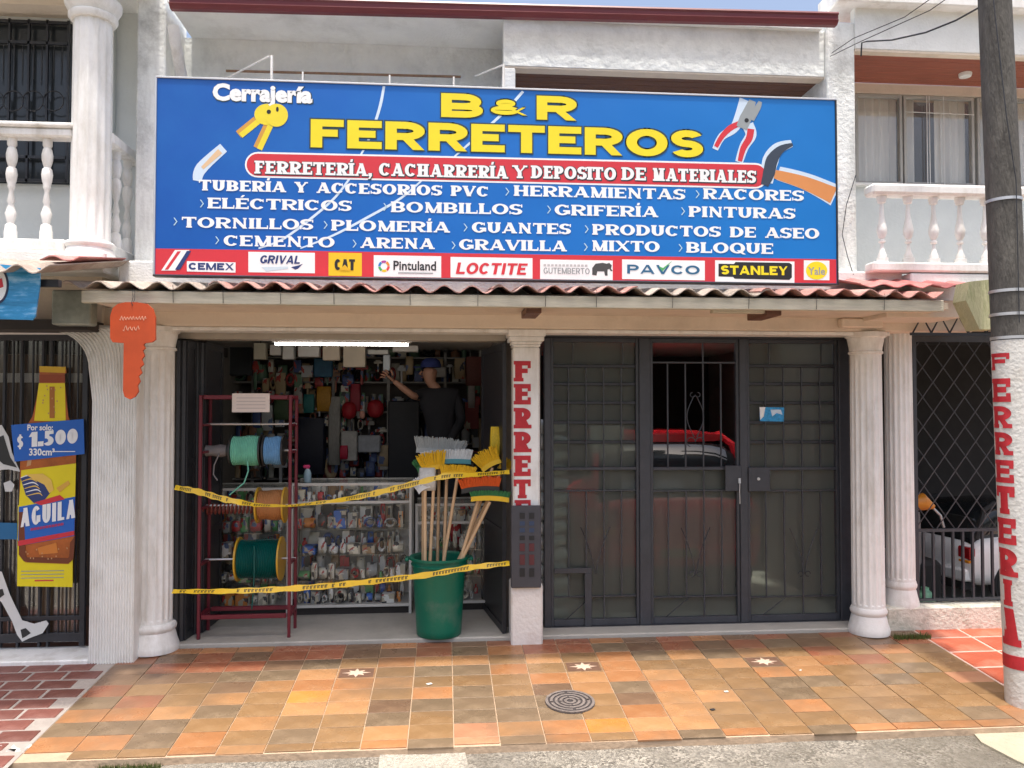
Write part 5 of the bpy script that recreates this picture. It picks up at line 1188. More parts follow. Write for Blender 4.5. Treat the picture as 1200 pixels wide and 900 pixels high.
# white sacks behind the left pane
sackm = mat("white_woven_sack", (.80, .82, .80), .8, var=.1, scale=8, bump=.5, bscale=60)
sx0, sx1 = PX(646, 6.4), PX(646, 6.4)+.28
z = .03; i = 0
smb = MB(); nu, nv = 16, 10
for iu in range(nv+1):
    for k in range(nu):
        a = 2*pi*k/nu; t = iu/nv; hw = .30*min(1, .55+1.6*min(t, 1-t)); hh = .062*min(1, .38+2.6*min(t, 1-t))
        ca, sa = cos(a), sin(a); smb.v.append(Vector((.5*(t-.5)*1.0, hw*.62*(abs(ca)**.6)*(1 if ca > 0 else -1), .062+hh*(abs(sa)**.8)*(1 if sa > 0 else -1)+.006*sin(t*13+a))))
for iu in range(nv):
    for k in range(nu): smb.f.append((iu*nu+k, (iu+1)*nu+k, (iu+1)*nu+(k+1) % nu, iu*nu+(k+1) % nu))
smb.f.append(tuple(range(nu))); smb.f.append(tuple(nv*nu+k for k in range(nu))[::-1])
sack0 = smb.build("sack", sackm, smooth=60)
tag(sack0, "white woven sack behind the left pane of the gate, lowest of the stack", "sack", "white sacks stacked behind the left gate pane")
base_loc = Vector((sx0-.14, 6.34, .03)); sack0.location = base_loc
for i in range(1, 14):
    c = sack0.copy(); COL.objects.link(c); c['label'] = "white woven sack behind the left pane of the gate, %s from the bottom" % ["", "second", "third", "fourth", "fifth", "sixth", "seventh", "eighth", "ninth", "tenth", "eleventh", "twelfth", "thirteenth", "fourteenth and topmost"][i]; c.location = base_loc + Vector((rnd.uniform(-.02, .02), rnd.uniform(-.02, .02), .112*i)); c.rotation_euler = (0, 0, rnd.uniform(-.05, .05) + (pi if i % 2 else 0))

# ------------------------------------------------------------------ cars
def loft(sections, n=20):
    """closed sections [(y, halfwidth, zlow, zhigh, roundness)] along Y, superellipse outlines"""
    mb = MB()
    for (y, hw, zl_, zh_, p) in sections:
        for k in range(n):
            a = 2*pi*k/n + pi/n; ca, sa = cos(a), sin(a)
            mb.v.append(Vector((hw*(abs(ca)**p)*(1 if ca > 0 else -1), y, (zl_+zh_)/2 + (zh_-zl_)/2*(abs(sa)**p)*(1 if sa > 0 else -1))))
    for i in range(len(sections)-1):
        for k in range(n): k2 = (k+1) % n; mb.f.append((i*n+k, i*n+k2, (i+1)*n+k2, (i+1)*n+k))
    mb.f.append(tuple(range(n))[::-1]); mb.f.append(tuple((len(sections)-1)*n+k for k in range(n))); return mb
tyre_m = mat("tyre_rubber", (.02, .02, .02), .8, var=.2); tail_m = flat("tail_lamp_red", (.35, .01, .015), .15); car_glass = flat("car_window", (.015, .018, .02), .05); amber_m = flat("indicator_amber", (.8, .3, .02), .2)
def car(lab, body, loc, rz, scale=1.0, L=3.7, H=1.46, W=.80, roof=True):
    t = thing("parked_car", lab, "car", (0, 0, 0))
    s = [(0, W*.80, .38, .72, .55), (.04, W*.93, .30, .86, .5), (.25, W, .24, .98, .45), (1.0, W, .20, 1.0, .42), (2.3, W, .20, 1.0, .42), (2.6, W*.99, .22, .96, .45), (3.3, W*.95, .26, .84, .5), (L-.05, W*.85, .32, .70, .55), (L, W*.70, .38, .6, .6)]
    bd_ = loft(s, 28).build("body", body, t, smooth=50)
    g = [(.12, W*.80, .80, .99, .5), (.30, W*.82, .85, H-.12, .45), (.55, W*.80, .85, H-.02, .42), (1.4, W*.78, .85, H, .42), (2.05, W*.80, .85, H-.1, .45), (2.75, W*.84, .85, .98, .5)]
    loft(g, 24).build("cabin_glass", car_glass, t, smooth=50)
    rf = [(.42, W*.70, H-.07, H+.005, .5), (.6, W*.72, H-.05, H+.015, .45), (1.5, W*.70, H-.05, H+.02, .45), (1.95, W*.68, H-.09, H-.03, .5)]
    if roof: loft(rf, 20).build("roof", body, t, smooth=50)
    for sx in (-1, 1):
        MB().tube([(sx*W*.83, .18, .95), (sx*W*.78, .36, H-.1), (sx*W*.70, .6, H-.01)], .035, 6).build("pillar_post", body if roof else tyre_m, t)
        MB().tube([(sx*W*.85, 2.72, .96), (sx*W*.76, 2.1, H-.12), (sx*W*.70, 1.9, H-.03)], .028, 6).build("pillar_post", body if roof else tyre_m, t)
        MB().box(sx*W*.62, sx*W*.93, .0, .10, .66, .84, .02).build("tail_lamp", tail_m, t)
        MB().box(sx*W*.65, sx*W*.9, .0-.004, .09, .61, .655, .01).build("indicator", amber_m, t)
        for y in (.70, 2.95):
            wh = MB().disc_x(sx*(W-.17), sx*(W+.012), y, .30, .30, 32, ri=.19).build("wheel", tyre_m, t, smooth=40, fix=True)
            rm = MB().disc_x(sx*(W-.10), sx*(W-.03), y, .30, .192, 32, ri=.165)
            for q in range(5):
                a = 2*pi*q/5+.3; c_, s2 = cos(a), sin(a); 
                rm.add([(sx*(W-.04), y+(-.022*s2), .30+.022*c_), (sx*(W-.04), y+.022*s2, .30-.022*c_), (sx*(W-.02), y+.17*c_+.03*s2, .30+.17*s2-.03*c_), (sx*(W-.02), y+.17*c_-.03*s2, .30+.17*s2+.03*c_)], [(0, 1, 2, 3)])
            rm.disc_x(sx*(W-.05), sx*(W-.01), y, .30, .04, 16).build("rim", alu, wh, smooth=40, fix=True)
            if True: MB().disc_x(sx*(W-.01), sx*(W+.004), y, .31, .345, 32, ri=.30).build("arch", tyre_m, t, smooth=40, fix=True)
    box("bumper", body if body is not tyre_m else tyre_m, t, -W*.86, W*.86, -.06, .12, .34, .52, .03); box("number_plate", flat("plate_dull", (.30, .24, .12)), t, -.16, .16, -.068, -.06, .42, .5)
    box("rear_skirt", tyre_m, t, -W*.8, W*.8, .0, .2, .20, .335, .02)
    t.location = loc; t.rotation_euler.z = rz; t.scale = (scale,)*3; return t
redp = mat("red_car_paint", (.62, .02, .03), .25, var=.03); whp = mat("white_car_paint", (.88, .88, .88), .25, var=.03)
car("red hatchback parked in the garage behind the barred gate", redp, (PX(790, 6.62)+.02, 6.62, .03), 0, H=1.44)
car("small white car with red tail lamp parked behind the dark diamond grille", whp, (PX(1090, 6.75), 6.75, .05), radians(-82), scale=.58, roof=False)
# things beside the white car
och = MB().tube([P(1068, 590, 6.35), P(1080, 588, 6.35), P(1094, 594, 6.35)], [.05, .075, .02], 14).build("orange_tool_case", mat("orange_plastic", (.75, .28, .03), .4), None, smooth=40)
och['label'] = "orange plastic mower housing behind the grille at the lower right"; och['category'] = "tool"
mt = thing("machine", "dark garden machine with a curved chrome bar behind the grille", "tool", (P(1085, 690, 6.5).x, 6.5, .05))
q = P(1085, 690, 6.5)
MB().box(q.x-.10, q.x+.10, 6.4, 6.7, .06, .42, .04).build("body", tyre_m, mt); MB().tube([P(1094, 596, 6.45), P(1102, 604, 6.45), P(1106, 618, 6.45)], .012, 8).build("chrome_bar", alu, mt, smooth=50)
MB().tube([P(1075, 600, 6.45), P(1078, 650, 6.45), P(1074, 690, 6.45)], .02, 8).build("handle", mat("grey_metal", (.25, .25, .26), .4, metal=.5), mt)
jug = MB().lathe(P(1084, 690, 6.2).x, 6.2, [(.055, .05), (.075, .07), (.08, .14), (.06, .2), (.03, .23), (.03, .25)], 24).build("bottle", mat("green_white_plastic", (.25, .55, .35), .25, var=.6, scale=9), None, smooth=50)
tag(jug, "round green and white plastic bottle at the foot of the dark grille", "bottle")

# ------------------------------------------------------------------ shop doors (folded black leaves)
def leaf(lab, pts, y=0):
    t = thing("folding_door", lab, "door", (pts[0][0], pts[0][1], .03))
    for (xa, ya), (xb, yb) in zip(pts[:-1], pts[1:]):
        d = Vector((xb-xa, yb-ya, 0)); L = d.length; d.normalize(); nrm = Vector((-d.y, d.x, 0))*.014
        a = Vector((xa, ya, 0)); b = Vector((xb, yb, 0))
        def slab(name, s0, s1, z0, z1, k=1.0, m=iron):
            p = a+d*s0; q = a+d*s1; nn = nrm*k; vs = []
            for zz_ in (z0, z1): vs += [p-nn+Vector((0, 0, zz_)), q-nn+Vector((0, 0, zz_)), q+nn+Vector((0, 0, zz_)), p+nn+Vector((0, 0, zz_))]
            MB().add(vs, [(0, 3, 2, 1), (4, 5, 6, 7), (0, 1, 5, 4), (1, 2, 6, 5), (2, 3, 7, 6), (3, 0, 4, 7)]).build(name, m, t)
        slab("stile", .001, .04, .035, 2.2); slab("stile", L-.04, L-.001, .035, 2.2)
        for z in (.035, .75, 1.3, 2.15): slab("rail", .041, L-.041, z, z+.05)
        slab("sheet", .041, L-.041, .086, 2.149, .35)
    return t
xl = PX(206, 5.92)
leaf("black folded metal door leaf against the left side of the open shop", [(xl, 5.93), (xl+.06, 5.95), (xl+.075, 6.12), (xl+.13, 6.14), (xl+.15, 6.55)])
xr_ = PX(591, 5.95)
leaf("black metal door leaf swung inward at the right side of the open shop", [(xr_, 5.93), (PX(566, 6.7), 6.75)])

# ------------------------------------------------------------------ shop interior
FZ = .03
tube = thing("ceiling_tube_lamp", "long lit white fluorescent tube under the shop ceiling", "lamp", (PX(400, 6.5), 6.5, 2.3))
TZ = P(400, 403.5, 6.3).z
MB().tube([(PX(322, 6.3), 6.3, TZ), (PX(478, 6.3), 6.3, TZ)], .009, 10).build("tube", emit_mat("lit_tube", (1.0, .97, .92), 20.0), tube)
box("housing", dimw, tube, PX(318, 6.3), PX(482, 6.3), 6.28, 6.32, TZ+.014, TZ+.045, .004)
for x in (330, 470): MB().tube([(PX(x, 6.3), 6.3, TZ+.045), (PX(x, 6.3), 6.3, 2.335)], .004, 6).build("hanger", iron, tube)
PACK_OLD = None #("shop_packaging", [(.55, .53, .48), (.10, .10, .11), (.30, .05, .05), (.45, .42, .38), (.05, .09, .25), (.5, .36, .1), (.16, .3, .2), (.03, .03, .035), (.36, .16, .08), (.6, .6, .58)])
CARTON_OLD = None #("small_cartons", [(.68, .67, .62), (.62, .6, .55), (.55, .07, .07), (.05, .12, .4), (.7, .68, .66), (.45, .36, .22), (.2, .22, .2), (.6, .58, .5), (.3, .45, .2)])
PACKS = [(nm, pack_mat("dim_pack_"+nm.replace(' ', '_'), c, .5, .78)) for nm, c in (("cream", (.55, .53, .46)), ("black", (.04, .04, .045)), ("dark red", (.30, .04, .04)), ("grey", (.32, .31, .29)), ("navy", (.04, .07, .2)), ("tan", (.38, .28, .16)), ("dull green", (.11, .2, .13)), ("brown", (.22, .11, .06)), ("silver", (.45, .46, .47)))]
CARTONS = [(nm, pack_mat("carton_"+nm.replace(' ', '_'), c, .4, .6)) for nm, c in (("white", (.80, .79, .75)), ("pale cream", (.76, .72, .62)), ("red", (.6, .04, .05)), ("blue", (.04, .14, .5)), ("white printed", (.82, .82, .8)), ("brown", (.36, .22, .11)), ("bright white", (.88, .88, .86)), ("cream", (.8, .74, .6)), ("grey", (.3, .31, .31)), ("green", (.12, .38, .14)), ("orange", (.7, .25, .05)), ("black", (.03, .03, .035)))]
def whereabouts(px):
    for lim, w_ in ((262, "at the far left end"), (300, "behind the mint spool"), (340, "behind the rack's right post"), (375, "right of the red rack"), (410, "left of the middle"), (445, "in the middle"), (485, "right of the middle"), (530, "by the person"), (560, "above the brooms")):
        if px < lim: return w_
    return "at the far right end"
def to_px(x, y):
    v = Vector((x, y, 1.2)) - EYE; return 600 + FPX * v.dot(rgt) / v.dot(fwd)
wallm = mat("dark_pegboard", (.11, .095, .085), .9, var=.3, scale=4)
tmpl = {}
def T(kind, m):
    key = kind + m.name
    if key in tmpl: return tmpl[key]
    mb = MB(); sm = None
    if kind == 'box': mb.box(-.5, .5, -.5, .5, 0, 1, .03)
    elif kind == 'bag':   # pinched packet
        nseg = 8
        for j in range(7):
            t = j/6; hw = .5*(.86+.14*sin(pi*t)); hd = .5*sin(pi*min(max(t, .04), .96))**.7
            for k in range(nseg): a = 2*pi*k/nseg; mb.v.append(Vector((hw*(abs(cos(a))**.6)*(1 if cos(a) > 0 else -1), hd*sin(a), t)))
        for j in range(6):
            for k in range(nseg): mb.f.append((j*nseg+k, j*nseg+(k+1) % nseg, (j+1)*nseg+(k+1) % nseg, (j+1)*nseg+k))
        mb.f.append(tuple(range(nseg))[::-1]); mb.f.append(tuple(6*nseg+k for k in range(nseg))); sm = 50
    elif kind == 'bottle': mb.lathe(0, 0, [(.42, 0), (.5, .04), (.5, .58), (.42, .68), (.2, .78), (.17, .86), (.24, .87), (.24, 1)], 14); sm = 50
    elif kind == 'can': mb.lathe(0, 0, [(.47, 0), (.5, .03), (.48, .06), (.48, .94), (.5, .97), (.47, 1)], 18); sm = 50
    elif kind == 'coil':
        n_, k_ = 20, 8
        for i in range(n_):
            a = 2*pi*i/n_
            for k in range(k_): b = 2*pi*k/k_; r = .38+.12*cos(b); mb.v.append(Vector((r*cos(a), .5*sin(b), .5+r*sin(a))))
        for i in range(n_):
            for k in range(k_): mb.f.append((i*k_+k, i*k_+(k+1) % k_, ((i+1) % n_)*k_+(k+1) % k_, ((i+1) % n_)*k_+k))
        sm = 60
    elif kind == 'tool':  # handle with a head
        mb.box(-.10, .10, -.3, .3, 0, .7, .03); mb.box(-.5, .5, -.5, .5, .7, .88, .04); mb.box(-.3, .3, -.35, .35, .88, 1, .04)
    me = bpy.data.meshes.new(kind); me.from_pydata(mb.v, [], mb.f); me.materials.append(m)
    if sm: me.shade_smooth(); me.set_sharp_from_angle(angle=radians(sm))
    tmpl[key] = me; return me
NM = {'box': 'goods_box', 'bag': 'goods_packet', 'bottle': 'goods_bottle', 'can': 'paint_can', 'coil': 'cable_coil', 'tool': 'hand_tool'}
CT = {'box': 'box', 'bag': 'packet', 'bottle': 'bottle', 'can': 'can', 'coil': 'coil', 'tool': 'tool'}
NOUN = {'box': 'box', 'bag': 'packet', 'bottle': 'bottle', 'can': 'tin', 'coil': 'coil', 'tool': 'hand tool'}
def good(kind, x, y, z, w_, d_, h_, m, label, group=None, rz=0.0, name=None):
    cn, m = rg.choice(m); size = "tall " if h_ > 1.8*w_ else "small " if h_ < .07 else "wide " if w_ > 1.4*h_ else ""
    label = "%s%s %s %s" % (size, cn, NOUN[kind], label)
    o = bpy.data.objects.new(name or NM[kind], T(kind, m)); COL.objects.link(o); o.location = (x, y, z); o.scale = (w_, d_, h_); o.rotation_euler.z = rz
    o['label'] = label; o['category'] = CT[kind]
    if group: o['group'] = group
    return o
rg = random.Random(11)
# wall rack at the back: shelves with goods, dim
WY = 8.6
rack = thing("wall_shelving", "tall dim shelving crammed with hardware along the back wall of the shop", "shelving", (PX(400, WY), WY, FZ))
wx0, wx1 = PX(225, WY+.4), PX(600, WY+.4)
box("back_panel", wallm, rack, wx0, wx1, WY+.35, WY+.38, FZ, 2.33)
levels = [P(400, y, WY).z for y in (560, 520, 482, 447, 418)]
for z in levels: box("shelf", mat("dim_steel_shelf", (.22, .21, .2), .5, var=.2), rack, wx0, wx1, WY, WY+.348, z-.018, z, .003)
for x in (wx0+.02, PX(300, WY+.2), PX(392, WY+.2), PX(455, WY+.2), PX(520, WY+.2), wx1-.04): box("upright", MATS["dim_steel_shelf"], rack, x, x+.03, WY-.012, WY-.001, FZ, 2.3)
for li, z in enumerate(levels):
    x = wx0+.06; hmax = (levels[li+1]-z if li+1 < len(levels) else .2)-.04
    nm = ["lowest", "second", "middle", "fourth", "top"][li]
    while x < wx1-.12:
        w_ = rg.uniform(.05, .15); k = rg.choice(['box', 'bag', 'bottle', 'can', 'box', 'coil', 'tool', 'bag'])
        h_ = hmax*rg.uniform(.5, .98); d_ = min(.12, w_)
        if k in ('can', 'bottle', 'coil'): h_ = min(h_, w_*1.9)
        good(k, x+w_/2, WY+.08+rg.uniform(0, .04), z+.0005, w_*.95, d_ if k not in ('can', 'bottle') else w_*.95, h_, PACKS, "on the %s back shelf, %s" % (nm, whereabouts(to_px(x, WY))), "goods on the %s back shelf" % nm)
        x += w_ + rg.uniform(.0, .02)
NOUN2 = {'bag': 'packet', 'tool': 'tool', 'coil': 'coil', 'bottle': 'bottle', 'box': 'box'}
r5 = random.Random(77); used = []
tries = 0
while len(used) < 150 and tries < 3000:
    tries += 1
    px_ = r5.uniform(296, 574); py_ = r5.uniform(428, 556); wpx = r5.uniform(7, 17); hpx = wpx*r5.uniform(.9, 2.4)
    if 425 < px_ < 552 and 440 < py_ < 560 and not (425 < px_ < 452 and py_ > 505): continue
    if any(abs(px_-a) < (wpx+c_)*.42 and abs(py_-b) < (hpx+d_)*.42 for a, b, c_, d_ in used): continue
    used.append((px_, py_, wpx, hpx)); Yh = WY-.06-r5.uniform(0, .03); A, B = P(px_-wpx/2, py_+hpx/2, Yh), P(px_+wpx/2, py_-hpx/2, Yh); k = r5.choice(['bag', 'bag', 'box', 'tool', 'coil', 'bag'])
    o = good(k, (A.x+B.x)/2, Yh, A.z, B.x-A.x, .045, B.z-A.z, PACKS, "hung before the shelves, %s, %s" % ("high" if py_ < 455 else "halfway up" if py_ < 505 else "low", whereabouts(px_)), "goods hanging before the back shelves")
    MB().tube([(0, .45, .97), (0, 3.0, .97)], .012, 4).build("hook", iron, o) if False else None
# row of pale cartons hanging high under the lamp
for (a, b, y0, y1, c) in ((297, 311, 402, 421, (.45, .42, .33)), (316, 329, 404, 416, (.55, .53, .5)), (331, 344, 404, 421, (.6, .6, .58)), (349, 374, 404, 418, (.6, .59, .57)), (378, 398, 404, 422, (.58, .5, .4)), (402, 428, 404, 430, (.55, .48, .38)), (431, 455, 410, 415, (.5, .5, .48)), (449, 457, 416, 434, (.5, .55, .6)), (460, 490, 405, 412, (.62, .6, .55))):
    Yc = 7.6; A, B = P(a, y1, Yc), P(b, y0, Yc); m = flat("carton_tone_%s" % "abcdefghijklmnop"[int(a) % 16], c, .6, var=.12)
    o = MB().box(A.x, B.x, Yc, Yc+.12, A.z, min(B.z, 2.32), .004).build("hanging_carton", m); 
    MB().box((A.x+B.x)/2-.004, (A.x+B.x)/2+.004, Yc+.05, Yc+.058, min(B.z, 2.32), 2.336).build("cord", iron, o)
    tag(o, "pale carton hanging under the shop ceiling, %s in the row" % {297: "leftmost", 316: "second from the left", 331: "third from the left", 349: "wide, fourth from the left", 378: "tan, fifth from the left", 402: "tall tan, sixth from the left", 431: "thin bar-like, seventh", 449: "narrow upright bluish", 460: "flat, rightmost"}[a], "carton")
# large things hung in front of the shelving
def hang(name, lab, cat, px, Yc, d_, col, rough=.6, bag=False, rnd_=False, m=None):
    (x0, y0, x1, y1) = px; A, B = P(x0, y1, Yc), P(x1, y0, Yc); m = m or flat("tone_"+name, col, rough, var=.25, scale=14)
    if rnd_: o = MB().lathe(0, 0, [(.01, -.5), (.3, -.42), (.46, -.25), (.5, 0), (.46, .25), (.3, .42), (.01, .5)], 22).build(name, m, smooth=60); o.location = ((A.x+B.x)/2, Yc, (A.z+B.z)/2); o.scale = (B.x-A.x, d_, B.z-A.z); o.location.z = (A.z+B.z)/2 - 0*1
    elif bag:
        o = bpy.data.objects.new(name, T('bag', m)); COL.objects.link(o); o.location = ((A.x+B.x)/2, Yc, A.z); o.scale = (B.x-A.x, d_, B.z-A.z)
    else: o = MB().box(A.x, B.x, Yc-d_/2, Yc+d_/2, A.z, B.z, .01).build(name, m)
    tag(o, lab, cat); return o
HY = WY-.10
hang("dark_overalls", "dark navy overalls hanging beside the mint rope spool", "clothing", (345, 490, 383, 556), HY, .1, (.012, .014, .03), bag=True)
hang("dark_cabinet", "dark cabinet in the middle of the shop behind the red balls", "cabinet", (455, 470, 492, 562), HY, .12, (.014, .014, .02))
hang("amber_bag", "amber yellow plastic bag hanging among the dim goods", "bag", (370, 453, 389, 482), HY, .07, (.45, .22, .02), bag=True)
hang("teal_bag", "teal packet hanging left of the amber bag", "packet", (355, 462, 369, 484), HY, .06, (.02, .16, .16), bag=True)
hang("blue_tool_pack", "blue blister pack high on the back wall under the cartons", "packet", (368, 420, 390, 442), HY, .06, (.03, .12, .22))
hang("red_pack", "tall dark red packet between the two red balls", "packet", (410, 450, 423, 482), HY-.03, .06, (.30, .02, .04), bag=True)
hang("red_ball", "left one of two dull red balls hanging over the white shelf", "ball", (400, 481, 418, 502), HY-.1, .15, (.35, .01, .02), rnd_=True)
hang("red_ball", "right one of two dull red balls hanging over the white shelf", "ball", (430, 479, 450, 501), HY-.1, .15, None, rnd_=True, m=MATS["tone_red_ball"])
hang("small_lamp_bulb", "small pale pink bulb between the two red balls", "bulb", (421, 486, 428, 496), HY-.12, .06, (.7, .35, .28), rnd_=True)
hang("white_cabinet", "small white cabinet under the red balls", "cabinet", (400, 505, 419, 540), HY-.1, .1, (.45, .44, .42))
hang("red_packet", "bright pink red packet at the edge of the small white cabinet", "packet", (398, 522, 408, 538), HY-.18, .05, (.5, .02, .06), bag=True)
hang("clear_packs", "grey transparent blister packs stacked left of the red balls", "packet", (384, 465, 400, 545), HY, .08, (.30, .29, .27), bag=True)
hang("white_frame_table", "pale crate with a dark opening below the right red ball", "crate", (420, 510, 446, 530), HY-.05, .1, (.38, .40, .44))
hang("pale_box", "pale box on the wall behind the person", "box", (508, 430, 523, 442), HY, .08, (.45, .44, .42))
hang("yellow_mosaic_box", "cream and gold patterned box behind the brooms", "box", (503, 487, 516, 512), HY-.2, .08, (.55, .48, .3))
hang("pole_bundle", "pale vertical pack at the right end of the dark shop wall", "packet", (563, 442, 571, 488), HY, .06, (.42, .33, .2), bag=True)
hang("white_roll", "pale hanging roll left of the vertical pack", "roll", (548, 452, 557, 478), HY, .06, (.4, .36, .34), bag=True)
hang("brown_hose", "brown red coiled goods hanging high at the right end of the shop", "goods", (545, 418, 566, 452), HY, .07, (.16, .05, .04), bag=True)
hang("brown_tool", "dark wide shelf box above the left rack", "box", (245, 405, 296, 440), HY, .1, (.03, .035, .04))
hang("green_packs", "dark green packets behind the top right of the red rack", "packet", (320, 468, 340, 492), HY, .06, (.05, .09, .04), bag=True)

# person reaching up behind the counter
def skin_fig(name, joints, edges, radii, m, parent, sub=2):
    me = bpy.data.meshes.new(name); me.from_pydata([Vector(j) for j in joints], edges, []); o = bpy.data.objects.new(name, me); COL.objects.link(o)
    md = o.modifiers.new("s", 'SKIN'); sv = me.skin_vertices[0].data
    for i, r in enumerate(radii): sv[i].radius = r if isinstance(r, tuple) else (r, r)
    sv[0].use_root = True; md.use_smooth_shade = True; s2 = o.modifiers.new("u", 'SUBSURF'); s2.levels = s2.render_levels = sub
    bpy.context.view_layer.update(); dg = bpy.context.evaluated_depsgraph_get(); m2 = bpy.data.meshes.new_from_object(o.evaluated_get(dg)); COL.objects.unlink(o); bpy.data.objects.remove(o)
    if parent is not None:
        org = Vector(parent['_o'])
        for v in m2.vertices: v.co -= org
    m2.materials.clear(); m2.materials.append(m); o = bpy.data.objects.new(name, m2); COL.objects.link(o); o.parent = parent; o['_o'] = tuple(org); return o
FY = 7.75
hd = P(505, 436, FY); S = lambda dx, dz, dy=0: (hd.x+dx, FY+dy, hd.z+dz)
pe = thing("person", "person in a dark shirt and blue cap reaching up and left behind the glass counter", "person", (hd.x, FY, FZ))
hipz = hd.z-.72
shc = mat("dark_shirt_cloth", (.018, .018, .024), .85, var=.3); trs = mat("dark_trousers", (.02, .022, .03), .85, var=.3); cap_m = flat("blue_cap_cloth", (.02, .035, .16), .8)
el = P(484, 464, FY-.15); hnd = P(461, 446, FY-.2)
J = [S(.10, -.72), S(.10, -.5), S(.08, -.28), S(.06, -.17), S(-.10, -.22, -.02), S(.24, -.22), tuple((Vector(S(-.10, -.22))+Vector(el))/2), tuple(el), S(.30, -.46, -.03), S(.16, -.70, -.22), S(.02, -.09)]
E = [(0, 1), (1, 2), (2, 3), (2, 4), (2, 5), (4, 6), (6, 7), (5, 8), (8, 9), (3, 10)]
skin_fig("shirt", J[:10], E[:9], [(.15, .10), (.15, .10), (.15, .095), (.07, .06), .07, .07, .055, .042, .05, .04], shc, pe)
# body under the clothes: head, neck, forearms, legs as one surface
fl = FZ+.45
Jb = [S(.10, -.74), S(.10, -.45), S(.06, -.15), S(.005, -.125, .0), S(-.015, -.045, -.01), S(-.005, .055, 0), S(-.08, -.24), tuple(el), tuple(Vector(el).lerp(hnd, .5)), tuple(hnd), S(.24, -.24), S(.30, -.46, -.03), S(.16, -.72, -.24),
      S(0.02, -.80), S(0.0, -1.15, -.02), (hd.x, FY, fl+.08), S(.20, -.80), S(.21, -1.15, -.02), (hd.x+.21, FY, fl+.08), (hd.x, FY-.12, fl+.03), (hd.x+.21, FY-.12, fl+.03)]
Eb = [(0, 1), (1, 2), (2, 3), (3, 4), (4, 5), (1, 6), (6, 7), (7, 8), (8, 9), (1, 10), (10, 11), (11, 12), (0, 13), (13, 14), (14, 15), (0, 16), (16, 17), (17, 18), (15, 19), (18, 20)]
Rb = [(.12, .09), (.12, .08), .055, .046, (.066, .076), (.078, .09), .05, .036, .034, .024, .05, .042, .024, .08, .055, .04, .08, .055, .04, .035, .035]
body = skin_fig("body", Jb, Eb, Rb, skin_m, pe)
skin_fig("trousers", [S(.10, -.72), S(0.02, -.80), S(0.0, -1.15, -.02), (hd.x, FY, fl+.12), S(.20, -.80), S(.21, -1.15, -.02), (hd.x+.21, FY, fl+.12)], [(0, 1), (1, 2), (2, 3), (0, 4), (4, 5), (5, 6)], [(.15, .11), .10, .075, .06, .10, .075, .06], trs, pe)
hv = Vector(hnd); dv = (Vector(hnd)-Vector(el)).normalized(); sv_ = dv.cross(Vector((0, 1, 0))).normalized()
fj = [hv, hv+dv*.07]; fe = [(0, 1)]; fr = [.022, .03]
skin_fig("palm", [hv-dv*.01, hv+dv*.04, hv+dv*.08], [(0, 1), (1, 2)], [(.022, .02), (.034, .014), (.034, .012)], skin_m, body, 1)
for i, (o_, L_) in enumerate(((-.026, .062), (-.009, .075), (.009, .07), (.026, .055))):
    b0 = hv+dv*.075+sv_*o_; skin_fig("finger", [b0, b0+dv*L_*.5+sv_*o_*.4, b0+dv*L_+sv_*o_*.6+Vector((0, 0, -.018))], [(0, 1), (1, 2)], [.0095, .0085, .007], skin_m, body, 1)
b0 = hv+dv*.03+sv_*-.03; skin_fig("thumb", [b0, b0+dv*.03-sv_*.025, b0+dv*.055-sv_*.035], [(0, 1), (1, 2)], [.012, .011, .009], skin_m, body, 1)
# face turned to the left
for (dx, dy, dz, r, m_) in ((-.088, -.03, .015, .012, black), (-.088, .02, .015, .012, black)):
    MB().lathe(hd.x+dx+.008, FY+dy, [(.001, hd.z+dz-r), (r*.8, hd.z+dz-r*.5), (r, hd.z+dz), (r*.8, hd.z+dz+r*.5), (.001, hd.z+dz+r)], 10).build("eye", m_, body, smooth=60)
MB().tube([(hd.x-.082, FY-.005, hd.z+.015), (hd.x-.108, FY-.005, hd.z-.02), (hd.x-.085, FY-.005, hd.z-.03)], [.008, .014, .008], 8).build("nose", skin_m, body, smooth=60)
MB().tube([(hd.x-.078, FY-.03, hd.z-.05), (hd.x-.088, FY-.005, hd.z-.052), (hd.x-.078, FY+.02, hd.z-.05)], .006, 6).build("mouth", flat("lips", (.3, .1, .08)), body)
MB().tube([(hd.x+.01, FY-.095, hd.z-.02), (hd.x+.016, FY-.1, hd.z+.005), (hd.x+.01, FY-.095, hd.z+.025)], [.008, .014, .008], 8).build("ear", skin_m, body, smooth=60)
MB().lathe(hd.x, FY, [(.098, hd.z+.045), (.1, hd.z+.07), (.085, hd.z+.11), (.05, hd.z+.135), (.005, hd.z+.14)], 24).build("cap", cap_m, pe, smooth=50)
MB().box(hd.x-.17, hd.x-.07, FY-.06, FY+.05, hd.z+.042, hd.z+.052, .004).build("cap_peak", cap_m, pe)
stl = thing("step_stool", "step stool under the person behind the counter", "stool", (hd.x+.1, FY, FZ))
box("step", wood_mid, stl, hd.x-.12, hd.x+.34, FY-.22, FY+.14, fl-.04, fl-.008, .005)
for sx in (-.1, .3):
    for sy in (-.2, .1): box("leg", wood_mid, stl, hd.x+sx, hd.x+sx+.03, FY+sy, FY+sy+.03, FZ, fl-.041)

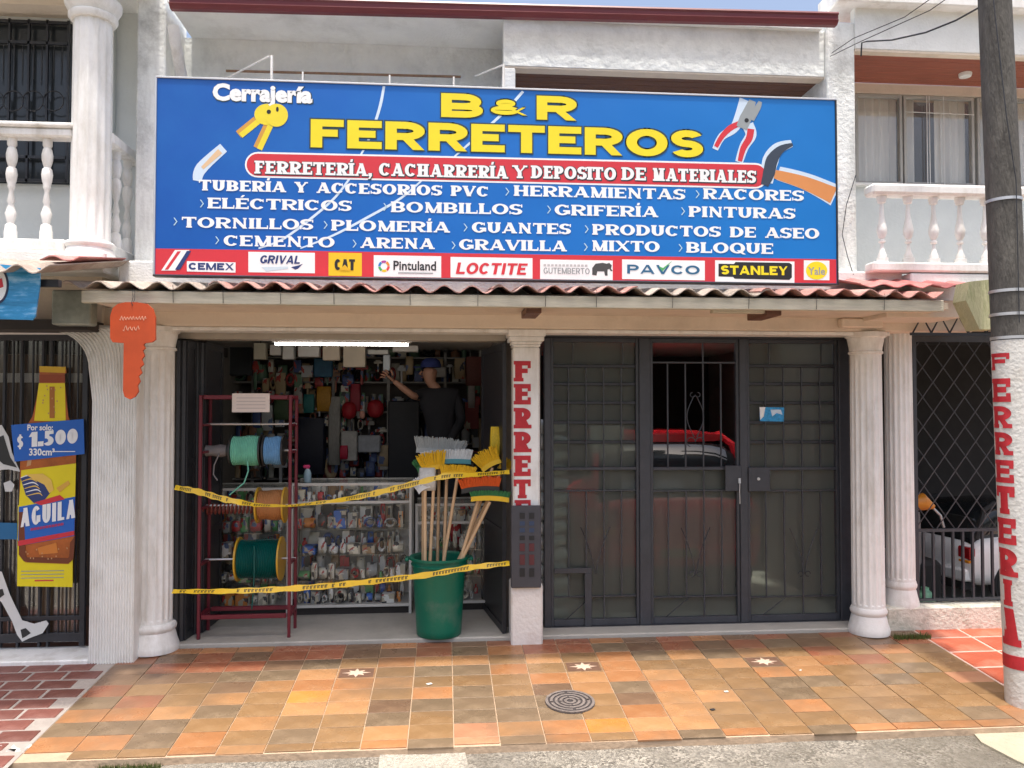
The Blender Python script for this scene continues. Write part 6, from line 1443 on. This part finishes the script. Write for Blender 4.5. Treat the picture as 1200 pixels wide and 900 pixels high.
# ---- glass counters
shelf_glass = glass_mat("shelf_glass", .12)
def counter(lab, x0, x1, yf, px_top, px_bot, where, seed, depth=.45, dense=1.0, shelves=3, hero=False):
    Z1 = P((x0+x1)/2, px_top, yf).z; Z0 = FZ+.06; X0, X1 = PX(x0, yf), PX(x1, yf)
    t = thing("display_counter", lab, "counter", ((X0+X1)/2, yf, FZ)); f = .022
    Zk = Z1 - .17                                     # upper glazed drawer row
    al = alu if 'frame_alu' not in MATS else MATS['frame_alu']
    fm = MATS.get('painted_alu') or mat('painted_alu', (.60, .59, .56), .4, var=.06)
    for xa in (X0, X1-f):
        for ya in (yf, yf+depth-f): box("frame_post", fm, t, xa, xa+f, ya, ya+f, FZ, Z1-f-.001, .002)
    for za in (Z0, Zk, Z1-f):
        box("frame_rail", fm, t, X0+(f+.001 if za < Z1-f else 0), X1-(f+.001 if za < Z1-f else 0), yf-.001, yf+f, za, za+f, .002)
    box("frame_rail", fm, t, X0, X1, yf+depth-f, yf+depth, Z1-f, Z1, .002)
    box("base", dark, t, X0+f+.001, X1-f-.001, yf+.03, yf+depth-.03, FZ, Z0-.001)
    box("floor_board", room_white, t, X0+f, X1-f, yf+.023, yf+depth-.023, Z0, Z0+.012)
    box("back_board", white2, t, X0+f, X1-f, yf+depth-.022, yf+depth-.012, Z0+.013, Z1-f-.002)
    box("front_glass", glass_clear, t, X0+f, X1-f, yf+.008, yf+.012, Z0+f+.001, Zk-.001); box("upper_glass", glass_clear, t, X0+f, X1-f, yf+.008, yf+.012, Zk+f+.001, Z1-f-.001)
    box("top_glass", shelf_glass, t, X0+.001, X1-.001, yf+f+.001, yf+depth-f-.001, Z1-.008, Z1-.002)
    zz_ = [Z0+.012] + [Z0 + (Zk-Z0)*i/shelves for i in range(1, shelves)] + [Zk+.01]
    for z in zz_[1:]: box("shelf", shelf_glass, t, X0+f+.001, X1-f-.001, yf+.04, yf+depth-.024, z-.006, z)
    r2 = random.Random(seed)
    for li, z in enumerate(zz_):
        zt = zz_[li+1]-.015 if li+1 < len(zz_) else Z1-.03; hm = zt-z-.01
        nm = ["bottom", "second", "third", "fourth", "upper"][li] if li < len(zz_)-1 else "upper"
        lb_ = "on the %s shelf of %s" % (nm, where)
        for row in (0, 1):
            yc = yf+.12+row*.17; x = X0+f+.02
            while x < X1-f-.05:
                w_ = r2.choice([.03, .04, .05, .06, .08, .11]); k = r2.choice(['box', 'box', 'box', 'bag', 'bottle', 'can', 'coil', 'bag'])
                h_ = hm*(r2.uniform(.35, .8) if row == 0 else r2.uniform(.75, .98)); 
                if k in ('can', 'bottle', 'coil'): h_ = min(h_, w_*2.0)
                if x+w_ > X1-f-.01: break
                good(k, x+w_/2, yc, z+.0005, w_*.95, min(.12, w_*1.1), h_, CARTONS, lb_ + (", front " if row == 0 else ", back ") + ("left" if x < X0+(X1-X0)*.33 else "centre" if x < X0+(X1-X0)*.66 else "right"), "goods on the %s shelf of %s" % (nm, where), rz=r2.uniform(-.12, .12) if k == 'box' else 0)
                x += w_ + r2.uniform(0, .012 if row == 0 else .004)
    return t, X0, X1, zz_
CY = 6.58
counter("middle glass display counter packed with small boxed goods", 341, 483, CY, 566, 715, "the middle glass counter", 21, shelves=4)
counter("left glass display counter behind the red spool rack", 236, 340, CY, 572, 715, "the left glass counter", 22, shelves=4)
counter("right glass display counter behind the green bin", 487, 572, CY+.05, 590, 715, "the right glass counter", 23, shelves=3)
# spray bottle on the middle counter
sbz = P(360, 566, CY+.2).z
sp = thing("spray_bottle", "clear spray bottle with a pink trigger standing on the middle counter", "bottle", (PX(361, CY+.2), CY+.2, sbz))
cxp = PX(361, CY+.2)
MB().lathe(cxp, CY+.2, [(.028, sbz), (.032, sbz+.01), (.032, sbz+.08), (.02, sbz+.11), (.012, sbz+.12)], 18).build("bottle_body", mat("pale_blue_plastic", (.35, .5, .6), .2), sp, smooth=50)
MB().box(cxp-.035, cxp+.02, CY+.185, CY+.215, sbz+.125, sbz+.15, .006).box(cxp-.012, cxp+.012, CY+.19, CY+.21, sbz+.112, sbz+.1245).build("trigger", flat("pink_plastic", (.7, .05, .2), .3), sp)
# ---- red spool rack
rkm = mat("red_rack_paint", (.14, .01, .022), .4, var=.15)
rk = thing("spool_rack", "dark red metal rack holding rope and wire spools at the shop entrance", "rack", (PX(288, 6.0), 6.0, FZ))
RY = 5.97; rx0, rx1 = PX(233, RY), PX(342, RY); rzt = P(288, 463, RY).z; rzb = P(288, 722, RY).z
for y in (RY, RY+.24):
    box("post", rkm, rk, rx0, rx0+.022, y, y+.022, FZ, rzt, .003); box("post", rkm, rk, rx1-.022, rx1, y, y+.022, FZ, rzt, .003)
    box("rail", rkm, rk, rx0+.031, rx1-.031, y, y+.03, rzt-.03, rzt, .003); box("rail", rkm, rk, rx0+.031, rx1-.031, y, y+.03, rzb-.02, rzb+.01, .003)
for x in (rx0, rx1-.03): box("side_rail", rkm, rk, x, x+.03, RY+.031, RY+.239, rzt-.03, rzt, .003); box("side_rail", rkm, rk, x, x+.03, RY+.031, RY+.239, rzb-.02, rzb+.01, .003)
rodz = [P(288, y, RY+.2).z for y in (497, 528, 592, 655)]
for z in rodz: MB().tube([(rx0+.0, RY+.2, z), (rx1, RY+.2, z)], .008, 8).build("rod", alu, rk)
for z in rodz:
    for x in (rx0, rx1-.03): box("rod_bracket", rkm, rk, x+.001, x+.029, RY+.031, RY+.2, z-.012, z+.004)
def spool(lab, x0, x1, z, R, fl_m, m, ridges=True, FR=None):
    X0, X1 = PX(x0, RY+.2), PX(x1, RY+.2); t = thing("spool", lab, "spool", ((X0+X1)/2, RY+.2, z-R)); FR = FR or R*1.06
    for xa, xb in ((X0, X0+.012), (X1-.012, X1)): MB().disc_x(xa, xb, RY+.2, z, FR, 32, ri=.012).build("flange", fl_m, t, smooth=40, fix=True)
    mb = MB(); nturn = max(5, int((X1-X0-.026)/.012)); n_ = 30; prof = []
    for i in range(nturn*4+1):
        u = i/(nturn*4); prof.append((X0+.013+(X1-X0-.026)*u, R*(.93+.05*abs(sin(pi*u*nturn)))-.004*sin(u*7)))
    for x, r in prof:
        for k in range(n_): a = 2*pi*k/n_; mb.v.append(Vector((x, RY+.2+r*cos(a), z+r*sin(a))))
    for i in range(len(prof)-1):
        for k in range(n_): mb.f.append((i*n_+k, i*n_+(k+1) % n_, (i+1)*n_+(k+1) % n_, (i+1)*n_+k))
    mb.f.append(tuple(range(n_))); mb.f.append(tuple((len(prof)-1)*n_+k for k in range(n_))); mb.build("winding", m, t, smooth=60, fix=True); return t
sY = RY+.2
z1_ = rodz[1]
blackp = flat("black_plastic_flange", (.02, .02, .02), .4); yelp = flat("yellow_plastic_flange", (.62, .36, .03), .4)
spool("spool of mint green rope on the upper rod of the red rack", 272, 308, z1_, .115, blackp, mat("mint_rope", (.17, .52, .38), .7, var=.15, scale=20))
spool("narrower spool of light blue rope beside the mint one", 310, 334, z1_, .11, blackp, mat("light_blue_rope", (.14, .33, .58), .7, var=.15, scale=20))
spool("thin grey half used spool at the left of the upper rod", 240, 269, z1_, .045, blackp, mat("grey_wire", (.24, .22, .22), .6), FR=.055)
spool("spool of copper orange cord with yellow rims on the middle rod", 303, 336, rodz[2], .115, yelp, mat("copper_cord", (.46, .20, .07), .55, var=.12), FR=.135)
spool("large spool of dark green hose with yellow rims on the low rod", 281, 332, rodz[3], .15, yelp, mat("dark_green_hose", (.0, .085, .075), .25, var=.15), FR=.165)
# chains hung on the middle rod
chm = mat("red_brown_chain", (.22, .045, .03), .4, var=.3, scale=30)
for i in range(13):
    x = PX(241+i*4.6, sY); zc_ = rodz[2]; pts = [(x+.006*sin(a*1), sY+.028*cos(a), zc_-.026+.036*sin(a)) for a in [2*pi*j/14 for j in range(15)]]
    o = MB().tube(pts, .006, 6, caps=False).build("chain_loop", chm); tag(o, "red brown loop of wire hanging on the middle rod of the red rack", "wire", "red brown loops on the middle rod")
for pts, m, lab in (([P(290, 540, sY-.12), P(291, 552, sY-.14), P(286, 566, sY-.15), P(276, 574, sY-.15), P(269, 580, sY-.14)], MATS["mint_rope"], "loose end of mint rope hanging from its spool"),
                    ([P(257, 532, sY-.05), P(251, 545, sY-.06), P(250, 556, sY-.06), P(255, 563, sY-.06)], MATS["grey_wire"], "pale wire end hanging from the thin grey spool"),
                    ([P(298, 640, sY-.15), P(298, 670, sY-.165), P(297, 690, sY-.16), P(295, 714, sY-.16)], MATS["dark_green_hose"], "dark green hose end hanging from the large spool")):
    o = MB().tube(pts, .0055, 7).build("rope_end", m, smooth=60); tag(o, lab, "rope")
# paper notice
nt_ = MB().box(PX(272, RY-.012), PX(316, RY-.012), RY-.014, RY-.011, P(294, 483, RY).z, P(294, 461, RY).z).build("paper_notice", flat("notice_paper", (.74, .66, .62), .8)); tag(nt_, "blank looking white paper notice taped to the top of the red rack", "notice")
for y in (466, 470, 474, 478): MB().box(PX(277, RY-.016), PX(311, RY-.016), RY-.0150, RY-.0142, P(294, y+.7, RY).z, P(294, y, RY).z).build("faint_line", flat("faint_grey_print", (.45, .4, .4)), nt_)
# orange foam and stick at the left door
of = MB().tube([P(241, 412, 6.3), P(243, 440, 6.3), P(240, 480, 6.3)], [.012, .028, .018], 10).build("orange_float", mat("orange_red_plastic", (.6, .08, .02), .5), None, smooth=60); tag(of, "orange red long float hanging beside the left door leaf", "tool")
ps = MB().tube([P(234, 420, 6.25), P(233.5, 500, 6.25), P(232, 560, 6.25), (P(231, 600, 6.25).x, 6.25, FZ)], .012, 8).build("pale_pole", pale_wood); tag(ps, "pale wooden pole standing beside the left door leaf", "pole")
ofh = MB().tube([P(241, 409, 6.3), (P(241, 409, 6.3).x, 6.3, 2.22)], .003, 5).build("string", iron, of)

# ---- green bin with brooms
BY = 5.98; bx = PX(515, BY); brz0 = FZ; brz1 = P(515, 656, BY-.15).z
bn = thing("green_bin", "green plastic bin full of upturned broomsticks", "bin", (bx, BY, FZ))
gp = dirt(mat("green_bin_plastic", (.0, .14, .085), .38, var=.08, scale=5, bump=.08), (.16, .2, .17), .35, 4, .52, .7)
R0, R1 = .165, .202
mb = MB(); mb.lathe(bx, BY, [(R0-.01, FZ), (R0, FZ+.01), (R0+.003, FZ+.05), (R1-.006, brz1-.07), (R1-.004, brz1-.062), (R1+.006, brz1-.06), (R1+.006, brz1-.05), (R1, brz1-.045), (R1+.002, brz1-.02), (R1+.018, brz1-.016), (R1+.02, brz1), (R1+.006, brz1+.002), (R1-.01, brz1-.01), (R1-.014, brz1-.05), (R0-.006, FZ+.02)], 44); mb.build("body", gp, bn, smooth=45, fix=True)
for sx in (-1, 1): box("handle", gp, bn, bx+sx*(R1+.018), bx+sx*(R1+.05), BY-.05, BY+.05, brz1-.03, brz1-.005, .008)
def broom(lab, foot, top_px, Yt, head):
    """stick from inside the bin up to a head"""
    f = Vector((bx+foot[0], BY+foot[1], FZ+.03)); tp = P(*top_px, Yt)
    t = thing("broom", lab, "broom", tuple(f)); MB().tube([f, f.lerp(tp, .5), tp], .0125, 8).build("handle", pale_wood, t, smooth=60)
    kind, c1, c2, wd, ht, rot = head
    d = (tp-f).normalized(); m1 = MATS.get("broom_"+c1[0]) or flat("broom_"+c1[0], c1[1], .45); m2 = MATS.get("bristle_"+c2[0]) or mat("bristle_"+c2[0], c2[1], .8, var=.35, scale=60, stretch=(6, 6, .4))
    n_ = 12; hb_, br_ = MB(), MB(); ux = Vector((cos(rot), 0, sin(rot))); uz = Vector((-sin(rot), 0, cos(rot))); uy = Vector((0, 1, 0))
    def bx3(mb, a0, a1, b0, b1, c0, c1, fl=1.0, cur=0.0):
        vs = []
        for i in range(n_+1):
            t_ = i/n_; x = a0+(a1-a0)*t_; k = cur*(1-(2*t_-1)**2)
            for (y, z) in ((b0, c0), (b1, c0), (b1, c1), (b0, c1)):
                s_ = fl if z == c1 else 1.0; vs.append(tp + ux*(x*s_) + uy*y + uz*(z+k))
        fs = [(0, 1, 2, 3)[::-1]] + [tuple(n_*4+q for q in (0, 1, 2, 3))]
        for i in range(n_):
            for q in range(4): fs.append((i*4+q, i*4+(q+1) % 4, (i+1)*4+(q+1) % 4, (i+1)*4+q))
        mb.add(vs, fs)
    bx3(hb_, -wd/2, wd/2, -.025, .025, 0, .035, cur=.012); hb_.build("head", m1, t, fix=True)
    # bristles: many thin tufts
    nt2 = int(wd/.0065)
    for i in range(nt2):
        for j in range(3):
            x = (-wd/2+wd*(i+.5)/nt2); y = -.018+.018*j; t_ = (i+.5)/nt2; k = .012*(1-(2*t_-1)**2)
            lean_ = (2*t_-1)*ht*.30+rg.uniform(-.004, .004); a = tp+ux*x+uy*y+uz*(.034+k); b = a+uz*ht*rg.uniform(.78, 1.1)+ux*lean_+uy*rg.uniform(-.008, .008)
            br_.tube([a, b], [.0032, .0042], 4)
    br_.build("bristles", m2, t); return t
W_ = ("white", (.7, .72, .72)); YL = ("yellow", (.80, .50, .02)); TL = ("teal", (.08, .30, .34)); OR = ("orange", (.75, .13, .02)); GN = ("green", (.05, .22, .08)); GY2 = ("grey", (.42, .44, .43)); BK = ("black", (.03, .03, .03))
broom("white bristled broom, its wide head uppermost and furthest back in the bin", (-.02, .05), (515, 533), 6.15, ('b', GY2, GY2, .36, .085, radians(-6)))
broom("white bristled broom with a wide head just in front of the grey one", (.02, 0), (524, 545), 6.05, ('b', TL, W_, .36, .07, radians(2)))
broom("broom with a yellow wrapped head at the left of the bunch", (-.09, .0), (509, 552), 6.02, ('b', YL, YL, .17, .10, radians(12)))
broom("broom with a low yellow head in the middle of the bunch", (-.05, -.06), (536, 560), 5.95, ('b', YL, YL, .25, .05, radians(-4)))
broom("broom with a yellow fluffy head leaning out to the upper right", (-.02, .02), (577, 548), 6.0, ('b', YL, YL, .16, .10, radians(28)))
broom("broom with a flat orange head facing right above the green brush", (0.0, -.08), (563, 577), 5.9, ('b', BK, OR, .28, .07, radians(3)))
broom("broom with a flat dark green head at the right of the bunch", (-.09, -.06), (574, 588), 5.88, ('b', YL, GN, .28, .04, radians(-2)))
broom("broom with a dark green head peeking out left of the yellow wrapping", (-.12, .04), (496, 552), 6.1, ('b', GN, GN, .08, .06, radians(20)))
broom("bare looking broomstick leaning left with a small white brush", (-.10, -.04), (498, 575), 6.0, ('b', W_, W_, .10, .07, radians(30)))
broom("broom whose stick leans far right with a small yellow block", (-.10, .06), (588, 552), 6.05, ('b', YL, YL, .08, .06, radians(-35)))
dst = MB()
o = hang("yellow_duster", "fluffy yellow upright duster at the top right of the broom bunch", "brush", (574, 500, 591, 542), 6.1, .07, (.75, .52, .02), bag=True)
MB().tube([Vector((0, 0, 0)), Vector((0.0, 0, .1))], .05, 6)
clear_bag = mat("clear_plastic_wrap", (.55, .55, .52), .25, var=.2)
o = hang("plastic_wrap", "crumpled clear plastic wrapping hanging left of the brooms", "bag", (490, 548, 512, 575), 6.0, .08, (.4, .4, .38), bag=True, m=clear_bag)

# ---- caution tape
tape_y = mat("yellow_caution_tape", (.78, .50, .02), .35, var=.1, scale=10)
def tape(lab, pts, wd, seed):
    t = thing("caution_tape", lab, "tape", tuple(P(*pts[0][:2], pts[0][2]))); r3 = random.Random(seed)
    W3 = [P(x, y, Y) for x, y, Y, _a in pts]; fine = []; tw = []
    for i in range(len(W3)-1):
        for j in range(14):
            u = j/14; fine.append(W3[i].lerp(W3[i+1], u*u*(3-2*u) if False else u)); tw.append(pts[i][3]*(1-u)+pts[i+1][3]*u)
    fine.append(W3[-1]); tw.append(pts[-1][3])
    for _ in range(8): fine = [fine[0]] + [(fine[i-1]+fine[i]*2+fine[i+1])/4 for i in range(1, len(fine)-1)] + [fine[-1]]
    mb = MB(); mk = MB()
    for i, p in enumerate(fine):
        a = tw[i]; up = Vector((0, sin(a), cos(a)))*wd/2; up *= (1+.15*sin(i*.9+seed)); mb.v += [p-up, p+up]
    n_ = len(fine); mb.f = [(2*i, 2*i+2, 2*i+3, 2*i+1) for i in range(n_-1)]; mb.build("ribbon", tape_y, t, smooth=60)
    for i in range(2, n_-2):
        if (i//6) % 3 == 2 or r3.random() < .2: continue
        a, b = fine[i], fine[i+1]; off = Vector((0, -.0015, 0)); u_ = lambda k, q: (Vector((0, sin(tw[k]), cos(tw[k])))*wd/2)*q
        for (s0, s1, q0, q1) in ((.1, .35, -.55, .55), (.45, .6, -.55, .55), (.6, .85, .25, .55)):
            A = a.lerp(b, s0); B = a.lerp(b, s1); mk.add([A+u_(i, q0)+off, B+u_(i, q0)+off, B+u_(i, q1)+off, A+u_(i, q1)+off], [(0, 1, 2, 3)])
    mk.build("printed_marks", black, t, kind="stuff"); return t
T0 = 5.70
tape("upper yellow and black caution tape sagging across the shop entrance", [(205, 571, T0, .9), (232, 576, T0, .2), (262, 585, T0, .3), (300, 592, T0, 1.1), (340, 593, T0, 1.35), (400, 586, T0, .9), (440, 578, T0, .3), (480, 568, T0, .4), (520, 558, T0, .5), (560, 556, T0, .9), (597, 553, 5.78, .9)], .042, 1)
tape("lower yellow and black caution tape stretched across the entrance below the bin rim", [(202, 693, T0, 1.1), (260, 693, T0, .8), (320, 691, T0, .5), (380, 687, T0, .3), (440, 681, T0, .2), (500, 674, T0, .3), (550, 665, T0, .3), (597, 660, 5.76, .9)], .04, 2)


wb = MB().box(PX(692, 6.3), PX(731, 6.3), 6.3, 6.33, P(700, 531, 6.3).z, P(700, 499, 6.3).z, .004).build("reflection_board", white2)  # added board standing in for a pale reflection in the pane
tag(wb, "small white board added behind the left frosted gate pane in place of a pale reflection", "board")
box("stand", iron, wb, PX(711, 6.3), PX(713, 6.3), 6.331, 6.34, FZ, P(700, 505, 6.3).z)
# clean up helper marks
for o in bpy.data.objects:
    if '_o' in o: del o['_o']
